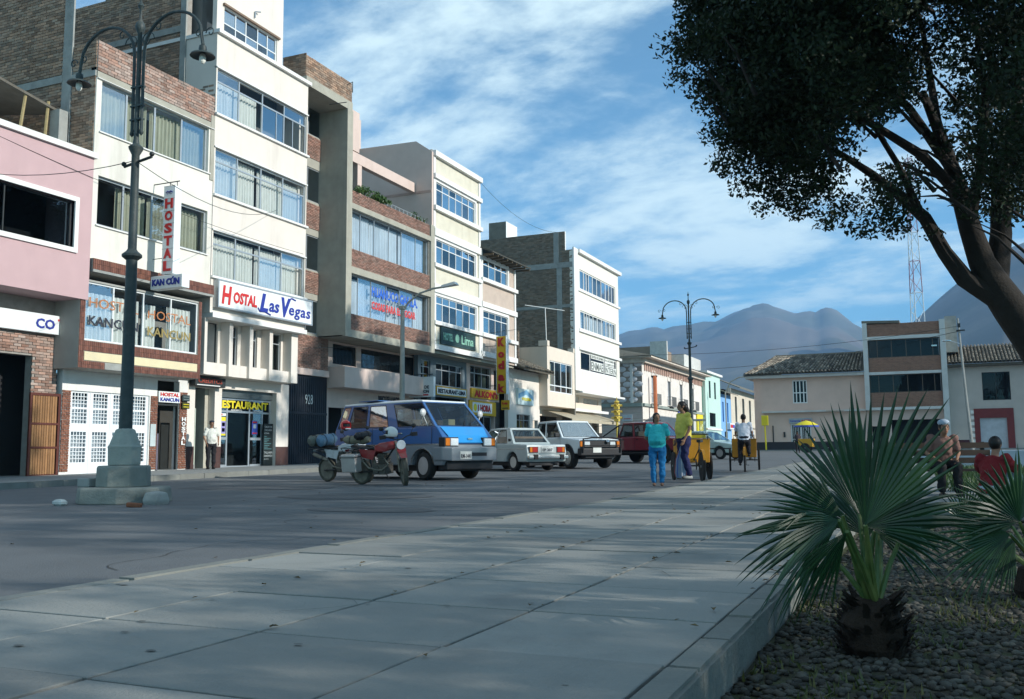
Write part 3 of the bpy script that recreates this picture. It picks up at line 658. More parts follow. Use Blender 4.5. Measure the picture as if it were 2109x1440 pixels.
mb = MB(); mb.fb('X', 24.42, 24.48, .3, 2.55, GD - .1, GD - .02); mb.fb('X', 25.39, 25.45, .3, 2.55, GD - .1, GD - .02); mb.fb('X', 24.48, 25.39, 2.5, 2.56, GD - .1, GD - .02); mb.build('door_frame', darkmetal, b2)
text('HOSTAL', 'X', 25.55, 1.15, GD + .055, .16, .9, whitel, b2, bold=.03) if False else None
for i, ch in enumerate('HOSTAL'): text(ch, 'X', 25.54, 1.98 - i * .165, GD + .06, .19, .14, whitel, b2, bold=.04)
mb = MB(); mb.fb('X', 24.12, 24.36, 1.1, 1.85, GD + .031, GD + .05); mb.build('notice', mat('pale_notice', (.45, .52, .52), .7), b2)
s = sign_box('door_sign', 'small white board lettered HOSTAL KANCUN over the dark doorway', 'X', 24.44, 25.44, 2.6, 2.98, GD + .0, GD + .06, signw)
text('HOSTAL', 'X', 24.5, 2.81, GD + .066, .88, .13, redl, s, bold=.03); text('KANCUN', 'X', 24.5, 2.64, GD + .066, .88, .13, bluel, s, bold=.03)
for i, (z, c) in enumerate(((2.78, (.03, .05, .05)), (2.52, (.05, .055, .01)))):
    s = sign_box('wall_plate', ['small dark plate on the tiled pillar, the upper of two', 'small dark plate with yellow lines, the lower of two on the tiled pillar'][i], 'X', 25.5, 25.85, z - .1, z + .12, GD + .07, GD + .12, mat('plate%d' % i, c, .5))
    for q in range(2): mb = MB(); mb.fb('X', 25.54, 25.81, z - .05 + q * .09, z - .03 + q * .09, GD + .121, GD + .126); mb.build('printed_line', [mat('plate_grey', (.2, .24, .24)), yellowl][i], s)

# hanging HOSTAL sign, seen from its narrow front (faces look down the street)
hs = thing('hostel_sign', 'tall white hanging sign with red letters HOSTAL one below the other', 'sign', (-22.1, 22.9, 6.62))
mb = MB(); mb.box(-22.42, -21.94, 22.9, 23.2, 6.63, 9.55); mb.build('sign_panel', signw, hs, bevel=.015)
for k in range(7):
    z = 9.55 - (k * .417) - .003; mb = MB(); mb.box(-22.425, -21.935, 22.89, 22.9, z - .008, z + .008); mb.build('panel_joint', alum, hs)
for i, ch in enumerate('HOSTAL'): text(ch, 'Y', -22.34, 8.80 - i * .415, -22.888, .33, .33, redl, hs, bold=.045)
text('**', 'Y', -22.32, 9.26, -22.888, .28, .13, bluel, hs, bold=.04)
mb = MB(); mb.tube([(-23.0, 23.05, 9.72), (-21.9, 23.05, 9.72)], .018, 6); mb.tube([(-22.3, 23.05, 9.72), (-22.3, 23.05, 9.55)], .012, 5); mb.tube([(-22.0, 23.05, 9.72), (-22.0, 23.05, 9.55)], .012, 5); mb.tube([(-22.95, 23.05, 7.2), (-22.42, 23.05, 7.2)], .014, 5); mb.each('bracket', darkmetal, hs)
hs = thing('hostel_sign', 'white box sign lettered KAN CÚN in blue, hanging below the tall red-lettered one', 'sign', (-22.1, 22.9, 6.15))
mb = MB(); mb.box(-22.82, -21.5, 22.86, 23.2, 6.15, 6.58); mb.build('sign_panel', signw, hs, bevel=.015)
text('KAN CÚN', 'Y', -22.74, 6.25, -22.848, 1.14, .27, bluel, hs, bold=.05)
mb = MB(); mb.tube([(-23.0, 23.05, 6.6), (-22.5, 23.05, 6.6)], .015, 5); mb.each('bracket', darkmetal, hs)

# ---- Hostal Las Vegas
b3 = B('lasvegas_hostel', 'pinkish white five storey hostel with three rows of long curtained windows', 25.86, 31.42)
WW = [(25.93, 31.36, 7.16, 8.82), (25.93, 31.36, 10.16, 11.88), (25.93, 31.36, 13.17, 14.88)]
mb = MB(); wall(mb, 'X', 25.86, 31.42, 5.83, 16.2, -23.0, .26, WW); mb.fb('X', 25.86, 26.08, 13.2, 16.2, -24.45, -23.26); mb.fb('X', 25.86, 26.08, 5.83, 13.2, -24.45, -23.26); mb.fb('X', 31.2, 31.42, 5.83, 16.2, -24.45, -23.26); mb.fb('X', 26.08, 31.2, 16.0, 16.2, -31, -23.26)
mb.build('wall', pinkwhite, b3)
for k, W in enumerate(WW):
    low = {2: (29.45, 30.5)}.get(k, ())
    w_ = window(b3, 'X', *W, -23.0, us=(27.19, 28.56, 29.92), zs=(W[3] - .47,), fw=.06, m=alum, g=g_win if k < 2 else g_win, cur=curtain_w if k < 2 else None, cgap=((28.45, 28.65),), inset=.06, lower=low, seed=k)
    if k == 2: curtain('X', 25.98, 28.5, 13.15, 14.6, -23.36, curtain_w, w_, seed=9)
    mb = MB(); mb.fb('X', 25.84, 31.46, W[2] - .08, W[2], -23.2, -22.9); mb.fb('X', 25.86, 31.44, W[3] + .002, W[3] + .05, -23.1, -22.95); mb.each('window_sill', trim, b3)
mb = MB(); mb.fb('X', 25.82, 31.5, 16.202, 16.34, -31, -22.86); mb.build('roof_edge', trim, b3)
mb = MB(); mb.fb('X', 25.88, 31.44, 5.66, 5.828, -24.2, -22.88); mb.build('ledge', trim, b3)
core(b3, 'X', 26.0, 31.3, 5.9, 16.0, -24.5, 5)
mb = MB(); mb.box(-33, -24.46, 25.88, 26.1, 13.0, 18.6); mb.build('side_wall', mortar, b3)
bricks_mass('Y', -33, -24.72, 13.7, 18.6, -25.86, .26, .095, brick_i, b3, keep=lambda u, z: not 16.55 < z < 16.8, name='side_brickwork')
mb = MB(); mb.box(-24.72, -24.46, 25.8, 25.88, 13.7, 18.6); mb.box(-33, -24.72, 25.81, 25.88, 16.56, 16.8); mb.build('side_frame', dconc, b3)
bricks_mass('Y', -24.4, -23.02, 13.7, 14.35, -25.865, .26, .095, brick_i, b3, name='side_brickwork')
# penthouse
mb = MB(); wall(mb, 'X', 26.2, 30.12, 16.34, 19.6, -23.35, .2, [(26.6, 29.75, 16.42, 17.62)]); mb.fb('X', 29.92, 30.12, 16.34, 19.6, -31, -23.55); mb.build('penthouse_wall', pinkwhite, b3)
window(b3, 'X', 26.6, 29.75, 16.42, 17.62, -23.35, us=(27.3, 27.9, 28.6, 29.2), zs=(17.0,), fw=.04, m=whitemetal, g=g_blue, inset=.05)
mb = MB(); mb.fb('X', 26.5, 29.85, 17.622, 17.7, -23.35, -23.25); mb.build('window_lintel', mat('brown_lintel', (.2, .14, .1)), b3)
mb = MB(); mb.tube([(-23.3, 28.3, 17.9), (-23.3, 28.3, 18.15), (-23.2, 28.5, 18.2)], .03, 6); mb.build('wall_lamp', alum, b3)
core(b3, 'X', 26.3, 29.9, 16.4, 19.5, -24.2, 5)
# mezzanine with white fins
mb = MB(); wall(mb, 'X', 25.86, 31.3, 3.65, 5.658, -23.62, .2, [(26.02, 27.02, 4.12, 5.6), (27.5, 28.1, 4.12, 5.6), (28.68, 29.25, 4.12, 5.6), (29.83, 30.72, 4.12, 5.6)]); mb.fb('X', 31.1, 31.3, 3.65, 5.658, -24.4, -23.82); mb.fb('X', 25.86, 31.1, 3.65, 3.8, -24.4, -23.82); mb.build('mezzanine_wall', pinkwhite, b3)
for (u, w_) in ((25.86, .14), (27.16, .2), (28.3, .2), (29.48, .2), (30.86, .42)):
    mb = MB(); mb.fb('X', u, u + w_, 3.645, 5.655, -23.62, -23.2); mb.build('fin', pinkwhite, b3, bevel=.01)
for (a, b) in ((26.0, 27.16), (27.36, 28.3), (28.5, 29.48), (29.68, 30.86)):
    mb = MB(); mb.fb('X', a + .003, b - .003, 3.655, 4.1, -23.62, -23.32); mb.build('spandrel', pinkwhite, b3)
window(b3, 'X', 26.02, 27.02, 4.12, 5.6, -23.62, m=darkmetal, g=g_blue, fw=.03)
for (a, b) in ((27.5, 28.1), (28.68, 29.25), (29.83, 30.72)): window(b3, 'X', a, b, 4.12, 5.6, -23.62, zs=(5.2,), m=alum, g=g_dark, fw=.04, cur=curtain_g if a > 29 else None)
core(b3, 'X', 26.0, 31.0, 3.85, 5.6, -24.45, .5, dark)
# ground floor
GD = -24.0
mb = MB(); wall(mb, 'X', 25.86, 31.8, .1, 3.645, GD, .3, [(26.35, 27.38, .1, 3.24), (27.76, 31.0, .1, 3.26)]); mb.build('ground_floor_wall', pinkwhite, b3)
mb = MB()
for (a, b) in ((25.865, 26.345), (27.385, 27.755), (31.0, 31.8)): mb.fb('X', a, b, .15, 1.1, GD, GD + .012)
mb.each('painted_base', mat('maroon_base', (.07, .035, .03), .6, .2, 3, dirt=.3, dcol=(.2, .17, .15), ds=2), b3)
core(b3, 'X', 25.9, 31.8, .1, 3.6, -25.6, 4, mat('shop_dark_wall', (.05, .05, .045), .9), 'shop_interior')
mb = MB(); mb.fb('X', 27.2, 27.38, .2, 3.24, -25.3, GD - .31); mb.build('entrance_side_wall', mat('entrance_render', (.42, .40, .33), .9), b3)
window(b3, 'X', 26.38, 26.85, .45, 2.5, GD, us=(), m=mat('pale_frame', (.45, .5, .42), .5), g=g_dark, fw=.05, name='glass_door', inset=.4)
mb = MB(); mb.fb('X', 26.38, 26.85, .2, .45, GD - .46, GD - .38); mb.build('door_step', sidew, b3)
rest = window(b3, 'X', 27.76, 31.0, .3, 2.96, GD, us=(28.42, 29.72, 30.5), zs=(2.44,), fw=.075, m=alum, g=g_dark, inset=.3, name='shop_front')
mb = MB()
for (a, b) in ((27.84, 28.38), (29.78, 30.42)): mb.fb('X', a, b, 1.36, 1.46, GD - .35, GD - .29); mb.fb('X', a, b, .32, .42, GD - .35, GD - .29)
mb.build('shop_front_rail', alum, rest)
mb = MB()
for k in range(6): mb.fb('X', 27.77, 30.99, 2.97 + k * .048, 3.01 + k * .048, GD - .3 + .01 * (k % 2), GD - .2)
mb.build('roll_shutter', mat('shutter_steel', (.16, .19, .19), .5, metal=.6), b3)
text('RESTAURANT', 'X', 27.4 + .42, 2.56, GD - .285, 3.0, .30, yellowl, rest, bold=.04, depth=.006)
text('ALMUERZO', 'X', 28.6, 2.47, GD - .285, .65, .06, whitel, rest, bold=.02, depth=.006); text('COMIDA', 'X', 29.95, 2.47, GD - .285, .5, .06, whitel, rest, bold=.02, depth=.006)
def poster(name, label, u0, u1, z0, z1, d, base, bands, fr='X'):
    s = sign_box(name, label, fr, u0, u1, z0, z1, d - .01, d, base, cat='poster')
    for (a, b, c, e, m) in bands: mb = MB(); mb.fb(fr, u0 + (u1 - u0) * a, u0 + (u1 - u0) * b, z0 + (z1 - z0) * c, z0 + (z1 - z0) * e, d, d + .004); mb.build('printed_area', m, s)
viol = mat('violet_print', (.28, .26, .52), .7, .15, 20); bluep = mat('blue_print', (.06, .10, .42), .7, .2, 15)
poster('poster', 'yellow and violet price poster in the restaurant front, left of its door', 27.86, 28.33, 1.52, 2.22, GD - .28, yellowl, [(.02, .98, .1, .78, viol), (.1, .45, .2, .4, whitel), (.55, .9, .2, .4, whitel), (.1, .45, .5, .7, whitel), (.55, .9, .5, .7, whitel)])
poster('poster', 'small blue poster in the restaurant front, right of its door', 29.86, 30.2, 1.58, 2.12, GD - .28, bluep, [(.1, .9, .84, .95, redl), (.25, .75, .45, .75, mat('pale_print', (.5, .55, .6))), (.1, .9, .05, .15, redl)])
poster('poster', 'small white and red sticker above the violet poster', 28.0, 28.34, 2.26, 2.36, GD - .28, whitel, [(.1, .4, .2, .8, redl)])
cb = sign_box('chalkboard', 'tall black menu board chalked in white, leaning by the restaurant door', 'X', 30.42, 31.0, .36, 2.02, GD - .2, GD - .14, mat('chalkboard', (.012, .02, .02), .7))
for (tx, z, h, wd, m_) in (('CALDO DE', 1.86, .07, .48, 0), ('TALLARIN', 1.73, .07, .46, 0), ('CENA', 1.61, .06, .3, 0), ('TALLARIN', .83, .08, .52, 0), ('SANDWICH', .70, .08, .52, 0), ('JUGOS', .58, .05, .3, 0)):
    text(tx, 'X', 30.45, z, GD - .138, wd, h, mat('chalk', (.5, .55, .55), .9), cb, bold=-.01, depth=.004)
for k in range(8): mb = MB(); mb.fb('X', 30.45, 30.6 + .35 * ((k * 37) % 10) / 10, 1.5 - k * .07, 1.515 - k * .07, GD - .139, GD - .135); mb.build('chalk_line', mat('chalk_cyan', (.12, .28, .30), .9), cb)
s = sign_box('shop_sign', 'narrow dark sign with reddish letters above the hostel entrance', 'X', 26.02, 27.6, 3.26, 3.6, GD + .02, GD + .3, darkmetal)
text('CREDITOS', 'X', 26.15, 3.38, GD + .305, 1.25, .16, mat('dull_red', (.30, .06, .04), .7), s, bold=.02); mb = MB(); mb.fb('X', 26.1, 27.3, 3.29, 3.32, GD + .3, GD + .306); mb.build('printed_line', whitel, s)
# big painted sign
s = sign_box('hostel_sign', 'long white sign reading Hostal Las Vegas in red and blue brush script', 'X', 26.05, 31.6, 6.08, 7.0, -22.99, -22.78, mat('sign_enamel', (.74, .77, .77), .45, .05, 2, dirt=.15, dcol=(.55, .55, .5), ds=2), frame=alum)
for q in range(1, 8): mb = MB(); mb.fb('X', 26.05 + q * .69, 26.056 + q * .69, 6.09, 6.99, -22.78, -22.777); mb.build('panel_joint', alum, s)
text('H', 'X', 26.2, 6.18, -22.775, .52, .68, redl, s, bold=.035, shear=.15); text('OSTAL', 'X', 26.82, 6.28, -22.775, 1.32, .44, redl, s, bold=.04, shear=.1)
text('L', 'X', 28.3, 6.17, -22.775, .5, .72, bluel, s, bold=.05, shear=.25); text('as', 'X', 28.85, 6.24, -22.775, .62, .36, bluel, s, bold=.025, shear=.15)
text('V', 'X', 29.6, 6.14, -22.775, .6, .78, bluel, s, bold=.05, shear=.2); text('egas', 'X', 30.08, 6.13, -22.775, 1.42, .46, bluel, s, bold=.018, shear=.12, space=1.1)
mb = MB(); mb.tube([(-22.77, 28.2, 6.3), (-22.77, 28.3, 6.18), (-22.77, 28.6, 6.2), (-22.77, 28.95, 6.12)], .03, 6); mb.build('lettering', bluel, s)
mb = MB(); mb.tube([(-22.77, 30.1, 6.88), (-22.77, 30.25, 6.95), (-22.77, 30.5, 6.9)], .03, 6); mb.build('lettering', bluel, s)

# ---- raw concrete and brick building
b4 = B('concrete_brick_building', 'raw concrete framed building with thin red brick bands and net curtained windows', 31.42, 42.5)
BAY = -24.4; wz = [(14.97, 16.5), (11.95, 13.48), (8.86, 10.42), (6.05, 7.55)]
mb = MB(); wall(mb, 'X', 31.43, 35.15, 4.2, 16.55, BAY, .22, [(31.8, 34.95, a, b) for a, b in wz]); mb.build('bay_wall', mat('bay_concrete', (.34, .33, .28), .9, .15, 3, .2, 40), b4)
for a, b in ((13.9, 14.92), (10.72, 11.85), (7.82, 8.8), (4.5, 5.95)): bricks_mass('X', 31.45, 35.1, a, b, BAY + .035, .24, .075, brick_red, b4)
for a, b in wz: window(b4, 'X', 31.8, 34.95, a, b, BAY, us=(33.45,), fw=.05, m=alum, g=g_dark, inset=.04)
mb = MB(); mb.fb('X', 31.5, 35.1, 4.2, 4.48, BAY, BAY + .1); mb.build('beam', palepink, b4)
core(b4, 'X', 31.5, 35.1, 4.2, 16.5, -25.6, 6, mat('room_light', (.24, .25, .24), .9))
mb = MB(); mb.fb('X', 34.3, 34.74, 5.92, 16.21, -31, -22.94); mb.build('fin_wall', concrete, b4)
mb = MB(); mb.fb('X', 31.25, 34.72, 16.212, 16.6, -31, -22.96); mb.build('roof_beam', concrete, b4)
mb = MB(); mb.fb('X', 31.27, 34.68, 16.6, 17.5, -23.3, -23.04); mb.box(-24.2, -23.3, 31.27, 31.5, 16.6, 17.6); mb.build('parapet', mortar, b4)
bricks_mass('X', 31.25, 34.7, 16.6, 17.52, -22.99, .27, .1, brick_i, b4); bricks_mass('Y', -24.2, -23.0, 16.6, 17.6, -31.24, .27, .1, brick_i, b4)
mb = MB(); mb.tube([(-23.0, 34.3, 17.3), (-22.7, 34.3, 17.4), (-22.7, 34.3, 16.9)], .02, 5); mb.tube([(-22.95, 32.9, 15.9), (-22.2, 33.1, 15.95)], .02, 5); mb.build('rebar', darkmetal, b4)
mb = MB(); wall(mb, 'X', 34.742, 42.5, 5.92, 12.6, -23.06, .3, [(34.78, 42.05, 9.94, 11.74), (34.78, 42.05, 6.99, 8.79)]); mb.build('wall', mortar, b4)
for a, b in ((12.0, 12.6), (9.12, 9.93), (6.26, 6.98)): bricks_mass('X', 34.76, 42.1, a, b, -23.02, .24, .068, brick_red, b4)
mb = MB()
for a, b in ((11.745, 11.99), (8.80, 9.1), (5.92, 6.25)): mb.fb('X', 34.742, 42.1, a, b, -23.1, -22.95)
mb.fb('X', 42.1, 42.5, 5.92, 12.62, -31, -22.94); mb.fb('X', 34.3, 42.1, 5.915, 5.97, -31, -23.1); mb.build('concrete_band', concrete, b4)
window(b4, 'X', 34.78, 42.05, 9.94, 11.74, -23.06, us=(35.75, 36.93, 38.25, 39.45, 40.85), fw=.03, m=alum, g=g_win, cur=curtain_b, cgap=((36.9, 36.98), (39.42, 39.5)), inset=.1, seed=21)
lw = window(b4, 'X', 34.78, 42.05, 6.99, 8.79, -23.06, us=(35.6, 36.7, 38.05, 39.3, 40.6), fw=.035, m=alum, g=g_win, cur=curtain_b, cgap=((36.6, 36.7),), inset=.1, seed=22)
text('HUANUCO GAS S.A.', 'X', 36.75, 8.05, -23.15, 4.3, .48, mat('blue_print2', (.03, .12, .50), .6), lw, bold=.04, depth=.006); text('COSAS PARA EL HOGAR', 'X', 36.75, 7.45, -23.15, 4.1, .38, mat('red_print2', (.55, .06, .06), .6), lw, bold=.04, depth=.006)
core(b4, 'X', 34.8, 42.05, 6.0, 12.5, -24.3, 4)
mb = MB(); mb.fb('X', 35.0, 36.78, 12.6, 14.5, -30, -27.8); mb.fb('X', 35.0, 36.9, 15.05, 17.0, -27.2, -24.0); mb.build('stair_tower', palepink, b4)
# pergola frame over the terrace
pg = thing('pergola_frame', 'pale pink concrete beam on posts over the roof terrace with plants', 'pergola', (-24.1, 38, 12.62))
mb = MB(); mb.box(-24.3, -24.0, 34.76, 42.2, 14.5, 15.0); mb.build('beam', palepink, pg)
for y in (34.9, 36.8): mb = MB(); mb.box(-24.28, -24.02, y, y + .36, 12.6, 14.498); mb.build('post', palepink, pg)
mb = MB(); mb.tube([(-23.2, 37.8, 12.85), (-23.2, 42.0, 12.85)], .02, 5)
for i in range(12): mb.tube([(-23.2, 37.8 + i * .38, 12.6), (-23.2, 37.8 + i * .38, 12.85)], .014, 4)
mb.build('terrace_rail', alum, b4)
# ground floor of the bank: barred strip windows, balcony slab, gate
BG = -24.6
mb = MB(); wall(mb, 'X', 35.15, 43.7, .1, 5.915, BG, .25, [(35.78, 37.72, 4.9, 5.82), (38.15, 43.3, 4.9, 5.82), (35.5, 36.9, .1, 2.9), (37.6, 40.6, .1, 2.9)]); mb.build('ground_floor_wall', palepink, b4)
core(b4, 'X', 35.2, 43.6, .1, 5.9, BG - 1.3, 4, dark, 'shop_interior')
for a, b in ((35.78, 37.72), (38.15, 43.3)): window(b4, 'X', a, b, 4.9, 5.82, BG, fw=.03, m=darkmetal, g=g_dark, bars=.11, inset=.06)
mb = MB(); mb.fb('X', 35.28, 43.7, 3.76, 4.7, -23.75, -23.6); mb.fb('X', 35.28, 35.43, 3.76, 4.7, BG, -23.75); mb.fb('X', 35.43, 43.7, 3.76, 3.9, BG, -23.75); mb.build('balcony', palepink, b4)
text('BANCO DE LA NACION', 'X', 39.7, 3.34, BG + .03, 2.1, .3, darkl, b4, bold=.03)
mb = MB(); mb.fb('X', 31.8, 35.15, .15, 4.19, BAY - .12, BAY - .05)
mb.build('gate', mat('black_gate', (.018, .022, .03), .5, .2, 4), b4)
for i in range(22): mb = MB(); u = 31.9 + i * .15; mb.fb('X', u, u + .04, .2, 4.1, BAY - .05, BAY - .03); mb.build('gate_rib', MATS['black_gate'], b4)
mb = MB(); mb.fb('X', 31.8, 35.15, 2.5, 2.6, BAY - .05, BAY - .02); mb.build('gate_rail', MATS['black_gate'], b4)
text('928', 'X', 33.5, 2.95, BAY - .02, .55, .42, mat('chalk2', (.4, .46, .46), .8), b4, bold=.0)
s = thing('bank_sign', 'white hanging sign reading BANCO DE LA NACION over a red bar', 'sign', (-23.7, 42.5, 3.7))
mb = MB(); mb.box(-24.45, -23.0, 42.5, 42.7, 3.68, 4.72); mb.build('sign_panel', signw, s, bevel=.015)
text('BANCO DE', 'Y', -24.36, 4.1, -42.485, 1.1, .17, darkl, s, bold=.03); text('LA NACION', 'Y', -24.36, 3.88, -42.485, 1.1, .17, darkl, s, bold=.03)
mb = MB(); mb.box(-24.34, -23.3, 42.48, 42.5, 3.75, 3.82); mb.build('red_bar', redl, s)
mb = MB(); M4 = Matrix.Translation((-23.85, 42.49, 4.5)) @ Matrix.Rotation(R(90), 4, 'X'); mb.lathe([(.115, -.006), (.15, -.006), (.15, .006), (.115, .006), (.115, -.006)], 20, M4); mb.box(-23.93, -23.9, 42.484, 42.496, 4.43, 4.57); mb.box(-23.8, -23.77, 42.484, 42.496, 4.43, 4.57); mb.add([(-23.93, 42.483, 4.57), (-23.9, 42.483, 4.57), (-23.77, 42.483, 4.43), (-23.8, 42.483, 4.43)], [(0, 1, 2, 3)]); mb.build('emblem', darkl, s)
mb = MB(); mb.tube([(-24.6, 42.6, 4.85), (-23.1, 42.6, 4.85)], .02, 5); mb.tube([(-24.2, 42.6, 4.85), (-24.2, 42.6, 4.72)], .014, 5); mb.tube([(-23.3, 42.6, 4.85), (-23.3, 42.6, 4.72)], .014, 5); mb.each('bracket', darkmetal, s)

# ---- cream building with white bands (hotel over the restaurant), and its lower neighbour
def banded(name, label, u0, u1, z0, ztop, wins, bands, panel, posts=.22, nm=5, base=6.15, g=g_blue, gaps=None):
    b = B(name, label, u0, u1)
    mb = MB(); wall(mb, 'X', u0 + .01, u1 - .01, z0, ztop, -23.06, .25, [w[:4] for w in wins]); mb.build('wall', panel, b)
    mb = MB(); mb.fb('X', u0, u0 + posts, z0, ztop - .002, -23.2, -23.0); mb.fb('X', u1 - posts, u1, z0, ztop - .002, -23.2, -23.0)
    for (a, c, p) in bands: mb.fb('X', u0 - .02, u1 + .05, a, c, -23.25, -23.0 + p)
    for w in wins:
        e = .16; mb.fb('X', w[0] - e, w[0], w[2], w[3], -23.1, -22.995); mb.fb('X', w[1], w[1] + e, w[2], w[3], -23.1, -22.995); mb.fb('X', w[0] - e, w[1] + e, w[3], w[3] + e, -23.1, -22.995)
    mb.build('trim_band', trim, b)
    for w in wins:
        n = w[4]; us = [w[0] + (w[1] - w[0]) * i / n for i in range(1, n)]
        window(b, 'X', w[0], w[1], w[2], w[3], -23.06, us=us, zs=(w[3] - (w[3] - w[2]) * .3,), fw=.045, m=whitemetal, g=g, inset=.0, cur=w[5] if len(w) > 5 else None)
    core(b, 'X', u0 + .2, u1 - .2, z0 + .1, ztop - .1, -24.2, 4); return b
b5 = banded('cream_hotel', 'tall cream building with white bands and a pale pink side wall above the roof terrace', 42.5, 48.2, 6.15, 16.6,
    [(42.76, 47.52, 13.8, 15.1, 6, curtain_b), (42.76, 47.52, 10.72, 12.0, 6), (42.76, 47.6, 7.66, 9.0, 6)],
    [(6.15, 6.42, .08), (7.45, 7.64, .12), (9.15, 9.6, .08), (10.5, 10.7, .12), (12.15, 12.55, .1), (13.55, 13.78, .14), (15.25, 15.5, .12), (16.45, 16.74, .14)], cream)
mb = MB(); mb.prism([(-33, 5.9), (-23.02, 5.9), (-23.02, 16.62), (-23.98, 17.3), (-27.6, 17.38), (-33, 17.5)], 42.32, 42.49); sw = mb.build('side_wall', palepink, b5)
mb = MB(); mb.box(-28.3, -27.62, 40.6, 42.6, 17.4, 19.1); mb.build('water_tank_base', palepink, b5)
mb = MB(); mb.box(-28.0, -23.05, 42.30, 42.32, 14.42, 14.55); mb.build('render_joint', mat('render_joint', (.45, .33, .28)), b5)
mb = MB(); mb.fb('X', 42.5, 48.2, 16.745, 16.8, -31, -23.1); mb.build('roof', concrete, b5)
s = sign_box('hotel_sign', 'dark green lined sign with pale green letters ending in Lima, under a window', 'X', 43.25, 47.4, 6.5, 7.42, -23.04, -22.96, mat('sign_deep_green', (.02, .05, .05), .5))
gl_ = mat('pale_green_letter', (.24, .48, .36), .6)
text('HOTEL', 'X', 43.5, 6.72, -22.955, 1.1, .42, gl_, s, bold=.04); text('Lima', 'X', 45.6, 6.7, -22.955, 1.5, .5, gl_, s, bold=.02)
mb = MB(); mb.lathe([(0, 0), (.23, 0), (.23, .01), (0, .01)], 20, Matrix.Translation((-22.955, 45.1, 6.96)) @ Matrix.Rotation(R(90), 4, 'Y')); mb.build('emblem', gl_, s)
for k in range(9): mb = MB(); mb.fb('X', 43.3, 47.35, 6.54 + k * .1, 6.55 + k * .1, -22.96, -22.958); mb.build('printed_line', mat('sign_line', (.1, .16, .16)), s)
b6 = banded('cream_shophouse', 'lower cream and tan building with a dark eave, right of the tall cream one', 48.2, 53.3, 6.15, 12.2,
    [(48.5, 52.08, 10.95, 12.05, 4), (48.5, 52.05, 7.7, 9.0, 4)],
    [(6.3, 6.6, .08), (7.45, 7.66, .12), (9.2, 9.5, .08), (10.68, 10.9, .14)], tanp)
mb = MB(); mb.add([(-22.2, 48.1, 12.35), (-22.2, 53.9, 12.35), (-27, 53.9, 14.2), (-27, 48.1, 14.2), (-22.2, 48.1, 12.28), (-22.2, 53.9, 12.28), (-27, 53.9, 14.12), (-27, 48.1, 14.12)], [(0, 1, 2, 3), (4, 7, 6, 5), (0, 4, 5, 1), (1, 5, 6, 2), (2, 6, 7, 3), (3, 7, 4, 0)]); mb.build('roof', mat('dark_tile_roof', (.07, .07, .06), .9, .3, 4, .4, 20), b6)
for i in range(9): mb = MB(); mb.box(-23.2, -22.25, 48.3 + i * .68, 48.38 + i * .68, 12.16, 12.27); mb.build('rafter', mat('rafter_wood', (.12, .09, .06), .8), b6)
mb = MB(); mb.box(-30, -23.25, 53.1, 53.29, 6, 12.25); mb.build('side_wall', cream, b6)
# shops below
LG = -24.2
sh5 = [(43.3, 44.35, 4.2, 5.75), (44.97, 48.2, 4.47, 5.72), (44.9, 48.4, .1, 3.85), (43.3, 44.4, .1, 3.9)]
mb = MB(); wall(mb, 'X', 43.0, 48.7, .1, 6.14, LG, .25, sh5); mb.build('ground_floor_wall', mat('grey_blue_render', (.16, .20, .22), .8, .1, 3), b5)
mb = MB(); wall(mb, 'X', 48.7, 53.3, .1, 6.14, LG, .25, [(49.2, 52.1, 4.62, 5.95), (52.5, 53.1, 4.62, 5.9), (48.95, 52.6, .1, 3.88)]); mb.build('ground_floor_wall', palepink, b6)
mb = MB(); mb.box(-24.4, -23.2, 42.5, 48.19, 6.0, 6.148); mb.build('overhang_slab', concrete, b5); mb = MB(); mb.box(-24.4, -23.2, 48.21, 53.3, 6.0, 6.148); mb.build('overhang_slab', concrete, b6)
for b_, a, c in ((b5, 43.05, 48.65), (b6, 48.75, 53.25)): core(b_, 'X', a, c, .1, 6.0, LG - 1.2, 4, dark, 'shop_interior')
window(b5, 'X', 43.3, 44.35, 4.2, 5.75, LG, zs=(4.6, 5.0, 5.4), us=(43.7,), m=alum, g=g_dark, fw=.04); window(b5, 'X', 44.97, 48.2, 4.47, 5.72, LG, us=(45.8, 46.7, 47.55), zs=(5.35,), m=alum, g=g_dark, fw=.05)
window(b6, 'X', 49.2, 52.1, 4.62, 5.95, LG, us=(49.95, 50.9), zs=(5.5,), m=alum, g=g_dark, fw=.06, cur=curtain_g, cgap=((49.3, 51.0),)); window(b6, 'X', 52.5, 53.1, 4.62, 5.9, LG, m=alum, g=g_dark)
s = sign_box('restaurant_sign', 'white sign reading RESTAURANT-LIMA with a yellow border', 'X', 44.9, 48.5, 3.99, 4.38, LG + .02, LG + .1, signw, frame=signy); text('RESTAURANT-LIMA', 'X', 45.05, 4.06, LG + .11, 3.3, .24, darkl, s, bold=.03)
s = sign_box('photo_shop_sign', "yellow sign with red letters ALKON'S above the photo shop", 'X', 49.15, 52.98, 4.0, 4.58, LG + .02, LG + .12, signy); text("ALKON'S", 'X', 49.5, 4.06, LG + .13, 3.3, .42, mat('maroon_letter', (.45, .03, .03)), s, bold=.05)
s = sign_box('photo_shop_sign', 'yellow and white sign offering 1 HORA service, below the red-lettered one', 'X', 48.95, 52.6, 3.0, 3.85, LG + .02, LG + .1, signy); mb = MB(); mb.fb('X', 49.3, 52.0, 3.15, 3.75, LG + .1, LG + .105); mb.build('white_field', signw, s)
text('1 HORA', 'X', 50.0, 3.22, LG + .11, 1.8, .42, mat('maroon_letter'), s, bold=.05) if False else text('1 HORA', 'X', 50.0, 3.22, LG + .11, 1.8, .42, MATS['maroon_letter'], s, bold=.05)
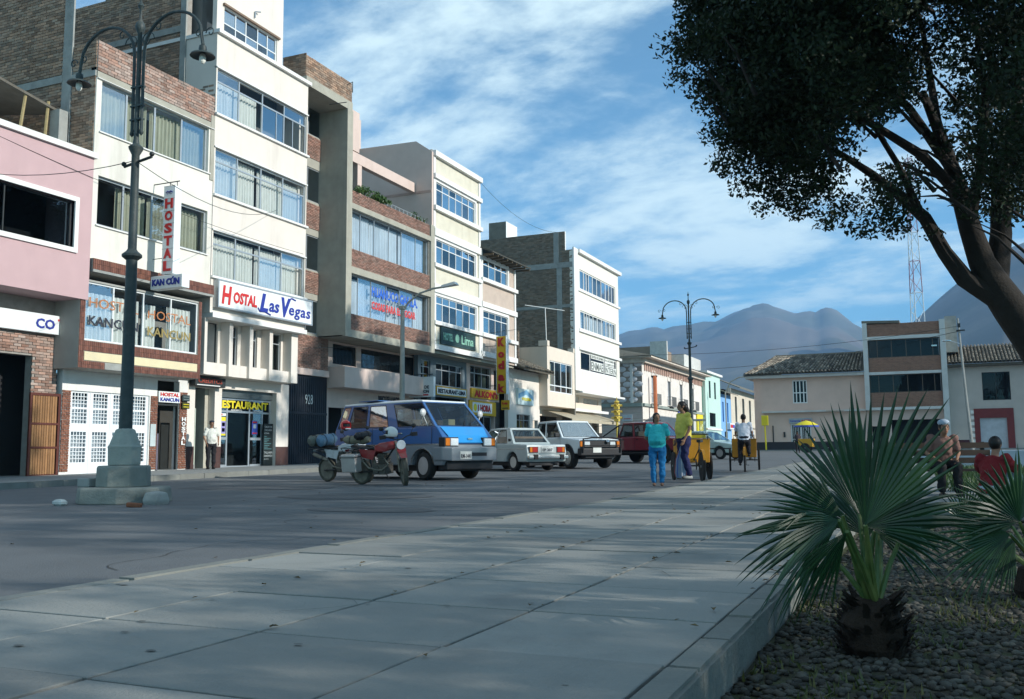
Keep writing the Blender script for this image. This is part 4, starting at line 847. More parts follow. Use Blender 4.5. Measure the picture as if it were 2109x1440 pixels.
mb = MB(); mb.lathe([(0, 0), (.22, 0), (.22, .01), (0, .01)], 20, Matrix.Translation((LG + .11, 49.65, 3.45)) @ Matrix.Rotation(R(90), 4, 'Y')); mb.build('emblem', yellowl, s)
window(b6, 'X', 49.2, 52.2, .4, 2.98, LG, us=(50.2, 51.2), m=alum, g=g_dark, name='shop_front')
mb = MB(); mb.fb('X', 52.65, 53.28, .3, 3.9, LG, LG + .03); mb.build('stone_pier', mat('dark_stone', (.06, .055, .05), .8, .4, 8, .5, 20), b6)
# hanging yellow signs
s = thing('photo_shop_sign', 'tall yellow hanging sign with red letters Kodak one below the other', 'sign', (-21.9, 48.6, 4.13))
mb = MB(); mb.box(-22.22, -21.63, 48.6, 48.9, 4.13, 7.42); mb.build('sign_panel', signy, s, bevel=.015)
mb = MB(); mb.box(-21.628, -21.60, 48.58, 48.92, 4.1, 7.45); mb.box(-22.24, -22.222, 48.58, 48.92, 4.1, 7.45); mb.build('sign_frame', signw, s)
for i, ch in enumerate('Kodak'): text(ch, 'Y', -22.12, 6.83 - i * .66, -48.585, .4, .5 if ch in 'Kdk' else .36, MATS['maroon_letter'], s, bold=.06)
mb = MB(); mb.tube([(-23.0, 48.75, 6.9), (-22.22, 48.75, 6.9)], .02, 5); mb.tube([(-23.0, 48.75, 4.6), (-22.22, 48.75, 4.6)], .02, 5); mb.each('bracket', darkmetal, s)
s = thing('photo_shop_sign', 'small square yellow sign hanging below the tall yellow one', 'sign', (-21.7, 48.6, 3.17))
mb = MB(); mb.box(-21.95, -21.45, 48.6, 48.68, 3.2, 3.75); mb.build('sign_panel', signy, s, bevel=.01); text('Kodak', 'Y', -21.88, 3.5, -48.59, .36, .14, MATS['maroon_letter'], s, bold=.04); mb = MB(); mb.box(-21.88, -21.52, 48.588, 48.6, 3.27, 3.32); mb.build('printed_line', darkl, s)
mb = MB(); mb.tube([(-21.7, 48.64, 3.75), (-21.7, 48.64, 4.13)], .012, 5); mb.each('bracket', darkmetal, s)

# ---- low white house with tiled eave
b7 = B('low_white_house', 'low white house with a dark tiled eave, a blue painted sign and one square opening', 53.3, 58.6, -23.6, 'house')
mb = MB(); wall(mb, 'X', 53.3, 58.55, .1, 6.05, -23.6, .25, [(54.63, 56.85, 1.2, 3.22), (57.3, 58.2, .3, 2.9)]); mb.build('wall', pinkwhite, b7)
core(b7, 'X', 53.4, 58.5, .1, 6, -24.6, 5, dark)
window(b7, 'X', 54.63, 56.85, 1.2, 3.22, -23.6, us=(55.3, 56.0), zs=(2.85,), m=alum, g=g_dark, fw=.04)
rfm = mat('weathered_clay_tile', (.17, .155, .125), .92, .3, 6, .4, 30, rnd='island', rv=.4, col2=(.20, .17, .13))
def barrel_roof(fr, u0, u1, d0, z0, d1, z1, pitch, ln, par, lim=0, m=rfm, mo=None, skew=None):
    "rows of half round tiles from eave (d0,z0) to ridge (d1,z1); first `lim` tiles single, the rest in one mesh"
    n = int((u1 - u0) / pitch); L = math.hypot(d0 - d1, z1 - z0); k = int(L / ln); sl = Vector((0, 0, 0)); seg = 5; prof = [(math.cos(math.pi * i / seg) * pitch * .36, math.sin(math.pi * i / seg) * pitch * .5) for i in range(seg + 1)]
    def tile(c, j, rnd_):
        vs = []; 
        for q, t in enumerate((j * ln - .03, (j + 1) * ln + .02)):
            s_ = (1.0, .86)[q]; a = t / L
            for (x, y) in prof:
                uu, dd, zz = c + x * s_, d0 + (d1 - d0) * a, z0 + (z1 - z0) * a + y * s_ + (.035 if q == 0 else 0) + rnd_
                if skew: uu = skew(uu, a)
                vs.append(fp(fr, uu, zz, dd))
        vs = vs + [tuple(Vector(v) - Vector((0, 0, .018))) for v in vs]; m_ = seg + 1; T = 2 * m_
        fs = [(i, i + 1, i + 1 + m_, i + m_) for i in range(seg)] + [(T + i, T + i + m_, T + i + 1 + m_, T + i + 1) for i in range(seg)] + [(i, T + i, T + i + 1, i + 1) for i in range(seg)] + [(m_ + i, m_ + i + 1, T + m_ + i + 1, T + m_ + i) for i in range(seg)]
        return vs, fs
    cnt = 0; mass = MB()
    for j in range(k):
        for i in range(n):
            vs, fs = tile(u0 + (i + .5) * pitch + random.uniform(-.01, .01), j, random.uniform(-.01, .015))
            if cnt < lim: MB().add(vs, fs).build('roof_tile', mo or m, par)
            else: mass.add(vs, fs)
            cnt += 1
    if mass.v: mass.build('roof_tiles', m, par, kind='stuff')
mb = MB(); mb.add([(-22.55, 53.4, 5.98), (-22.55, 58.7, 5.98), (-26.4, 58.7, 7.6), (-26.4, 53.4, 7.6), (-22.55, 53.4, 5.9), (-22.55, 58.7, 5.9), (-26.4, 58.7, 7.5), (-26.4, 53.4, 7.5)], [(0, 1, 2, 3), (4, 7, 6, 5), (0, 4, 5, 1), (1, 5, 6, 2), (2, 6, 7, 3), (3, 7, 4, 0)]); rr_ = mb.build('roof', mat('roof_boards', (.10, .09, .07), .9), b7)
barrel_roof('X', 53.4, 58.6, -22.5, 5.99, -26.3, 7.58, .3, .4, b7)
s = sign_box('shop_sign', 'pale blue painted sign board on the low white house', 'X', 54.55, 57.15, 3.82, 4.85, -23.6, -23.45, mat('pale_blue_board', (.42, .58, .62), .6, .2, 2, col2=(.62, .7, .66)))
mb = MB(); mb.add([(-23.445, 54.6, 4.5), (-23.445, 55.9, 4.8), (-23.445, 57.1, 4.4), (-23.445, 57.1, 4.15), (-23.445, 55.9, 4.5), (-23.445, 54.6, 4.2)], [(0, 1, 2, 3, 4, 5)]); mb.build('painted_shape', mat('mid_blue_print', (.16, .34, .5)), s)
text('POLLERIA', 'X', 55.2, 4.1, -23.44, 1.5, .2, yellowl, s, bold=.04)
mb = MB(); mb.box(-28.0, -25.0, 57.5, 58.4, 5.5, 9.0); b7b = mb.build('rear_wall', mortar, b7); bricks_mass('Y', -28, -24.6, 6.0, 9.0, -57.46, .26, .1, brick_i, b7)

# ---- narrow cream bay house
b8 = B('narrow_bay_house', 'narrow cream house with one big gridded bay window and a tall corner post', 58.5, 63.9, -23.0, 'house')
mb = MB(); wall(mb, 'X', 58.5, 63.9, 3.9, 7.94, -23.0, .25, [(58.96, 63.4, 4.87, 7.0)]); mb.fb('X', 58.5, 58.75, 3.9, 7.9, -26, -23.25); mb.fb('X', 58.45, 58.85, 7.94, 8.3, -23.6, -22.95); mb.fb('X', 63.6, 63.9, 7.94, 8.25, -23.4, -22.97); mb.fb('X', 58.75, 63.9, 3.9, 4.1, -25, -23.25); mb.build('wall', mat('warm_plaster', (.68, .60, .50), .85, .05, 2, dirt=.2, dcol=(.45, .38, .3), streak=1), b8)
window(b8, 'X', 58.96, 63.4, 4.87, 7.0, -23.0, us=(60.0, 61.2, 62.3), zs=(5.33,), fw=.07, m=whitemetal, g=g_win, cur=curtain_g, cgap=((59.9, 63.3),), inset=.05)
core(b8, 'X', 58.8, 63.8, 4.1, 7.8, -24.3, 4)
mb = MB(); wall(mb, 'X', 58.5, 63.9, .1, 3.9, -24.1, .2, [(59.0, 63.5, .1, 3.3)]); mb.build('ground_floor_wall', MATS['warm_plaster'], b8); core(b8, 'X', 58.6, 63.8, .1, 3.9, -25.2, 4, dark, 'shop_interior')
aw = thing('awning', 'beige canvas awning sloping out over the shops at the street corner', 'awning', (-24, 66, 3.1))
mb = MB(); mb.add([(-24.0, 60.2, 3.72), (-24.0, 71.2, 3.75), (-21.9, 71.2, 3.15), (-21.9, 60.2, 3.05), (-24.0, 60.2, 3.69), (-24.0, 71.2, 3.72), (-21.9, 71.2, 3.12), (-21.9, 60.2, 3.02)], [(0, 1, 2, 3), (4, 7, 6, 5), (0, 4, 5, 1), (1, 5, 6, 2), (2, 6, 7, 3), (3, 7, 4, 0)]); mb.box(-21.92, -21.89, 60.2, 71.2, 2.85, 3.06); mb.build('canvas', mat('canvas', (.42, .37, .27), .9, .12, 3, dirt=.3, dcol=(.25, .22, .17)), aw)
for y in (60.3, 65.8, 71.1): mb = MB(); mb.tube([(-24.0, y, 2.75), (-21.95, y, 3.03)], .02, 5); mb.build('awning_arm', darkmetal, aw)

# ---- tall white corner building with bare brick side
b9 = B('white_corner_building', 'tall white corner building with a bare brick side wall and lettered windows', 63.9, 75.1)
W9 = [(65.35, 74.2, 12.9, 14.4), (65.35, 74.15, 9.9, 11.3), (65.3, 74.25, 6.78, 8.27)]
mb = MB(); wall(mb, 'X', 63.9, 75.0, 5.25, 15.55, -23.0, .26, W9); mb.build('wall', mat('bright_white_plaster', (.72, .69, .61), .85, .04, 2, dirt=.4, dcol=(.58, .54, .48), ds=.8, streak=1), b9)
mb = MB(); mb.fb('X', 63.86, 64.75, 5.25, 15.8, -23.02, -22.9); mb.fb('X', 64.75, 75.3, 15.55, 15.82, -31, -22.75)
for z in (12.55 - .02, 9.55 - .1, 6.4): pass
mb.fb('X', 64.75, 75.2, 14.55, 14.7, -23.0, -22.82) if False else None
mb.fb('X', 64.75, 75.25, 12.7, 12.86, -22.999, -22.9); mb.fb('X', 64.75, 75.25, 9.65, 9.86, -22.999, -22.85); mb.fb('X', 64.75, 75.25, 8.3, 8.5, -22.999, -22.85); mb.fb('X', 64.75, 75.35, 5.1, 5.248, -25, -22.7); mb.build('trim_band', trim, b9)
for k, W in enumerate(W9):
    if k < 2: window(b9, 'X', *W, -23.0, us=(66.4, 67.0, 67.55, 68.5, 69.5, 70.6, 71.7, 72.6, 73.3), fw=.09, m=trim, g=g_win if k else g_blue, inset=.06, cur=curtain_b, cgap=((66.5, 67.4), (71.7, 73.0)))
    else: w9 = window(b9, 'X', *W, -23.0, us=(67.55, 71.0), fw=.12, m=trim, g=g_dark, inset=.06)
for (u, z, wd, tx, h) in ((67.8, 7.95, 3.0, 'CENTRO DE IDIOMAS', .2), (67.8, 7.05, 2.9, 'ENMAE', .6), (71.2, 7.95, 2.4, 'ACADEMIA', .18), (71.2, 7.66, 2.4, 'COMPUTO', .18), (71.2, 7.05, 2.9, 'INTERN', .45)):
    pn = MB(); pn.fb('X', u - .05, u + wd + .05, z - .05, z + h + .06, -23.05, -23.04); pn.build('window_banner', mat('banner_white', (.72, .74, .70), .7), w9); text(tx, 'X', u, z, -23.035, wd, h, mat('grey_letter', (.16, .18, .17)), w9, bold=.02, depth=.005)
core(b9, 'X', 64.2, 74.8, 5.3, 15.4, -24.3, 6)
mb = MB(); mb.box(-31, -23.63, 63.92, 64.15, 2, 17.04); mb.box(-23.63, -23.03, 63.92, 64.15, 2, 15.62); mb.box(-29.8, -28.38, 63.92, 66, 17.04, 18.3); mb.build('side_wall', mat('dull_mortar', (.19, .18, .15), .95, .2, 3, .3, 30), b9)  # mortar tone darker than on the other walls
bricks_mass('Y', -31, -23.03, 6.0, 17.0, -63.9, .26, .1, mat('dull_clay_brick', (.22, .16, .115), .95, .15, 6, .3, 50, rnd='island', rv=.3, col2=(.19, .165, .13), dirt=.5, dcol=(.17, .15, .125), ds=.35), b9, t=.03, keep=lambda u, z: not (14.3 < z < 14.75 or 11.35 < z < 11.6 or -24.3 < u < -23.85) and not (u > -23.66 and z > 15.6), name='side_brickwork')
mb = MB(); mb.box(-31, -23.04, 63.885, 63.92, 14.32, 14.72); mb.box(-31, -23.04, 63.885, 63.92, 11.36, 11.58); mb.box(-24.28, -23.87, 63.875, 63.92, 6, 14.3); mb.box(-24.5, -24.1, 63.875, 63.92, 14.72, 17.0); mb.build('side_frame', dconc, b9)
mb = MB(); mb.box(-28.37, -28.34, 63.9, 66, 17.04, 18.3); mb.fb('X', 63.93, 64.1, 15.63, 17.05, -23.62, -23.6); mb.build('plaster_end', trim, b9)
mb = MB(); wall(mb, 'X', 63.9, 73.0, .1, 5.09, -24.0, .2, [(65.9, 67.6, 4.5, 4.93), (68.6, 72.2, 4.5, 4.93), (64.5, 69.9, .1, 3.6), (70.6, 72.3, .1, 3.3)]); mb.box(-31, -24.2, 72.8, 73.0, .1, 5.09); mb.build('ground_floor_wall', MATS['warm_plaster'], b9); core(b9, 'X', 64, 72.9, .1, 5.0, -25, 4, dark, 'shop_interior')
mb = MB(); mb.fb('X', 65.3, 73.5, 3.82, 4.02, -24.0, -23.55); mb.build('cornice', trim, b9)
lat = MB()
for (a, b) in ((65.9, 67.6), (68.6, 72.2)):
    u = a
    while u < b - .1: lat.fb('X', u, u + .05, 4.5, 4.93, -24.1, -24.04); lat.add([(-24.07, u + .05, 4.5), (-24.07, u + .1, 4.5), (-24.07, u + .32, 4.93), (-24.07, u + .27, 4.93)], [(0, 1, 2, 3)]); u += .3
lat.build('lattice', trim, b9, kind='stuff')

# ---- old house with oval medallions on its side
b10 = B('medallion_house', 'old two storey house with white ovals on its shaded side and arched upper doors', 81.8, 106.5)
hz_ = [(85.0, 86.3, 5.3, 7.75), (91.0, 92.2, 5.3, 7.7), (96.0, 97.2, 5.3, 7.7), (101.3, 102.5, 5.3, 7.6)]
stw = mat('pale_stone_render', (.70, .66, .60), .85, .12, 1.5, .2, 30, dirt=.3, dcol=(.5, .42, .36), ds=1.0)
mb = MB(); wall(mb, 'X', 81.8, 106.5, .6, 8.75, -23.0, .3, hz_); mb.box(-36, -23.3, 81.8, 82.1, .6, 8.75); mb.build('wall', stw, b10)
core(b10, 'X', 82.2, 106.4, .6, 8.7, -24.4, 4, dark)
for h in hz_:
    d_ = MB(); d_.fb('X', h[0] + .1, h[1] - .1, h[2], h[3], -23.24, -23.2); d_.build('shutter_door', mat('grey_shutter', (.30, .33, .36), .7), b10)
    ar = MB(); n = 10; cxx = (h[0] + h[1]) / 2; rr = (h[1] - h[0]) / 2
    for i in range(n):
        a0, a1 = math.pi * i / n, math.pi * (i + 1) / n
        ar.add([fp('X', cxx + rr * math.cos(a), h[3] + rr * math.sin(a) * .8, d) for d in (-23.0, -22.93) for a in (a0, a1)] + [fp('X', cxx + (rr + .14) * math.cos(a), h[3] + (rr + .14) * math.sin(a) * .8, d) for d in (-23.0, -22.93) for a in (a0, a1)], [(2, 3, 7, 6), (0, 1, 3, 2), (4, 6, 7, 5)])
    ar.build('arch_moulding', stw, b10)
    rl = MB(); rl.box(-22.98, -22.5, h[0] - .3, h[1] + .3, 5.12, 5.2)
    for i in range(13): u = h[0] - .28 + (h[1] - h[0] + .56) * i / 12; rl.tube([(-22.52, u, 5.2), (-22.52, u, 6.1)], .018, 4)
    rl.tube([(-22.52, h[0] - .3, 6.1), (-22.52, h[1] + .3, 6.1)], .025, 5); rl.tube([(-22.98, h[0] - .3, 6.1), (-22.52, h[0] - .3, 6.1)], .025, 5); rl.build('balcony_rail', mat('grey_iron', (.16, .17, .17), .6), b10)
mb = MB(); mb.fb('X', 81.0, 107, 9.15, 9.3, -24, -21.9); mb.fb('X', 81.5, 106.6, 8.75, 9.15, -23.0, -22.6); mb.box(-36, -24, 81.05, 82, 9.15, 9.3); mb.box(-36, -23.0, 81.4, 81.8, 8.75, 9.15); mb.build('cornice', mat('cornice_tan', (.62, .55, .47), .85, dirt=.3), b10)
mb = MB(); mb.add([(-21.8, 80.8, 9.31), (-21.8, 107, 9.31), (-26, 107, 10.3), (-26, 83, 10.3), (-36, 83, 10.3), (-36, 80.8, 9.31)], [(0, 1, 2, 3), (0, 3, 4, 5)]); mb.build('roof', mat('dark_tile_roof2', (.16, .15, .12), .9, .3, 3, .4, 20), b10)
k = 0
den_ = MB()
for i in range(34): u = 82.5 + i * .72; den_.fb('X', u, u + .3, 8.1, 8.72, -22.99, -22.9)
den_.build('frieze', mat('terracotta_trim', (.46, .30, .24), .85), b10)
mb = MB(); mb.fb('X', 81.75, 106.6, 4.85, 5.1, -23.0, -22.8); mb.box(-36, -23.0, 81.55, 81.8, 4.8, 5.12); mb.build('ledge', mat('verdigris_ledge', (.28, .33, .30), .9, dirt=.4), b10)
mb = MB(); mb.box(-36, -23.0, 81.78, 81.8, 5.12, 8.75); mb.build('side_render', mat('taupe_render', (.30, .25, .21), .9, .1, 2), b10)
ov = MB(); ovm = mat('white_oval', (.60, .60, .62), .85, .08, 3)
M4 = Matrix.Rotation(R(90), 4, 'X')
ovp = MB(); ovp.lathe([(0, .06), (.34, .05), (.42, 0)], 14, Matrix.Scale(.62, 4, (0, 0, 1)) @ M4); ome = ovp.mesh('oval_medallion', ovm, True)
for r_ in range(8):
    for c_ in range(10):
        x = -23.85 - c_ * 1.05 + (.52 if r_ % 2 else 0)
        if -24.75 < x < -23.95 and False: continue
        o = link('oval_medallion', ome, b10); o.location = (x, 81.78, 5.45 + r_ * .46); o.scale = (1.0, 1, .95)
mb = MB(); mb.box(-24.1, -23.85, 81.7, 81.8, 5.15, 8.7); mb.build('drainpipe', trim, b10)
mb = MB()
for r_ in range(7): mb.box(-36, -23.0, 81.74, 81.8, .9 + r_ * .56, 1.38 + r_ * .56)
mb.build('rusticated_base', mat('pinkish_stone', (.50, .42, .38), .85, .1, 3), b10)
mb = MB(); mb.fb('X', 81.8, 106.5, .6, 1.7, -23.0, -22.96); mb.each('painted_base', mat('pale_base', (.55, .5, .45)), b10)
s = sign_box('street_plate', 'pale plate with red print on the shaded side of the medallion house', 'Y', -24.9, -23.95, 3.5, 4.1, -81.74, -81.7, mat('pale_plate', (.5, .55, .58))); mb = MB(); mb.fb('Y', -24.75, -24.1, 3.68, 3.78, -81.7, -81.69); mb.build('printed_line', mat('faded_red', (.45, .2, .2)), s)
s = sign_box('shop_sign', 'square blue wall sign with white figures on the medallion house, the upper one', 'X', 94.8, 97.6, 3.6, 4.9, -23.0, -22.9, mat('royal_blue', (.05, .08, .42))); text('360', 'X', 95.2, 3.95, -22.89, 2.0, .6, whitel, s, bold=.03)
s = sign_box('shop_sign', 'blue wall sign with a white figure below the square one', 'X', 93.6, 96.4, 1.6, 3.2, -23.0, -22.88, MATS['royal_blue'] if 'royal_blue' in MATS else bluel); mb = MB(); mb.lathe([(0, 0), (.4, 0), (.4, .02), (0, .02)], 16, Matrix.Translation((-22.87, 95, 2.2)) @ Matrix.Rotation(R(90), 4, 'Y')); mb.build('emblem', whitel, s)
s = sign_box('shop_sign', 'yellow wall panel beside the grey sign at the end of the medallion house', 'X', 103.2, 106.2, 1.6, 5.0, -23.0, -22.85, yellowl)
pl = thing('orange_pipe', 'tall orange pipe fixed to the street face of the medallion house', 'pipe', (-22.7, 84.8, 2.6)); mb = MB(); mb.tube([(-22.4, 84.0, 2.7), (-22.4, 84.0, 7.7)], .17, 8); mb.build('pipe', mat('orange_pipe_paint', (.55, .17, .07), .6), pl); mb = MB(); mb.tube([(-22.75, 84.0, 7.65), (-22.2, 84.0, 7.65)], .09, 6); mb.tube([(-22.75, 84.0, 3.2), (-22.35, 84.0, 3.2)], .04, 6); mb.build('clamp', darkmetal, pl)

# block behind the medallion house, green, blue and old houses
bb = thing('rear_block', 'bare brick block with pale concrete ends rising behind the medallion house', 'building', (-30, 112, 1)); mb = MB(); mb.box(-38, -27, 101, 109, 1, 12.4); mb.build('wall', mat('tan_brick_far', (.26, .20, .15), .9, .15, 2, .3, 10), bb)
mb = MB(); mb.box(-27.0, -25.5, 109.0, 118, 1, 12.2); mb.box(-27.4, -25.5, 100.9, 101.3, 9, 12.9); mb.each('end_wall', mat('pale_far', (.52, .52, .48), .9), bb)
b11 = B('green_house', 'mint green two storey house with a darker green side, past the medallion house', 106.6, 115.2, -22.6, 'house')
mb = MB(); wall(mb, 'X', 106.6, 115.2, .7, 9.7, -22.6, .3, [(108.6, 109.6, 6.9, 8.9), (111.6, 112.6, 6.9, 8.9), (108.6, 112, 3.6, 5.2), (107.5, 109.5, .7, 2.9), (111, 113.5, .7, 2.9)]); mb.build('wall', mat('mint_plaster', (.48, .66, .58), .85, .06, 1, dirt=.1), b11)
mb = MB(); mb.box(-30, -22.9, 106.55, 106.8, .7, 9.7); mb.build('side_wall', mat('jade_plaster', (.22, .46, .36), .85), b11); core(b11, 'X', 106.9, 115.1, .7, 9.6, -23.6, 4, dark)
mb = MB(); mb.fb('X', 106.5, 115.4, 9.7, 9.95, -27, -22.3); mb.fb('X', 106.6, 115.2, 3.2, 3.4, -22.6, -22.45); mb.each('trim_band', trim, b11)
for h in ((108.6, 109.6, 6.9, 8.9), (111.6, 112.6, 6.9, 8.9), (108.6, 112, 3.6, 5.2)): window(b11, 'X', *h, -22.6, us=((h[0] + h[1]) / 2,), m=darkmetal, g=g_dark)
b12 = B('blue_house', 'bright blue narrow house with tall blue doors and a tiled eave', 117, 124, -23, 'house')
mb = MB(); wall(mb, 'X', 115.3, 124, .7, 7.9, -23.0, .3, [(118.2, 119.2, 4.4, 6.9), (121.2, 122.2, 4.4, 6.9), (119.3, 121.3, .7, 3.2)]); mb.build('wall', mat('sky_blue_plaster', (.20, .40, .68), .85, .08, 1), b12)
for (a, c) in ((118.2, 119.2), (121.2, 122.2)): mb = MB(); mb.fb('X', a, c, 4.4, 6.9, -23.2, -23.15); mb.build('door', mat('deep_blue_door', (.08, .2, .42)), b12)
core(b12, 'X', 115.4, 123.9, .7, 7.8, -23.5, 4, dark)
mb = MB(); mb.add([(-22.0, 115.2, 8.0), (-22, 124.1, 8.0), (-26, 124.1, 9.4), (-26, 115.2, 9.4), (-22.0, 115.2, 7.9), (-22, 124.1, 7.9), (-26, 124.1, 9.3), (-26, 115.2, 9.3)], [(0, 1, 2, 3), (4, 7, 6, 5), (0, 4, 5, 1), (1, 5, 6, 2), (2, 6, 7, 3), (3, 7, 4, 0)]); mb.build('roof', MATS['dark_tile_roof2'], b12)
s = sign_box('shop_sign', 'white sign with red and blue bars projecting from the blue house', 'X', 120.5, 123.6, 3.5, 4.3, -22.95, -22.5, signw)
mb = MB(); mb.fb('X', 120.7, 122.3, 3.7, 4.1, -22.5, -22.48); mb.build('printed_area', redl, s); mb = MB(); mb.fb('X', 122.4, 123.5, 3.7, 4.1, -22.5, -22.48); mb.build('printed_area', MATS['royal_blue'], s)
b13 = B('old_street_house', 'weathered cream house with dark openings and a ragged tiled roof, farthest in the street', 125, 146, -23, 'house')
hh_ = [(127.0, 128.4, 4.6, 8.0), (132.5, 134.2, 4.6, 8.0), (138, 139.6, 4.6, 8.0), (127, 129, .7, 3.6), (132.5, 134.2, .7, 3.6), (138, 140, .7, 3.6)]
mb = MB(); wall(mb, 'X', 124.1, 160, .7, 9.0, -23.0, .4, hh_); mb.build('wall', mat('old_cream', (.58, .52, .42), .9, .12, .8, .3, 20, dirt=.5, dcol=(.35, .3, .25)), b13); core(b13, 'X', 124.3, 159, .7, 8.9, -24, 4, dark)
mb = MB(); mb.fb('X', 124.2, 160, 4.0, 4.25, -23, -22.7); mb.build('ledge', MATS['old_cream'], b13)
mb = MB(); mb.add([(-21.8, 124.2, 9.0), (-21.8, 160, 9.0), (-26, 160, 10.8), (-26, 124.2, 10.8), (-21.8, 124.2, 8.9), (-21.8, 160, 8.9), (-26, 160, 10.7), (-26, 124.2, 10.7)], [(0, 1, 2, 3), (4, 7, 6, 5), (0, 4, 5, 1), (1, 5, 6, 2), (2, 6, 7, 3), (3, 7, 4, 0)]); mb.build('roof', MATS['dark_tile_roof2'], b13)

# ------------------------------------------------------------------ far side of the square (fronts look towards the camera)
pc = B('corner_house', 'pale pink corner house with a clay tiled roof and rounded left corner', -13.2, -4.3, -83, 'house', 'Y')
mb = MB(); wall(mb, 'Y', -12.6, -4.3, .5, 7.2, -83, .3, [(-10.12, -8.92, 4.76, 6.74), (-10.4, -8.72, .62, 3.02)])
n = 6; prev = None
for i in range(n + 1):   # rounded corner
    a = math.pi / 2 * i / n; q = (-12.6 - .9 * math.sin(a), 83.9 - .9 * math.cos(a))
    if prev: mb.add([(prev[0], prev[1], .5), (q[0], q[1], .5), (q[0], q[1], 7.2), (prev[0], prev[1], 7.2)], [(0, 1, 2, 3)])
    prev = q
mb.add([(-13.5, 83.9, .5), (-13.5, 98, .5), (-13.5, 98, 7.2), (-13.5, 83.9, 7.2)], [(0, 1, 2, 3)])
pcm = mat('corner_house_plaster', (.66, .50, .42), .85, .08, .8, .15, 30, dirt=.3, dcol=(.45, .34, .28), ds=.5)
mb.build('wall', pcm, pc)
core(pc, 'Y', -12.4, -4.5, .5, 7, -84.5, 6, dark)
mb = MB(); mb.fb('Y', -12.6, -4.3, .62, 1.5, -83, -82.97)
prev = None
for i in range(n + 1):
    a = math.pi / 2 * i / n; q = (-12.6 - .93 * math.sin(a), 83.9 - .93 * math.cos(a))
    if prev: mb.add([(prev[0], prev[1], .62), (q[0], q[1], .62), (q[0], q[1], 1.5), (prev[0], prev[1], 1.5)], [(0, 1, 2, 3)])
    prev = q
mb.build('painted_base', mat('black_base', (.03, .03, .035), .6, .2, 2), pc)
mb = MB(); mb.fb('Y', -12.7, -4.3, 3.98, 4.12, -83, -82.55); mb.fb('Y', -12.7, -4.3, 6.95, 7.2, -83, -82.4); mb.box(-14.0, -13.5, 82.6, 98, 7.0, 7.2); mb.box(-14.0, -12.7, 82.42, 83.9, 6.98, 7.2); mb.build('cornice', mat('grey_white_trim', (.55, .56, .54), .8, .1, 2, dirt=.4, dcol=(.4, .35, .3)), pc)
mb = MB(); mb.fb('Y', -12.7, -4.3, 4.121, 4.24, -83, -82.6); mb.build('moulding', pcm, pc)
window(pc, 'Y', -10.12, -8.92, 4.76, 6.74, -83, us=(-9.82, -9.52, -9.22), zs=(5.66,), fw=.09, m=whitemetal, g=g_dark, inset=.05)
dw = window(pc, 'Y', -10.4, -8.72, .62, 3.02, -83, us=(-9.56,), zs=(1.7,), fw=.09, m=whitemetal, g=g_win, inset=.08, name='door'); mb = MB()
for i in range(12): x = -10.3 + i * .135; mb.fb('Y', x, x + .03, .7, 2.95, -83.02, -82.99)
mb.build('door_grille', whitemetal, dw)
s = sign_box('shop_sign', 'grey-blue sign with blue and red lettering over the grilled door of the corner house', 'Y', -10.5, -8.65, 3.05, 3.48, -82.97, -82.85, mat('grey_blue_board', (.35, .42, .46))); text('Comercial', 'Y', -10.42, 3.18, -82.84, .85, .18, MATS['royal_blue'], s, bold=.02); text('ALBERTO', 'Y', -9.5, 3.18, -82.84, .8, .18, redl, s, bold=.03)
mb = MB()
for i in range(11): mb.fb('Y', -7.4 + i * .13, -7.31 + i * .13, 4.0, 4.1, -82.54, -82.5)
mb.build('sun_dashes', mat('ledge_sun_tint', (.6, .46, .36)), pc)  # pale little boxes painted in for the sunlit bits of the ledge
mb = MB(); mb.fb('Y', -11.9, -11.82, 1.5, 2.9, -82.98, -82.92); mb.fb('Y', -11.0, -10.85, 1.9, 2.35, -82.98, -82.9); mb.build('wall_box', darkmetal, pc)
# hipped tile roof
mb = MB(); mb.add([(-14.15, 82.2, 7.22), (-4.3, 82.2, 7.22), (-4.3, 86.6, 9.1), (-11.9, 86.6, 9.1), (-14.15, 98, 7.22), (-11.9, 96, 9.1), (-4.3, 96, 9.0)], [(0, 1, 2, 3), (0, 3, 5, 4), (3, 2, 6, 5)]); mb.build('roof', MATS['roof_boards'], pc)
rfo = mat('weathered_clay_tile_single', (.17, .155, .125), .92, .3, 6, .4, 30, rnd='object', rv=.6, col2=(.27, .22, .17))
barrel_roof('Y', -14.1, -4.35, -82.15, 7.27, -86.6, 9.16, .30, .46, pc, lim=290, mo=rfo, skew=lambda u, a: u + max(0, (-4.35 - u) / 9.75) * 2.2 * a)
mb = MB(); mb.tube([(-13.1, 84.5, 8.05), (-11.9, 86.6, 9.2), (-4.3, 86.6, 9.2)], .12, 6); mb.build('ridge_tile', rfm, pc)
post = thing('post_box', 'yellow box on a thin yellow post at the rounded corner of the pale pink house', 'post', (-12.3, 82.0, .83)); mb = MB(); mb.box(-12.66, -12.1, 81.9, 82.2, 2.9, 3.75); mb.build('box', yellowl, post, bevel=.02); mb = MB(); mb.tube([(-12.35, 82.05, .8), (-12.4, 82.05, 2.92)], .07, 6); mb.build('pole', yellowl, post)

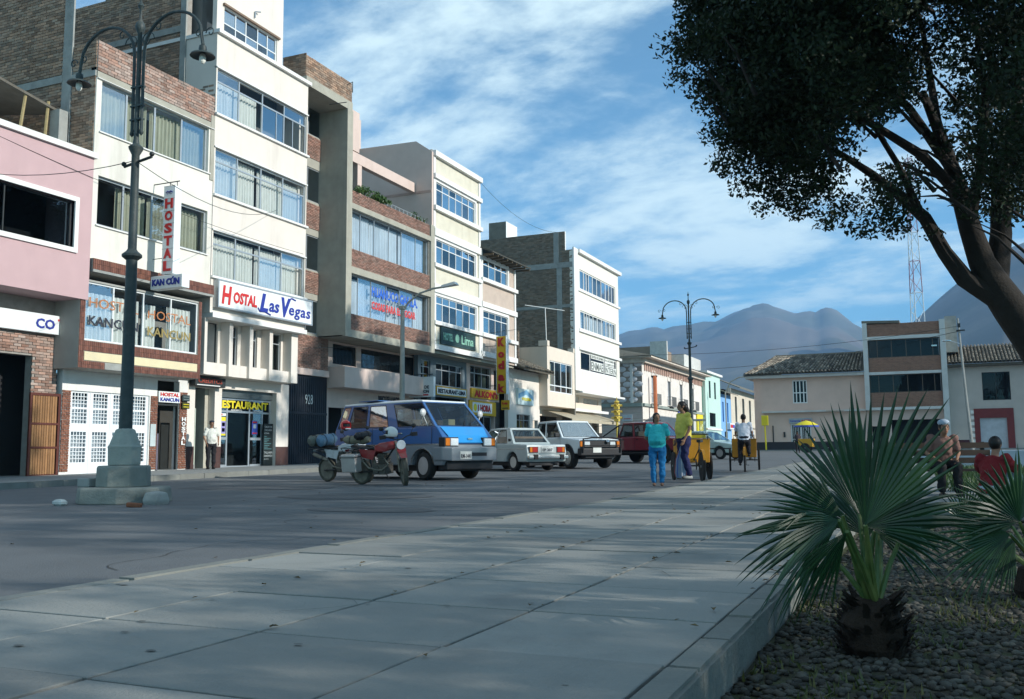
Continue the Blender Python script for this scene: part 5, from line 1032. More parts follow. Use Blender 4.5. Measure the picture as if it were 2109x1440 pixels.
bk = B('brick_office_building', 'three storey building with red brick bands and white frames, next to the corner house', -4.28, 1.95, -82.6, 'building', 'Y')
mb = MB(); mb.fb('Y', -4.28, -3.92, 4.0, 11.2, -90, -82.35); mb.fb('Y', 1.55, 1.97, .6, 11.2, -90, -82.35)
for (a, c) in ((4.0, 4.22), (6.9, 7.12), (9.8, 10.06)): mb.fb('Y', -3.92, 1.55, a, c, -83.2, -82.45)
mb.build('frame', mat('off_white_frame', (.58, .60, .58), .8, .08, 2, dirt=.3, dcol=(.35, .35, .33)), bk)
mb = MB()
for (a, c) in ((4.22, 5.42), (7.12, 8.3), (10.06, 11.1)): mb.fb('Y', -3.918, 1.548, a, c, -83.2, -82.6)
mb.build('wall', mortar, bk)
for (a, c) in ((4.22, 5.42), (7.12, 8.3), (10.06, 11.1)): bricks_mass('Y', -3.91, 1.54, a, c, -82.57, .24, .075, mat('office_brick', (.30, .17, .12), .9, .1, 4, rnd='island', rv=.15), bk)
for k, (a, c) in enumerate(((5.42, 6.9), (8.3, 9.8))): window(bk, 'Y', -3.91, 1.54, a, c, -82.75, us=(-3.2, -2.1, -1.0, .1, 1.0), m=mat('brown_frame', (.10, .08, .06), .5), g=g_dark, fw=.06, inset=.0)
core(bk, 'Y', -3.9, 1.5, 4.3, 11, -84, 4, mat('dim_room', (.05, .05, .045)))
mb = MB(); wall(mb, 'Y', -4.28, 1.545, .5, 3.995, -83, .2, [(-2.4, 1.4, .5, 3.2), (-3.9, -2.7, .5, 2.7)]); mb.build('ground_floor_wall', palepink, bk); core(bk, 'Y', -4.2, 1.5, .5, 3.9, -84.6, 4, dark, 'shop_interior')
mb = MB(); mb.add([(-4.3, 82.4, 11.2), (-1.4, 82.4, 11.1), (-1.4, 88, 11.6), (-4.3, 88, 11.7), (-4.3, 82.4, 11.42), (-1.4, 82.4, 11.3), (-1.4, 88, 11.8), (-4.3, 88, 11.9)], [(0, 1, 2, 3), (4, 7, 6, 5), (0, 4, 5, 1), (1, 5, 6, 2), (2, 6, 7, 3), (3, 7, 4, 0)]); mb.build('roof', MATS['dark_tile_roof2'], bk)
mb = MB(); mb.box(1.98, 2.85, 83.5, 85, 8.6, 11.55); mb.build('stair_tower', dconc, bk)
mb = MB(); mb.fb('Y', .9, 1.3, 9.0, 9.12, -82.2, -82.05); mb.build('wall_lamp', chrome, bk)
# house with a painted base to the right
rh = B('grey_tiled_house', 'greyish house with a dark tiled roof, dark red door surround and pale door', 2, 9, -83, 'house', 'Y')
mb = MB(); wall(mb, 'Y', 1.98, 14, .5, 7.5, -83, .3, [(4.42, 6.4, 4.6, 6.82), (4.1, 6.0, .5, 3.2), (8.5, 10, 4.6, 6.8)]); mb.build('wall', mat('greyish_plaster', (.46, .42, .38), .9, .1, 1, dirt=.3, dcol=(.3, .28, .26)), rh); core(rh, 'Y', 2.1, 13.9, .5, 7.3, -84, 4, dark)
mb = MB(); mb.fb('Y', 3.7, 4.1, .65, 3.95, -83, -82.93); mb.fb('Y', 6.0, 6.5, .65, 3.95, -83, -82.93); mb.fb('Y', 4.1, 6.0, 3.2, 3.95, -83, -82.93); mb.build('door_surround', mat('dark_red_paint', (.16, .03, .03), .6), rh)
mb = MB()
for i in range(7): mb.fb('Y', 3.46, 3.7, .8 + i * .46, 1.06 + i * .46, -83, -82.94)
mb.build('quoin', trim, rh); mb = MB(); mb.fb('Y', 4.1, 6.0, .6, 3.2, -83.2, -83.1); mb.build('door', mat('pale_door', (.42, .46, .5)), rh)
mb = MB(); mb.fb('Y', 1.98, 3.6, .62, 1.5, -83, -82.97); mb.each('painted_base', mat('maroon_paint', (.06, .02, .025)), rh)
mb = MB(); mb.add([(1.98, 82.3, 7.52), (14, 82.3, 7.52), (14, 86.5, 9.3), (1.98, 86.5, 9.3)], [(0, 1, 2, 3)]); mb.fb('Y', 1.98, 14, 7.3, 7.5, -83, -82.4); mb.build('roof', MATS['roof_boards'], rh)
barrel_roof('Y', 2.0, 10.5, -82.2, 7.56, -86.5, 9.36, .26, .45, rh)
window(rh, 'Y', 4.42, 6.4, 4.6, 6.82, -83, us=(5.4,), m=darkmetal, g=g_dark)
up = thing('utility_pole', 'thin leaning grey utility pole in front of the tiled house', 'pole', (3.3, 80.2, .8)); mb = MB(); mb.tube([(3.35, 80.2, .5), (3.1, 80.2, 5), (2.85, 80.2, 10.9)], [.13, .1, .07], 8); mb.build('shaft', dconc, up); mb = MB(); mb.box(2.7, 3.3, 80.1, 80.3, 9.9, 10.0); mb.box(2.8, 3.0, 80.1, 80.3, 10.2, 10.5); mb.build('crossarm', darkmetal, up); mb = MB(); mb.tube([(2.9, 80.1, 8.9), (2.2, 79.9, 9.15)], .03, 5); mb.build('arm', alum, up); mb = MB(); mb.ball((1.95, 79.85, 9.15), (.35, .14, .08)); mb.build('lamp_head', chrome, up)

# radio tower, red and white lattice
tw = thing('radio_tower', 'slender red and white lattice radio mast rising behind the brick building', 'tower', (-.1, 172, .8)); wt = mat('mast_white', (.62, .66, .68), .6); rt = mat('mast_red', (.34, .22, .28), .6)
tz = [0, 7, 14, 20.5, 26.5, 32, 37, 41.5, 46, 50]; W_ = lambda z: 2.4 - 1.55 * z / 50
cor = lambda k, z: Vector((-.1 + W_(z) * .72 * math.cos(R(20 + 120 * k)), 172 + W_(z) * .72 * math.sin(R(20 + 120 * k)), .8 + z))
for i in range(9):
    mb = MB()
    for k in range(3):
        a, b = cor(k, tz[i]), cor(k, tz[i + 1]); c_, d_ = cor((k + 1) % 3, tz[i]), cor((k + 1) % 3, tz[i + 1]); mid = (tz[i] + tz[i + 1]) / 2
        mb.tube([a, b], .085, 5); mb.tube([a, cor((k + 1) % 3, mid)], .05, 4); mb.tube([cor((k + 1) % 3, mid), b], .05, 4); mb.tube([b, d_], .045, 4)
    mb.build('lattice_section', wt if i in (0, 2, 3, 5, 7) and i != 2 else rt, tw)

# ------------------------------------------------------------------ street lamps
def lamp_post(label, x, y, z, rz=0):
    t = thing('street_lamp', label, 'street lamp', (x, y, z), rz, 'ornate twin-armed street lamps', world=False)
    st = mat('weathered_stone_base', (.22, .235, .21), .9, .2, 3, .6, 25, dirt=.6, dcol=(.08, .09, .08), ds=1.8, obj=True)
    mb = MB(); mb.lathe([(.80, 0), (.78, .24), (.75, .27), (0, .27)], 7); mb.build('plinth', st, t, bevel=.025)
    mb = MB(); mb.lathe([(.45, .27), (.44, .60), (.42, .63), (0, .63)], 8, Matrix.Rotation(.2, 4, 'Z')); mb.build('plinth_step', st, t, bevel=.03)
    mb = MB(); mb.lathe([(.28, .63), (.29, .92), (.30, .95), (.27, .98), (.24, 1.06), (.19, 1.18), (.17, 1.24), (.11, 1.26)], 8, Matrix.Rotation(.4, 4, 'Z')); mb.build('pedestal', mat('light_stone', (.32, .34, .30), .9, .2, 3, .5, 30, dirt=.5, dcol=(.12, .13, .11), ds=2, obj=True), t, bevel=.02)
    mb = MB(); mb.lathe([(.112, 1.2), (.102, 2.6), (.095, 4.2), (.17, 4.26), (.17, 4.30), (.10, 4.36), (.075, 4.4), (.068, 6.1), (.12, 6.2), (.13, 6.24), (.06, 6.3), (.045, 6.4), (.04, 8.35), (.07, 8.4), (.09, 8.47), (.07, 8.55), (.025, 8.61), (.02, 8.8), (.06, 8.87), (.02, 8.95), (0, 9.1)], 14); mb.build('pole', lampgreen, t, smooth=True)
    mb = MB(); mb.tube([(-.26, 0, 5.92), (.38, 0, 6.02)], .025, 6); mb.ball((-.27, 0, 5.97), .045); mb.ball((.38, 0, 6.07), .045); mb.build('insulator_arm', darkmetal, t)
    for s in (-1, 1):
        pts = [(s * .11, 0, 6.5), (s * .11, 0, 7.75)]; cx0 = s * .78
        for i in range(0, 15): a = math.pi * i / 16; pts.append((cx0 - s * .66 * math.cos(a), 0, 8.0 + .60 * math.sin(a)))
        pts.append((s * 1.46, 0, 7.87))
        ar = MB(); ar.tube(pts, .03, 7); ar.lathe([(0, -.06), (.035, -.02), (.04, .02)], 8, c=(s * .11, 0, 6.5)); ar.tube([(s * .11, .0, 6.55), (s * .0, .11, 6.6), (s * .0, .11, 7.2)], .02, 5)
        arm = ar.build('arm', lampgreen, t, smooth=True)
        sc_ = MB()
        for (cx1, cz1, r0, sg) in ((s * .18, 8.2, .17, 1), (s * .42, 8.4, .1, -1), (s * 1.36, 8.1, .09, 1), (s * 1.62, 8.07, .1, -1)):
            sp = [(cx1 + sg * s * r0 * (1 - k / 16) * math.cos(k * .55), 0, cz1 + r0 * (1 - k / 16) * math.sin(k * .55)) for k in range(13)]; sc_.tube(sp, .011, 5)
        sc_.each('scroll', lampgreen, arm)
        lp = MB(); lp.lathe([(.02, .16), (.06, .14), (.07, .08), (.06, .03), (.2, -.02), (.215, -.05), (.19, -.045), (.05, 0)], 16, c=(s * 1.46, 0, 7.71)); shd = lp.build('lamp_shade', lampgreen, arm, smooth=True)
        lp = MB(); lp.ball((s * 1.46, 0, 7.62), (.06, .06, .1)); lp.build('bulb', mat('milk_bulb', (.75, .75, .68), .4), arm)
    mb = MB()
    for z in (7.0, 6.75, 7.35): mb.box(-.14, .14, -.04, .04, z - .015, z + .015)
    mb.build('clasp', lampgreen, t); return t
_p = at(258, 900, 16.1); L1 = lamp_post('near ornate street lamp on a stepped stone plinth in the roadway, before the hostels', _p.x, _p.y, .0)
_p = at(1424, 850, 50.5); L2 = copy_tree(L1); L2.location = (_p.x, _p.y, gz(_p.y)); tag(L2, 'far ornate street lamp standing against the mountains, behind the woman in yellow')
br = thing('loose_stone', 'square concrete block resting on the plinth of the near lamp', 'stone', (L1.location.x - .62, L1.location.y - .45, .27)); mb = MB(); mb.box(L1.location.x - .70, L1.location.x - .42, L1.location.y - .35, L1.location.y - .1, .27, .42); mb.build('block', dconc, br, bevel=.02)
br = thing('broken_kerb_block', 'broken pale concrete lump beside the plinth of the near lamp', 'stone', (L1.location.x + 1.2, L1.location.y - .2, 0)); mb = MB(); mb.lathe([(.26, 0), (.3, .1), (.24, .26), (0, .3)], 6, Matrix.Rotation(.3, 4, 'Z'), ); [None]; o = mb.build('block', dconc, br, bevel=.03); o.location = (L1.location.x + .98, L1.location.y - .25, -.02); o.scale = (.8, .8, .8)
br = thing('brick_fragment', 'small reddish brick fragment lying on the asphalt near the lamp plinth', 'brick', (L1.location.x + 1.3, L1.location.y - 1.0, 0)); mb = MB(); mb.box(-.11, .11, -.06, .06, 0, .07); o = mb.build('lump', mat('dark_brick_lump', (.16, .07, .04), .9, .3, 9), br, bevel=.015); o.location = (L1.location.x + 1.32, L1.location.y - 1.05, 0); o.rotation_euler = (0, .1, .5)
br = thing('litter', 'crumpled pale litter at the foot of the near lamp plinth', 'litter', (L1.location.x - .3, L1.location.y - 1.05, 0)); mb = MB(); mb.ball((L1.location.x - .25, L1.location.y - 1.06, .05), (.16, .08, .06), 7, 5); mb.build('paper', mat('pale_litter', (.45, .48, .46), .8, .3, 10), br)

cl_ = thing('cobra_street_lamp', 'plain grey pole with a curved arm and long lamp head, behind the van', 'street lamp', (-20.3, 34.7, .2)); mb = MB(); mb.tube([(-20.3, 34.7, .1), (-20.3, 34.7, 4), (-20.3, 34.7, 7.0)], [.13, .11, .09], 10); mb.build('pole', mat('galvanised_pole', (.30, .31, .28), .6, .15, 3, dirt=.3), cl_, smooth=True)
mb = MB(); mb.tube([(-20.3, 34.7, 6.9), (-20.0, 34.7, 7.25), (-19.5, 34.75, 7.6), (-18.9, 34.85, 7.78), (-18.4, 34.9, 7.82)], .045, 8); mb.box(-20.42, -20.18, 34.58, 34.82, 6.95, 7.1); mb.build('arm', MATS['galvanised_pole'], cl_, smooth=True)
mb = MB(); mb.add([(-18.5, 34.8, 7.78), (-17.75, 34.72, 7.86), (-17.75, 35.1, 7.86), (-18.5, 35.0, 7.78), (-18.5, 34.82, 7.9), (-17.85, 34.76, 8.0), (-17.85, 35.06, 8.0), (-18.5, 34.98, 7.9)], [(0, 3, 2, 1), (4, 5, 6, 7), (0, 1, 5, 4), (1, 2, 6, 5), (2, 3, 7, 6), (3, 0, 4, 7)]); mb.build('lamp_head', mat('lamp_head_paint', (.55, .58, .58), .4), cl_, bevel=.03)
mb = MB(); mb.tube([(-20.3, 34.56, .3), (-20.3, 34.56, 3.0)], .115, 10); mb.build('painted_band', mat('pale_post_paint', (.45, .5, .55), .6, .2, 5), cl_)
fl = thing('far_street_lamp', 'small distant street lamp with curved arm over the street, by the blue house', 'street lamp', (-20, 104, .77)); mb = MB(); mb.tube([(-20.6, 108, .7), (-20.6, 108, 7.4), (-20.0, 108, 8.6), (-19, 108, 9.1), (-17.8, 108, 9.15)], .08, 6); mb.build('pole', MATS['galvanised_pole'], fl, smooth=True); mb = MB(); mb.ball((-17.4, 108, 9.15), (.5, .2, .14)); mb.build('lamp_head', MATS['lamp_head_paint'], fl)
# yellow traffic signal
ts = thing('traffic_signal', 'yellow four-sided traffic signal on a yellow post at the street corner', 'traffic light', (-21.2, 70, .75)); yl = mat('traffic_yellow', (.62, .48, .10), .5, .1, 3)
_p = at(1271, 870, 72); ts.location = (_p.x, _p.y, gz(72)); OFF[ts.name] = Matrix.Translation(-ts.location); tx, ty = _p.x, _p.y
mb = MB(); mb.tube([(tx, ty, .6), (tx, ty, 3.1)], .09, 8); mb.build('pole', yl, ts)
for k in range(3):
    z = 3.1 + k * .47; mb = MB(); mb.box(tx - .19, tx + .19, ty - .19, ty + .19, z, z + .42); hd = mb.build('signal_head', yl, ts, bevel=.03)
    for (dx_, dy_) in ((1, 0), (-1, 0), (0, -1)):
        v = MB(); q = 8
        for i in range(q): a0, a1 = math.pi * i / q, math.pi * (i + 1) / q; v.add([(tx + dx_ * d + (-dy_) * .15 * math.cos(a), ty + dy_ * d + dx_ * .15 * math.cos(a), z + .2 + .16 * math.sin(a)) for d in (.19, .42) for a in (a0, a1)], [(0, 1, 3, 2)])
        v.build('visor', yl, hd)
mb = MB(); mb.ball((tx, ty, 4.6), (.2, .2, .1)); mb.tube([(tx, ty, 4.6), (tx, ty, 4.95)], .03, 5); mb.build('cap', yl, ts)
# antennas and cables
an = thing('tv_antenna', 'white T shaped antenna mast on the roof of the narrow bay house', 'antenna', (-24, 60.6, 8)); mb = MB(); mb.tube([(-24, 61.0, 7.7), (-24.05, 60.9, 10.9)], .035, 5); mb.tube([(-25.3, 60.2, 11.1), (-22.9, 61.7, 10.75)], .03, 5); mb.build('mast', trim, an)
def cable(label, pts, r_=.012):
    a, b = Vector(pts[0]), Vector(pts[1]); q = [a.lerp(b, i / 12) - Vector((0, 0, pts[2] * 4 * (i / 12) * (1 - i / 12))) for i in range(13)]; mb = MB(); mb.tube(q, r_, 4); o = mb.build('cable', darkmetal); tag(o, label, 'cable')
cable('thin cable slung from the cream building roof to the brick side wall', ((-23.0, 48.2, 16.5), (-24.2, 63.8, 17.0), .7))
cable('thin overhead wire crossing before the white hostel front', ((-22.9, 17, 9.6), (-22.8, 31, 8.9), .25), .008)
cable('long wire spanning the square before the mountains, the lower one', ((-21, 100, 9.5), (3.0, 80.1, 9.9), .5), .02)
cable('long wire spanning the street before the mountains, the upper one', ((-22.7, 75, 8.8), (2.9, 80.2, 10.3), .6), .015)
cable('wire running along the shop fronts below the balconies', ((-23.1, 31.5, 5.1), (-22.9, 53, 8.4), .2), .01)

cable('thin wire sagging from the near ornate lamp to the white hostel', ((L1.location.x, L1.location.y, 6.0), (-23.0, 29.5, 10.4), .5), .008)
cable('thin wire sagging from the near ornate lamp towards the left edge', ((L1.location.x, L1.location.y, 6.0), (-22.9, 15.0, 8.4), .4), .008)
# ------------------------------------------------------------------ vegetation
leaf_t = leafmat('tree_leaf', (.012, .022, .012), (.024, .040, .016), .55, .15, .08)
bark = mat('tree_bark', (.026, .022, .018), .9, .3, 5, .8, 25, dirt=.4, dcol=(.02, .02, .018), ds=3)
def crown_mesh(name, clumps, per, size, seed):
    g = np.random.default_rng(seed); P = []; nrm = []
    for (c, r_, dens) in clumps:
        n = int(per * dens * (r_ / .6) ** 2); d = g.standard_normal((n, 3)); d /= np.linalg.norm(d, axis=1)[:, None]; rad = r_ * g.random(n)[:, None] ** .45
        p = d * rad * np.array([1, 1, .72]) + np.array(c); P.append(p)
    P = np.vstack(P); n = len(P); a = g.standard_normal((n, 3)); a /= np.linalg.norm(a, axis=1)[:, None]; b = np.cross(a, g.standard_normal((n, 3))); b /= np.linalg.norm(b, axis=1)[:, None]
    L = size * g.uniform(.7, 1.3, (n, 1)); V = np.stack([P - a * L, P + b * L * .45, P + a * L, P - b * L * .45], 1).reshape(-1, 3)
    return np_mesh(name, V, np.arange(4 * n).reshape(-1, 4), leaf_t)
TB = 15.3
def tp(px, py, dd=0): return at(px, py, TB + dd)
big = thing('shade_tree', 'big dark leafy tree leaning in from the right edge, its crown over the plaza', 'tree', tuple(tp(2200, 1000)))
big.location.z = .05; OFF[big.name] = Matrix.Translation(-big.location)
mb = MB()
def limb(pts, rs): mb.tube([tp(*p) for p in pts], rs, 9)
base = tp(2215, 990); base.z = 0
mb.tube([base, tp(2198, 860), tp(2165, 760), tp(2120, 690), tp(2085, 640), tp(2050, 590), tp(2022, 540), tp(1998, 470), tp(1975, 390), tp(1945, 300, .3), tp(1900, 190, .6)], [.42, .34, .31, .29, .28, .25, .2, .17, .14, .1, .06], 12)
mb.tube([tp(2062, 618), tp(1985, 573), tp(1945, 520), tp(1905, 450), tp(1850, 400), tp(1790, 355), tp(1720, 310), tp(1650, 290)], [.2, .15, .12, .105, .085, .065, .045, .03], 9)
mb.tube([tp(1895, 440), tp(1850, 340), tp(1800, 260), tp(1750, 150)], [.075, .05, .04, .02], 7)
mb.tube([tp(2050, 595), tp(2062, 480, .3), tp(2060, 380, .5), tp(2090, 250, .8), tp(2110, 60, 1)], [.2, .17, .14, .1, .06], 9)
mb.tube([tp(1995, 470), tp(2020, 340, -.5), tp(2030, 200, -.9), tp(2010, 40, -1.2)], [.11, .08, .06, .04], 8)
mb.tube([tp(1975, 400), tp(1900, 320, -.5), tp(1820, 270, -.8), tp(1700, 200, -1), tp(1580, 160, -1)], [.1, .08, .06, .045, .025], 7)
mb.tube([tp(1960, 350), tp(1870, 220, 1), tp(1740, 110, 1.4), tp(1600, 50, 1.6), tp(1450, 100, 1.5)], [.09, .07, .05, .035, .02], 7)
mb.tube([tp(1985, 430), tp(1930, 250, 2), tp(1900, 60, 3), tp(1850, -120, 3.4)], [.1, .08, .05, .03], 7)
rr = random.Random(3)
tw_c = []
for i in range(85):
    px = rr.uniform(1420, 2100); lo = 250 + max(0, (px - 1450)) * .42; lo = min(lo, 470); py = rr.uniform(-200, lo); q = tp(px, py, rr.uniform(-2.2, 2.2)); jt = Vector((rr.uniform(.3, .9), rr.uniform(-.3, .3), rr.uniform(-.9, -.2)))
    mb.tube([q + jt, q + jt * .4 + Vector((0, 0, .1)), q], [.035, .02, .008], 4)
mb.build('trunk', bark, big, smooth=True)
cl_l = []
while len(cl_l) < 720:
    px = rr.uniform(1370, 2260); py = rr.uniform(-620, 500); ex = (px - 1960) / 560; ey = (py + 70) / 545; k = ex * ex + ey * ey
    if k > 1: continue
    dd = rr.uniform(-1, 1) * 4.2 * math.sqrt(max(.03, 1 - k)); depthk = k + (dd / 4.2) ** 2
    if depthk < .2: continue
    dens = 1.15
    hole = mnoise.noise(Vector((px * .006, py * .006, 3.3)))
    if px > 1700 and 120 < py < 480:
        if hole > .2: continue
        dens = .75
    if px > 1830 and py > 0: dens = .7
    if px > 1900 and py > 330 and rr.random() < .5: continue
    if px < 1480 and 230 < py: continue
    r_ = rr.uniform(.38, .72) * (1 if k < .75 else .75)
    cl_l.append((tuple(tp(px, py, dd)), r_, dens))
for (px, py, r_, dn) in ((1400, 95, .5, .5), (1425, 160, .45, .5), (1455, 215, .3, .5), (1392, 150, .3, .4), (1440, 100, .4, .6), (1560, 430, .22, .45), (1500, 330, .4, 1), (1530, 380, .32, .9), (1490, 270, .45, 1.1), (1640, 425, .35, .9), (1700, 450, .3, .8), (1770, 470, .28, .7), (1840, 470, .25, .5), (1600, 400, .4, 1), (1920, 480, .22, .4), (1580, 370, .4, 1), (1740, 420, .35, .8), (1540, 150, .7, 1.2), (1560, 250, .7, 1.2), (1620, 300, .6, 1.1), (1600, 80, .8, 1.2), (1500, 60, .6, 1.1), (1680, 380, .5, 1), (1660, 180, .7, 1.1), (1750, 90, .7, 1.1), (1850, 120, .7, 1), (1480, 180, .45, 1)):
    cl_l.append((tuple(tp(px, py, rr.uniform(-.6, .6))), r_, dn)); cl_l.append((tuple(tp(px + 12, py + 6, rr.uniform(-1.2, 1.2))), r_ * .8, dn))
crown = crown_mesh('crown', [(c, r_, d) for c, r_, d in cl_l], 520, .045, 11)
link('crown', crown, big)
print('CROWN', len(crown.polygons))
# other plaza trees outside the picture whose shade falls on the pavement and on the shop fronts
cc0 = Vector(np.array([c for c, _, _ in cl_l]).mean(0))
shade_c = [((rr.gauss(0, 2.4), rr.gauss(0, 2.4), rr.gauss(0, 1.5)), rr.uniform(.35, .75), 1.0) for _ in range(75)]
small_crown = crown_mesh('crown', shade_c, 95, .10, 5)
full_c = [((rr.gauss(0, 1.9), rr.gauss(0, 1.9), rr.gauss(0, 1.3)), rr.uniform(.5, .95), 1.0) for _ in range(130)]
full_crown = crown_mesh('crown', full_c, 110, .12, 6)
def plaza_tree(label, x, y, h, s, cm=None):
    t = thing('plaza_tree', label, 'tree', (x, y, gz(y)), random.uniform(0, 6), 'trees of the plaza beyond the picture edge', world=False)
    b = MB(); b.tube([(0, 0, -.1), (.1, 0, h * .4), (0, .1, h * .8), (.1, 0, h + .6 * s)], [.25 * s ** .5, .18, .12, .05], 8); b.tube([(.05, 0, h * .55), (1.2 * s, .3, h)], [.1, .05], 6); b.tube([(.05, 0, h * .6), (-1.1 * s, -.4, h + .2)], [.1, .05], 6); b.build('trunk', bark, t, smooth=True)
    o = link('crown', cm or small_crown, t); o.location = (0, 0, h); o.scale = (s, s, s * .95)
TREES = [(6.8, 7.2, 4.0, .3), (11.2, 12.6, 6.0, .5), (9.4, 3.0, 5.0, .5), (7.6, 3.0, 3.1, .4), (9.5, 5.4, 3.9, .5), (8.8, 11.3, 8.4, .55), (13.5, 13.6, 10.4, .5), (12.6, 19.4, 10.0, .7), (14, 24.5, 9.5, .7), (15.5, 8.2, 11.0, .8), (6.0, 4.4, 3.2, .34), (5.6, 2.2, 2.9, .34), (16, 27.5, 10.5, .6), (17, 12, 11.5, .7), (9.6, 15.2, 3.9, .55)]
for k, (x, y, h, s) in enumerate(TREES): plaza_tree('medium leafy plaza tree standing beyond the right picture edge', x, y, h, s)
for k, (x, y, h, s) in enumerate([(9.5, 37.0, 16.6, 1.25), (9.8, 43.0, 17.2, 1.3), (10.2, 49.0, 17.0, 1.3), (10.8, 54.5, 16.6, 1.2)]): plaza_tree('tall leafy plaza tree standing beyond the right picture edge', x, y, h, s, full_crown)

# roof terrace plants
def bush(name, label, x0, x1, y0, y1, z, n, size, cat='plant'):
    t = thing(name, label, cat, ((x0 + x1) / 2, (y0 + y1) / 2, z)); cl2 = [((random.uniform(x0, x1), random.uniform(y0, y1), z + random.uniform(.05, .3)), random.uniform(.12, .3), 1.5) for _ in range(n)]
    m_ = crown_mesh('foliage', cl2, 260, size, n); m_.materials.clear(); m_.materials.append(MATS.get('terrace_leaf') or leafmat('terrace_leaf', (.04, .10, .03), (.10, .18, .04))); link('foliage', m_, t)
    b = MB()
    for _ in range(8): x, y = random.uniform(x0, x1), random.uniform(y0, y1); b.tube([(x, y, z - .15), (x + .05, y, z + .25)], .012, 4)
    b.build('stem', bark, t)
bush('terrace_plant', 'green plants spilling over the brick parapet of the roof terrace, beside the pergola post', -23.3, -22.95, 34.9, 37.9, 12.65, 22, .07)
bush('terrace_plant', 'few small plants at the right end of the brick parapet below the pergola', -23.3, -23.0, 40.5, 41.9, 12.6, 4, .05)

# fan palms
palm_leaf = leafmat('palm_leaf', (.009, .036, .016), (.024, .072, .024), .36, .45, .10)
pst = mat('palm_stalk', (.06, .11, .03), .45, .2, 10, col2=(.14, .17, .05))
def fan_leaf(hub, up, side, radius, a0, a1, nseg, droop=.12, par=None, seed=0, wave=.05, split=.5):
    "a fan of folded segments around the hub; up/side span the blade plane"
    r = random.Random(seed); up = Vector(up).normalized(); side = Vector(side); side = (side - up * side.dot(up)).normalized(); nrm = side.cross(up).normalized()
    if nrm.y > 0: nrm = -nrm
    hub = Vector(hub); V = []; Fc = []; da = (a1 - a0) / nseg; st = [0, .12, .3, split, split + (1 - split) * .35, split + (1 - split) * .7, 1.0]
    for i in range(nseg):
        am = a0 + (i + .5) * da; e = (am - (a0 + a1) / 2) / ((a1 - a0) / 2); L = radius * (1 - .22 * abs(e) ** 2.2) * r.uniform(.9, 1.06); dr = droop * r.uniform(.4, 1.8) + (.15 * r.random() if r.random() < .25 else 0); tw_ = r.uniform(-.05, .05)
        base = len(V)
        for t in st:
            rr_ = L * t; ww = math.tan(da / 2) * rr_ if t <= split else math.tan(da / 2) * L * split * (1 - (t - split) / (1 - split)) ** .85
            a_ = am + tw_ * max(0, t - split) * 2; d = up * math.cos(a_) + side * math.sin(a_); pr = side * math.cos(a_) - up * math.sin(a_)
            k = max(0, t - .25); off = nrm * (-wave * 1.2 * (t * radius) ** 1.2 * abs(e)) + Vector((0, 0, -1)) * dr * L * k ** 2 * 1.6
            c = hub + d * rr_ + off; fold = ww * .55
            V += [c - pr * ww, c + nrm * fold, c + pr * ww]
        for k in range(len(st) - 1):
            q = base + 3 * k; Fc += [(q, q + 1, q + 4, q + 3), (q + 1, q + 2, q + 5, q + 4)]
    return link('leaf', np_mesh('leaf', [tuple(v) for v in V], Fc, palm_leaf, False), par)
def stalk(a, b, par, r0=.016, r1=.009):
    m_ = MB(); a, b = Vector(a), Vector(b); c = a.lerp(b, .5) + Vector((0, 0, .02)); m_.tube([a, c, b], [r0, (r0 + r1) / 2, r1], 6); m_.build('stalk', pst, par, smooth=True)
pb = at(1800, 1330, 3.85); pb.z = -.05
palm = thing('fan_palm', 'young fan palm with a big upright pleated leaf in the near corner of the bed', 'palm', tuple(pb))
mb = MB(); r = random.Random(8)
mb.lathe([(.10, -.02), (.13, .05), (.13, .14), (.10, .20), (.06, .24), (0, .25)], 12, c=tuple(pb))
for i in range(120):
    a = r.uniform(0, 6.28); z = r.uniform(.02, .24); rr0 = .12 if z < .17 else .09; p0 = pb + Vector((rr0 * math.cos(a), rr0 * math.sin(a), z)); d = Vector((math.cos(a) * .05, math.sin(a) * .05, r.uniform(.01, .05)))
    tn = Vector((-math.sin(a), math.cos(a), 0)) * .016; mb.add([p0 - tn, p0 + tn, p0 + d + tn * .5, p0 + d - tn * .5, p0 - tn + Vector((0, 0, -.02)), p0 + tn + Vector((0, 0, -.02))], [(0, 1, 2, 3), (4, 5, 2, 3)])
mb.build('trunk', mat('palm_fibre', (.028, .018, .012), .95, .4, 20, .8, 60), palm)
D = 3.85; H = lambda px, py, d=0: at(px, py, D + d); ct = pb + Vector((0, 0, .2))
fr_ = ROT @ Vector((1, 0, 0)); fu_ = Vector((0, 0, 1)); fd_ = ROT @ Vector((0, 0, -1))
def leaf_at(px, py, d, radius, a0, a1, n, droop, seed, tilt=0.0, turn=0.0, wave=.04, split=.55):
    "angles measured in the blade from straight up, positive to the right; tilt leans it back, turn swings it sideways"
    h = H(px, py, d); stalk(ct + Vector((random.uniform(-.03, .03), random.uniform(-.03, .03), 0)), h, palm, .015, .009)
    up = (fu_ * math.cos(tilt) + fd_ * math.sin(tilt)); sd_ = (fr_ * math.cos(turn) + fd_ * math.sin(turn))
    fan_leaf(h, up, sd_, radius, R(a0), R(a1), n, droop, palm, seed, wave, split)
leaf_at(1782, 1082, -.10, .62, -24, 62, 17, .02, 1, -.12, .1)
leaf_at(1784, 1085, -.06, .52, 56, 112, 11, .05, 31, -.1, .2)
leaf_at(1770, 1060, .16, .50, -40, 22, 13, .04, 2, .25, -.2)
leaf_at(1735, 1062, .05, .34, -98, -22, 14, .06, 7, .2, .1)
leaf_at(1728, 1072, -.14, .44, -150, -62, 17, .22, 3, -.3, .5)
leaf_at(1740, 1075, .12, .48, -128, -70, 13, .16, 4, .1, -.3)
leaf_at(1745, 1095, -.2, .37, -178, -112, 12, .18, 6, -.5, .3)
leaf_at(1800, 1095, .12, .40, 62, 128, 12, .22, 5, .1, .4)
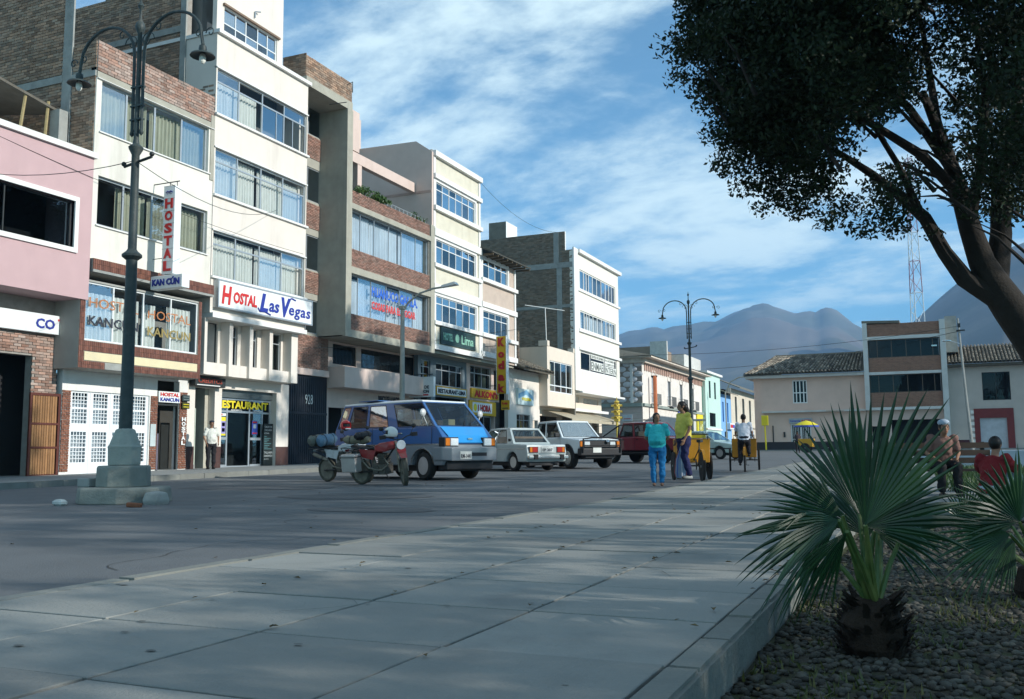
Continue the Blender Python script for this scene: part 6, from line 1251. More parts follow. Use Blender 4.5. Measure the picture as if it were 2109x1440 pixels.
leaf_at(1815, 1100, .3, .42, 20, 100, 14, .12, 8, .3, .1)
leaf_at(1790, 1105, .32, .36, -70, 40, 18, .10, 9, .4, 0)
for (a, b) in (((1812, 1235), (1850, 1120)), ((1790, 1240), (1690, 1130)), ((1805, 1230), (1808, 1100))): stalk(at(a[0], a[1], D), at(b[0], b[1], D + .1), palm, .013, .009)
pb2 = at(2135, 1120, 5.2); pb2.z = -.04
palm2 = thing('fan_palm', 'second fan palm with low wide leaves at the right edge of the bed', 'palm', tuple(pb2)); D2 = 5.2
mb = MB(); mb.lathe([(.1, -.02), (.13, .06), (.1, .18), (0, .22)], 10, c=tuple(pb2)); mb.build('trunk', MATS['palm_fibre'], palm2)
for k, (px, py, dx_, dy_, rad, a0, a1, dd) in enumerate([(2100, 1075, -.2, 1, .46, -95, 60, -.1), (2085, 1085, -.8, .5, .48, -60, 50, .2), (2110, 1110, .9, -.1, .4, -60, 60, -.3), (2080, 1100, -.9, -.1, .50, -50, 40, -.1), (2090, 1110, -.8, -.5, .42, -50, 40, .3), (1990, 1085, .1, 1, .38, -55, 60, 1.2)]):
    h = at(px, py, D2 + dd); stalk(pb2 + Vector((0, 0, .15)), h, palm2); fan_leaf(h, fr_ * dx_ + fu_ * dy_ - fd_ * .15, fr_ * dy_ - fu_ * dx_ + fd_ * .2, rad, R(a0), R(a1), 22, .12, palm2, 20 + k, .06, .5)

# ------------------------------------------------------------------ vehicles (local axes: x forward, y left, z up)
def lerp3(a, b, t): return Vector(a).lerp(Vector(b), t)
def arches(x0, x1, z0, wheels, ra, zc):
    "bottom outline from x0 to x1 with half round wheel openings"
    pts = [(x0, z0)]
    for wx in sorted(wheels):
        h = z0 - zc; ang0 = math.asin(max(-1, min(1, h / ra)))
        for i in range(11): a = math.pi - ang0 - (math.pi - 2 * ang0) * i / 10; pts.append((wx + ra * math.cos(a), zc + ra * math.sin(a)))
    pts.append((x1, z0)); return pts
def body_shell(mb, bottom, top, w, wt=None):
    "side outline (bottom left->right, top right->left) extruded to +-w; wt = half width at the top points"
    poly = bottom + top; n = len(poly); W = [w] * len(bottom) + ([w] * len(top) if wt is None else wt)
    vs = [(p[0], -W[i], p[1]) for i, p in enumerate(poly)] + [(p[0], W[i], p[1]) for i, p in enumerate(poly)]
    mb.add(vs, [tuple(range(n)), tuple(range(2 * n - 1, n - 1, -1))] + [(i, (i + 1) % n, (i + 1) % n + n, i + n) for i in range(n)])
def cell(mb, q, inset=None, panes=None):
    "quad of four corners; with inset (metres) it becomes a frame and its inner quad goes to panes"
    q = [Vector(p) for p in q]
    if inset is None: mb.add(q, [(0, 1, 2, 3)]); return
    l, r_, b_, t_ = inset; wB = (q[1] - q[0]).length; wT = (q[2] - q[3]).length; hL = (q[3] - q[0]).length
    def bil(s, t): return q[0].lerp(q[1], s).lerp(q[3].lerp(q[2], s), t)
    sl, sr = l / ((wB + wT) / 2), 1 - r_ / ((wB + wT) / 2); tb, tt = b_ / hL, 1 - t_ / hL
    inn = [bil(sl, tb), bil(sr, tb), bil(sr, tt), bil(sl, tt)]
    mb.add(q + inn, [(0, 1, 5, 4), (1, 2, 6, 5), (2, 3, 7, 6), (3, 0, 4, 7)]); panes.append(inn)
def greenhouse(root, paint, bx0, bx1, rx0, rx1, zb, zr, wb, wr, cuts, front=(.06, .06, .05, .06), rear=(.08, .08, .08, .08), side=(.035, .035, .03, .05), solid=(), roofm=None, gm=None, crown=.03, rubberm=None, rear_glass=True):
    "cuts = fractions along the side from the rear (0) to the front (1)"
    mb = MB(); P = []; 
    for s in (-1, 1):
        for i in range(len(cuts) - 1):
            a, b = cuts[i], cuts[i + 1]; q = [(bx0 + (bx1 - bx0) * a, s * wb, zb), (bx0 + (bx1 - bx0) * b, s * wb, zb), (rx0 + (rx1 - rx0) * b, s * wr, zr), (rx0 + (rx1 - rx0) * a, s * wr, zr)]
            if i in solid: cell(mb, q)
            else: cell(mb, q, side, P)
    cell(mb, [(bx1, -wb, zb), (bx1, wb, zb), (rx1, wr, zr), (rx1, -wr, zr)], front, P)
    if rear_glass: cell(mb, [(bx0, wb, zb), (bx0, -wb, zb), (rx0, -wr, zr), (rx0, wr, zr)], rear, P)
    else: cell(mb, [(bx0, wb, zb), (bx0, -wb, zb), (rx0, -wr, zr), (rx0, wr, zr)])
    o = mb.build('cabin', paint, root, merge=True); sd_ = o.modifiers.new('thickness', 'SOLIDIFY'); sd_.thickness = .03; sd_.offset = -1
    rf = MB(); n = 5; vs = []; xs_ = [rx0 - .02 + (rx1 - rx0 + .04) * i / n for i in range(n + 1)]
    for x in xs_:
        k = 1 - (2 * (x - rx0) / (rx1 - rx0) - 1) ** 4
        for j in range(7): y = -wr - .01 + (2 * wr + .02) * j / 6; c = 1 - (y / (wr + .01)) ** 4 if abs(y) < wr + .01 else 0; vs.append((x, y, zr + .005 + crown * max(0, k) * max(0, c) + .012))
    f = [(i * 7 + j, (i + 1) * 7 + j, (i + 1) * 7 + j + 1, i * 7 + j + 1) for i in range(n) for j in range(6)]
    rf.add(vs, f); ro = rf.build('roof', roofm or paint, root, smooth=True); sd_ = ro.modifiers.new('thickness', 'SOLIDIFY'); sd_.thickness = .05; sd_.offset = -1; bv = ro.modifiers.new('bevel', 'BEVEL'); bv.width = .02; bv.segments = 3
    for q in P:
        c = sum(q, Vector()) / 4; m_ = MB(); m_.add([p + (c - p) * -.02 - Vector((c.x * 0, 0, 0)) for p in q], [(0, 1, 2, 3)]); w_ = m_.build('window', gm or g_car, root)
        s_ = MB(); ring = [p + (c - p) * .0 for p in q]; inn = [p + (c - p).normalized() * .028 for p in q]; nrm = (q[1] - q[0]).cross(q[3] - q[0]).normalized() * .004
        for sg in (1, -1): s_.add([p + nrm * sg for p in ring] + [p + nrm * sg for p in inn], [(i, (i + 1) % 4, (i + 1) % 4 + 4, i + 4) for i in range(4)])
        s_.build('window_seal', rubberm or black, w_)
def wheel(root, x, y, r_, wd, rimm=steelw, tyre=rubber, spokes=8, steer=0, hub=.6, name='wheel'):
    s = 1 if y > 0 else -1; M4 = Matrix.Translation((x, y, r_)) @ Matrix.Rotation(steer, 4, 'Z') @ Matrix.Rotation(R(-90 * s), 4, 'X')
    mb = MB(); h = wd / 2; mb.lathe([(r_ * .62, -h), (r_ * .9, -h), (r_ * .98, -h * .75), (r_, -h * .4), (r_, h * .4), (r_ * .98, h * .75), (r_ * .9, h), (r_ * .64, h), (r_ * .62, h * .6)], 28, M4); w_ = mb.build(name, tyre, root, smooth=True)
    rb = MB(); R0 = r_ * .64; rb.lathe([(R0, h * .95), (R0 * .95, h * .75), (R0 * .9, h * .3), (R0 * .5, h * .45), (R0 * .42, h * .75), (R0 * .2, h * .8), (0, h * .8)], 28, M4); rb.build('rim', rimm, w_, smooth=True)
    hb = MB()
    for i in range(spokes): a = 2 * math.pi * i / spokes; hb.lathe([(0, h * .46), (R0 * .11, h * .44), (R0 * .11, h * .4)], 8, M4 @ Matrix.Translation((R0 * .7 * math.cos(a), R0 * .7 * math.sin(a), 0)))
    hb.build('rim_hole', black, w_); return w_
def interior(root, x0, x1, zf, zs, w, seats, col=(.05, .05, .055)):
    m_ = mat('car_interior', col, .9); mb = MB(); mb.box(x0, x1, -w, w, zf, zf + .04); mb.build('floor_pan', m_, root)
    for (x, y, ww) in seats: s_ = MB(); s_.box(x - .25, x + .25, y - ww, y + ww, zf + .04, zs - .28); s_.box(x - .32, x - .2, y - ww, y + ww, zs - .28, zs + .28); s_.build('seat', mat('seat_fabric', (.12, .10, .08), .9), root, bevel=.03)
    st = MB(); st.tube([(x1 - .35 + .0, .35 + .16 * math.cos(a), zs + .02 + .16 * math.sin(a)) for a in [2 * math.pi * i / 12 for i in range(13)]], .014, 5); st.build('steering_wheel', black, root)
def vehicle(name, label, cat, x, y, rz, group='vehicles parked along the square'):
    t = thing(name, label, cat, (x, y, gz(y)), R(rz), group, world=False); return t
def part(root, name, m, f, bevel=.0, smooth=False, parent=None): mb = MB(); f(mb); return mb.build(name, m, parent or root, smooth=smooth, bevel=bevel)

def carpaint(name, col, rough=.3): return mat(name, col, rough, .04, 2, coat=.5, spec=.5, dirt=.25, dcol=tuple(c * .55 + .06 for c in col), ds=2.5, obj=True)

# ---- blue and grey van
van = vehicle('passenger_van', 'blue passenger van with grey lower sides, white roof panels and a sloping front', 'van', -12.85, 22.6, -20); van.scale = (1.1, 1.1, 1.1)
vb = carpaint('van_blue', (.02, .10, .28)); vg = carpaint('van_grey', (.20, .22, .24)); vw = carpaint('van_roof_white', (.66, .70, .70)); vl = carpaint('van_blue_lit', (.02, .26, .62))
WBv, wv = 2.45, .82; fx, rx = 1.28, -1.2
bot = arches(-2.15, 1.98, .34, [rx, fx], .39, .33)
mb = MB(); body_shell(mb, bot, [(2.05, .62), (2.04, .82), (-2.2, .82), (-2.2, .5)], wv); mb.build('lower_body', vg, van, bevel=.03)
mb = MB(); body_shell(mb, [(-2.2, .825), (2.03, .825)], [(1.96, 1.0), (1.74, 1.24), (-2.17, 1.24)], wv, [wv, wv - .03, wv - .015]); mb.build('upper_body', vb, van, bevel=.03)
greenhouse(van, vb, -2.15, 1.72, -1.9, 1.12, 1.24, 1.86, wv - .02, wv - .12, [0, .115, .34, .57, .635, 1.0], front=(.08, .08, .03, .06), side=(.05, .05, .02, .06), solid=(3,), roofm=vw, rear=(.15, .15, .1, .1), crown=.06)
part(van, 'door_pillar', black, lambda m: [m.box(1.56, 1.6, q * .70 - .005, q * .70 + .005, 1.24, 1.27) for q in (1,)])
part(van, 'roof_stripe', vb, lambda m: m.box(-1.35, -.55, -wv + .13, wv - .13, 1.925, 1.945), .005)
part(van, 'front_panel', vl, lambda m: m.add([(2.055, -.62, .86), (2.055, .62, .86), (1.965, .64, 1.03), (1.765, .7, 1.235), (1.765, -.7, 1.235), (1.965, -.64, 1.03)], [(0, 1, 2, 5), (5, 2, 3, 4)]))  # same van blue made brighter, sunlight on the front put into its colour
part(van, 'bumper', vg, lambda m: m.add([(2.0, -.86, .46), (2.2, -.72, .44), (2.2, .72, .44), (2.0, .86, .46), (1.7, .86, .46), (1.7, -.86, .46), (2.0, -.86, .76), (2.2, -.72, .74), (2.2, .72, .74), (2.0, .86, .76), (1.7, .86, .76), (1.7, -.86, .76)], [(0, 1, 2, 3, 4, 5), (11, 10, 9, 8, 7, 6), (0, 6, 7, 1), (1, 7, 8, 2), (2, 8, 9, 3), (3, 9, 10, 4), (5, 11, 6, 0)]), .02)
part(van, 'grille_slot', black, lambda m: m.box(2.19, 2.206, -.1, .38, .55, .63)); part(van, 'air_dam', black, lambda m: m.box(1.75, 2.05, -.74, .74, .24, .45), .02)
part(van, 'badge', chrome, lambda m: m.box(2.02, 2.045, -.07, .07, .93, .97))
for s in (-1, 1):
    hl = part(van, 'headlight', mat('lamp_lens', (.60, .64, .66), .12, .15, 30, spec=.9), lambda m: m.box(1.9, 2.09, s * .42, s * .66, .79, .96), .012); part(van, 'indicator_lens', mat('amber_lens', (.55, .16, .01), .25), lambda m: m.box(1.8, 2.07, s * .665, s * .8, .79, .96), .012, parent=hl)
    part(van, 'headlight_surround', black, lambda m: m.box(1.85, 2.055, s * .39, s * .825, .77, .985), .01)
    part(van, 'fog_light', mat('yellow_lens', (.75, .50, .02), .2), lambda m: m.box(2.15, 2.195, s * .5, s * .64, .52, .62), .01)
    part(van, 'side_trim', chrome, lambda m: m.box(-2.1, 1.85, s * wv - .004, s * wv + .008, .81, .84))
    part(van, 'door_seam', black, lambda m: (m.box(.36, .372, s * (wv + .001) - .003, s * (wv + .001) + .003, .4, 1.24), m.box(1.60, 1.61, s * (wv + .001) - .003, s * (wv + .001) + .003, .84, 1.22), m.box(-.62, -.61, s * (wv + .001) - .003, s * (wv + .001) + .003, .4, 1.24)))
    part(van, 'door_handle', chrome, lambda m: m.box(.42, .56, s * wv, s * (wv + .025), 1.08, 1.11), .005)
    part(van, 'wing_mirror', mat('mirror_shell', (.5, .52, .52), .3), lambda m: (m.tube([(1.45, s * .8, 1.25), (1.42, s * .92, 1.5)], .012, 5), m.tube([(1.2, s * .8, 1.3), (1.42, s * .92, 1.5)], .01, 5), m.ball((1.42, s * .93, 1.57), (.05, .09, .09), 10, 6)))
    part(van, 'arch_trim', chrome, lambda m: m.tube([(fx + .405 * math.cos(a), s * (wv + .004), .33 + .405 * math.sin(a)) for a in [math.pi * (.06 + .88 * i / 12) for i in range(13)]], .016, 5))
    part(van, 'wiper', black, lambda m: m.tube([(1.74, s * .1 + .2, 1.27), (1.62, s * .1 + .55 * .6, 1.40)], .012, 4))
plm = mat('number_plate', (.65, .66, .62), .5); pl = part(van, 'number_plate', plm, lambda m: m.box(2.205, 2.215, -.48, -.12, .48, .66), .004)
def vtext(s, root, x, y, z, wd, h, ang, m_=darkl, back=False):
    o = link('lettering', text_mesh(s, wd, h, m_, depth=.004, bold=.02), root); sg = -1 if back else 1
    o.matrix_basis = Matrix(((0, 0, sg, x), (sg, 0, 0, y), (0, 1, 0, z), (0, 0, 0, 1))); return o
vtext('RM-1441', pl, 2.216, -.46, .50, .31, .10, 0)
for (x, st_) in ((rx, 0), (fx, -.12)):
    for s in (-1, 1): wheel(van, x, s * .70, .33, .19, steer=st_, spokes=10, rimm=mat('bright_wheel', (.42, .44, .46), .35, metal=.6, obj=True))
part(van, 'underbody', black, lambda m: m.box(-2.0, 1.8, -.6, .6, .2, .5))
interior(van, -2.0, 1.5, .55, 1.15, .7, [(.95, .38, .26), (.95, -.38, .26), (-.1, 0, .65), (-.95, 0, .65), (-1.7, 0, .65)])
part(van, 'dashboard', black, lambda m: m.box(1.35, 1.7, -.74, .74, 1.0, 1.22), .03)
part(van, 'dash_box', mat('cardboard', (.45, .38, .2), .9), lambda m: m.box(1.3, 1.5, -.2, .02, 1.22, 1.42), .01)

# ---- pale grey saloon seen from behind
lad = vehicle('saloon_car', 'pale grey boxy saloon car seen from behind, parked between the van and the white pickup', 'car', -13.05, 29.75, 148)
lp_ = carpaint('saloon_grey', (.36, .42, .42)); fx, rx, wl = 1.25, -1.17, .8
mb = MB(); body_shell(mb, arches(-2.0, 1.95, .3, [rx, fx], .34, .29), [(2.02, .55), (2.0, .82), (.95, .90), (-1.1, .90), (-2.0, .86), (-2.05, .6)], wl); mb.build('body', lp_, lad, bevel=.035)
greenhouse(lad, lp_, -1.22, .95, -.78, .38, .90, 1.40, .76, .60, [0, .15, .5, .95], side=(.035, .035, .02, .04), solid=(0,), front=(.07, .07, .04, .05), rear=(.09, .09, .06, .06), crown=.035)
part(lad, 'tail_panel', mat('silver_panel', (.42, .44, .43), .4, metal=.3), lambda m: m.box(-2.062, -2.04, -.72, .72, .58, .80))
for s in (-1, 1):
    tl = part(lad, 'tail_light', mat('red_lens', (.32, .02, .015), .25), lambda m: m.box(-2.085, -2.05, s * .40, s * .60, .61, .77), .008); part(lad, 'indicator_lens', MATS['amber_lens'], lambda m: m.box(-2.083, -2.05, s * .605, s * .70, .61, .77), .008, parent=tl); part(lad, 'tail_light_frame', black, lambda m: m.box(-2.07, -2.045, s * .37, s * .73, .59, .79))
    part(lad, 'bumper_block', rubber, lambda m: m.box(-2.2, -2.1, s * .45, s * .6, .38, .54), .015)
    part(lad, 'side_trim', chrome, lambda m: m.box(-1.95, 1.95, s * wl - .003, s * wl + .008, .715, .73)); part(lad, 'door_seam', black, lambda m: (m.box(-.28, -.27, s * (wl + .001) - .003, s * (wl + .001) + .003, .34, .9), m.box(.72, .73, s * (wl + .001) - .003, s * (wl + .001) + .003, .34, .9)))
    part(lad, 'door_handle', chrome, lambda m: (m.box(-.2, -.08, s * wl, s * (wl + .02), .80, .825), m.box(.56, .68, s * wl, s * (wl + .02), .80, .825)), .004); part(lad, 'vent_grille', black, lambda m: m.box(-1.02, -.9, s * .735, s * .75, .98, 1.06))
    part(lad, 'headlight', MATS['lamp_lens'], lambda m: m.box(1.98, 2.04, s * .45, s * .7, .6, .76), .01); part(lad, 'wing_mirror', chrome, lambda m: m.ball((.72, s * .86, .97), (.04, .08, .06), 8, 5))
part(lad, 'bumper', chrome, lambda m: (m.box(-2.17, -2.06, -.8, .8, .40, .50)), .02); part(lad, 'front_bumper', chrome, lambda m: m.box(2.03, 2.13, -.8, .8, .4, .5), .02)
pl = part(lad, 'number_plate', plm, lambda m: m.box(-2.08, -2.063, -.24, .24, .60, .78), .003); vtext('EP 307', pl, -2.084, .2, .64, .4, .09, 0, back=True)
for x in (rx, fx):
    for s in (-1, 1): wheel(lad, x, s * .66, .29, .17, rimm=mat('pale_hubcap', (.5, .5, .48), .4, metal=.4, obj=True))
part(lad, 'underbody', black, lambda m: m.box(-1.9, 1.8, -.6, .6, .18, .42)); part(lad, 'exhaust', black, lambda m: m.tube([(-1.2, -.4, .2), (-2.1, -.4, .22)], .03, 6))
interior(lad, -1.2, 1.0, .4, .86, .66, [(.2, .35, .25), (.2, -.35, .25), (-.75, 0, .6)])

def pickup(root, paint, frontblack=True, hoodm=None, crew=True, rackm=None, plate=True):
    fx, rx, w_ = 1.5, -1.35, .84
    mb = MB(); body_shell(mb, arches(-2.3, 2.1, .52, [rx, fx], .44, .38), [(2.3, .75), (2.28, 1.0), (1.1, 1.1), (-.95, 1.08), (-2.35, 1.08), (-2.38, .7)], w_); mb.build('body', paint, root, bevel=.04)
    greenhouse(root, paint, -.95, 1.12, -.78, .52, 1.09, 1.68, w_ - .03, w_ - .17, [0, .44, .98], side=(.05, .05, .02, .05), front=(.07, .07, .04, .05), rear=(.08, .08, .06, .06), crown=.04)
    part(root, 'load_bed', black, lambda m: m.box(-2.28, -1.0, -.7, .7, .95, 1.083))
    part(root, 'grille', black, lambda m: m.box(2.28, 2.31, -.8, .8, .70, .98), .01); part(root, 'bumper', black, lambda m: m.box(2.2, 2.42, -.86, .86, .45, .70), .03); part(root, 'skid_plate', black, lambda m: m.box(1.9, 2.3, -.6, .6, .36, .5), .02)
    part(root, 'bull_bar', black, lambda m: (m.tube([(2.44, -.78, .55), (2.46, -.78, 1.02), (2.44, -.4, 1.07), (2.44, .4, 1.07), (2.46, .78, 1.02), (2.44, .78, .55)], .03, 7), m.tube([(2.45, -.78, .8), (2.45, .78, .8)], .022, 6)), smooth=True)
    for s in (-1, 1):
        hl = part(root, 'headlight', MATS['lamp_lens'], lambda m: m.box(2.3, 2.335, s * .42, s * .64, .77, .93), .01); part(root, 'indicator_lens', MATS['amber_lens'], lambda m: m.box(2.25, 2.33, s * .7, s * .82, .76, .94), .01, parent=hl)
        [part(root, 'wheel_arch_flare', paint if not frontblack else black, lambda m: m.tube([(x + .46 * math.cos(a), s * (w_ + .01), .38 + .46 * math.sin(a)) for a in [math.pi * i / 12 for i in range(13)]], .03, 5)) for x in (fx, rx)]
        part(root, 'wing_mirror', black, lambda m: m.box(.86, .98, s * (w_), s * (w_ + .17), 1.12, 1.26), .02); part(root, 'door_handle', black, lambda m: (m.box(-.72, -.6, s * w_, s * (w_ + .02), .96, .99), m.box(.1, .22, s * w_, s * (w_ + .02), .96, .99)))
        part(root, 'door_seam', black, lambda m: (m.box(.0, .01, s * (w_ + .001) - .003, s * (w_ + .001) + .003, .55, 1.1), m.box(1.02, 1.03, s * (w_ + .001) - .003, s * (w_ + .001) + .003, .55, 1.1), m.box(-.93, -.92, s * (w_ + .001) - .003, s * (w_ + .001) + .003, .55, 1.1)))
        part(root, 'mud_flap', rubber, lambda m: m.box(fx - .5, fx - .48, s * .58, s * .84, .2, .55)); part(root, 'running_board', black, lambda m: m.box(-.85, 1.0, s * .7, s * .9, .40, .45), .01)
    for x in (rx, fx):
        for s in (-1, 1): wheel(root, x, s * .72, .38, .25, rimm=chrome, spokes=8)
    if plate: part(root, 'number_plate', plm, lambda m: m.box(2.425, 2.435, -.36, -.02, .55, .72))
    part(root, 'underbody', black, lambda m: m.box(-2.2, 2.1, -.6, .6, .32, .62)); interior(root, -.9, 1.1, .6, 1.05, .7, [(.25, .38, .25), (.25, -.38, .25), (-.5, 0, .6)])
    if rackm: part(root, 'roll_bar', rackm, lambda m: (m.tube([(-1.05, -.72, 1.05), (-1.1, -.6, 1.62), (-1.1, .6, 1.62), (-1.05, .72, 1.05)], .035, 7), m.tube([(-1.1, -.6, 1.6), (-2.0, -.74, 1.1)], .03, 6), m.tube([(-1.1, .6, 1.6), (-2.0, .74, 1.1)], .03, 6)), smooth=True)
p1 = vehicle('pickup_truck', 'white double cab pickup with a black bull bar, facing the camera behind the grey saloon', 'pickup', -12.2, 32.75, -38)
pickup(p1, carpaint('pickup_white', (.62, .68, .70)))
part(p1, 'spot_light', chrome, lambda m: m.ball((2.36, .3, .93), (.05, .07, .07), 8, 6)); part(p1, 'windscreen_sticker', signw, lambda m: m.box(.66, .67, -.5, -.2, 1.25, 1.5)) if False else None
p2 = vehicle('pickup_truck', 'dark red double cab pickup with roll bar, behind the woman in turquoise', 'pickup', -11.15, 40.4, -27); p2.scale = (1.05, 1.05, 1.03)
pickup(p2, carpaint('pickup_red', (.17, .012, .022)), rackm=black)
for (sx_, sy_) in ((0, 0),): part(p2, 'roof_lamp_bar', black, lambda m: m.box(.2, .3, -.5, .5, 1.78, 1.83))
gc = vehicle('saloon_car', 'pale green saloon nosing out from behind the yellow cargo tricycle', 'car', -10.3, 48.4, -22); gp = carpaint('saloon_green', (.38, .50, .48)); fx, rx = 1.3, -1.3
mb = MB(); body_shell(mb, arches(-2.1, 2.0, .3, [rx, fx], .35, .3), [(2.12, .5), (2.05, .74), (.9, .92), (-1.2, .95), (-2.1, .9), (-2.15, .5)], .82); mb.build('body', gp, gc, bevel=.05)
greenhouse(gc, gp, -1.4, 1.0, -.85, .25, .93, 1.38, .77, .6, [0, .2, .55, .97], solid=(0,), crown=.035)
part(gc, 'grille', black, lambda m: m.box(2.06, 2.12, -.7, .7, .5, .68), .01); part(gc, 'bumper', black, lambda m: m.box(2.0, 2.22, -.82, .82, .3, .46), .03)
for s in (-1, 1):
    part(gc, 'headlight', MATS['lamp_lens'], lambda m: m.box(2.05, 2.13, s * .45, s * .75, .54, .68), .01); part(gc, 'side_trim', black, lambda m: m.box(-2.0, 2.0, s * .82, s * .832, .5, .55))
    for x in (rx, fx): wheel(gc, x, s * .68, .3, .18)
part(gc, 'underbody', black, lambda m: m.box(-1.9, 1.8, -.6, .6, .18, .42)); interior(gc, -1.2, 1.0, .4, .86, .66, [(.2, .35, .25), (.2, -.35, .25)])

# ---- trail motorcycles
def moto(label, x, y, rz, tankc, steer=0, lean=7, round_lamp=True):
    t = vehicle('motorcycle', label, 'motorcycle', x, y, rz, 'dusty trail motorcycles beside the van'); t.rotation_euler.x = R(-lean) * -1
    tk = mat('tank_%d' % int(tankc[0] * 100), tankc, .4, .1, 5, coat=.3, dirt=.5, dcol=(.16, .13, .09), ds=5, obj=True); eng = mat('dusty_engine', (.10, .09, .075), .7, .4, 15, .4, 40, metal=.3, obj=True, dirt=.6, dcol=(.17, .14, .10), ds=8); mud = mat('muddy_metal', (.22, .20, .16), .7, .3, 10, metal=.3, obj=True)
    rw, fw = (-.70, .31), (.74, .33)
    S4 = Matrix.Translation((.62, 0, .62)) @ Matrix.Rotation(steer, 4, 'Z') @ Matrix.Translation((-.62, 0, -.62))
    def sw(f): 
        mb = MB(); f(mb); mb.v = [tuple(S4 @ Vector(v)) for v in mb.v]; return mb
    def mwheel(c, r_, wd, front):
        M4 = Matrix.Translation((c[0], 0, c[1])) @ Matrix.Rotation(R(90), 4, 'X')
        if front: M4 = S4 @ M4
        mb = MB(); h = wd / 2; mb.lathe([(r_ * .78, -h * .5), (r_ * .88, -h), (r_ * .97, -h * .7), (r_, 0), (r_ * .97, h * .7), (r_ * .88, h), (r_ * .78, h * .5), (r_ * .78, -h * .5)], 30, M4)
        for i in range(30): a = 2 * math.pi * i / 30; q = MB(); q.box(-.01, .018, -h * .9, h * .9, -.012, .012)
        w_ = mb.build('wheel', drubber, t, smooth=True); rb = MB(); rb.lathe([(r_ * .78, -h * .45), (r_ * .74, -h * .3), (r_ * .74, h * .3), (r_ * .78, h * .45)], 30, M4); rb.lathe([(.05, -.06), (.055, 0), (.05, .06)], 10, M4); rb.lathe([(.12, -.05), (.13, -.045), (.12, -.04)], 16, M4); rb.build('rim', mud, w_, smooth=True)
        sp = MB()
        for i in range(18): a = 2 * math.pi * i / 18; b = a + (.5 if i % 2 else -.5); s = .03 * (1 if i % 2 else -1); sp.tube([M4 @ Vector((.045 * math.cos(b), .045 * math.sin(b), s)), M4 @ Vector((r_ * .75 * math.cos(a), r_ * .75 * math.sin(a), 0))], .004, 4)
        sp.build('spokes', mud, w_)
    mwheel(rw, .31, .13, False); mwheel(fw, .34, .10, True)
    sw(lambda m: [m.tube([(fw[0], s * .09, fw[1]), (.55, s * .09, .85), (.50, s * .09, 1.0)], [.028, .028, .022], 7) for s in (-1, 1)]).build('fork', mud, t, smooth=True)
    sw(lambda m: m.tube([(.38, .42, 1.12), (.44, .2, 1.10), (.48, .06, 1.04), (.48, -.06, 1.04), (.44, -.2, 1.10), (.38, -.42, 1.12)], .014, 6)).build('handlebar', darkmetal, t, smooth=True)
    for s in (-1, 1): sw(lambda m: (m.tube([(.42, s * .28, 1.11), (.38, s * .42, 1.12)], .02, 6), m.box(.40, .46, s * .3, s * .44, 1.08, 1.17))).build('hand_guard', black, t); sw(lambda m: (m.tube([(.43, s * .26, 1.1), (.42, s * .36, 1.28)], .007, 5), m.ball((.42, s * .38, 1.32), (.02, .06, .05), 8, 6))).build('mirror', black, t)
    sw(lambda m: m.add([(.98, -.07, .66), (.98, .07, .66), (.70, .09, .78), (.70, -.09, .78), (.42, .07, .74), (.42, -.07, .74)], [(0, 1, 2, 3), (3, 2, 4, 5)])).build('front_mudguard', tk, t)
    if round_lamp: sw(lambda m: m.lathe([(0, 0), (.10, .0), (.11, .03), (.07, .10), (0, .12)], 14, Matrix.Translation((.70, 0, .93)) @ Matrix.Rotation(R(-90), 4, 'Y'))).build('headlight', MATS['lamp_lens'], t, smooth=True); sw(lambda m: m.add([(.66, -.1, .86), (.66, .1, .86), (.72, .1, .78), (.72, -.1, .78)], [(0, 1, 2, 3)])).build('number_board', tk, t)
    part(t, 'frame', darkmetal, lambda m: (m.tube([(.5, 0, .95), (.1, 0, .55), (0, 0, .3), (-.35, 0, .3), (-.4, 0, .75), (.42, 0, .88)], .022, 6), [m.tube([(-.3, s * .08, .72), (-.95, s * .1, .82)], .016, 5) for s in (-1, 1)], [m.tube([(-.25, s * .1, .33), rw[0:1] + (s * .1,) + rw[1:]], .022, 6) for s in (-1, 1)]))
    part(t, 'engine', eng, lambda m: (m.box(-.2, .2, -.14, .14, .26, .5), m.box(-.04, .16, -.1, .1, .5, .74), [m.box(-.07, .19, -.13, .13, .52 + i * .04, .535 + i * .04) for i in range(5)], m.lathe([(0, -.17), (.1, -.17), (.1, .17), (0, .17)], 12, Matrix.Translation((-.08, 0, .38)) @ Matrix.Rotation(R(90), 4, 'X'))), .012)
    part(t, 'fuel_tank', tk, lambda m: m.add([(-.12, -.1, .78), (-.12, .1, .78), (.5, .07, .86), (.5, -.07, .86), (-.1, -.13, .92), (-.1, .13, .92), (.1, .17, .99), (.1, -.17, .99), (.42, .13, 1.02), (.42, -.13, 1.02), (.0, -.19, .80), (.0, .19, .80), (.3, .19, .78), (.3, -.19, .78)], [(0, 1, 5, 4), (4, 5, 6, 7), (7, 6, 8, 9), (9, 8, 2, 3), (0, 10, 13, 3, 2, 12, 11, 1), (1, 11, 6, 5), (11, 12, 8, 6), (12, 2, 8), (4, 7, 10, 0), (7, 9, 13, 10), (9, 3, 13)]), .03, True)
    part(t, 'seat', black, lambda m: m.add([(-.1, -.12, .84), (-.1, .12, .84), (-.9, .1, .88), (-.9, -.1, .88), (-.08, -.1, .91), (-.08, .1, .91), (-.45, .12, .87), (-.45, -.12, .87), (-.9, .09, .95), (-.9, -.09, .95)], [(0, 1, 2, 3), (0, 4, 5, 1), (4, 7, 6, 5), (7, 9, 8, 6), (3, 2, 8, 9), (1, 5, 6, 8, 2), (0, 3, 9, 7, 4)]), .03)
    part(t, 'side_panel', tk, lambda m: [m.add([(-.05, s * .13, .82), (-.6, s * .13, .86), (-.5, s * .14, .66), (-.15, s * .15, .6)], [(0, 1, 2, 3)]) for s in (-1, 1)])
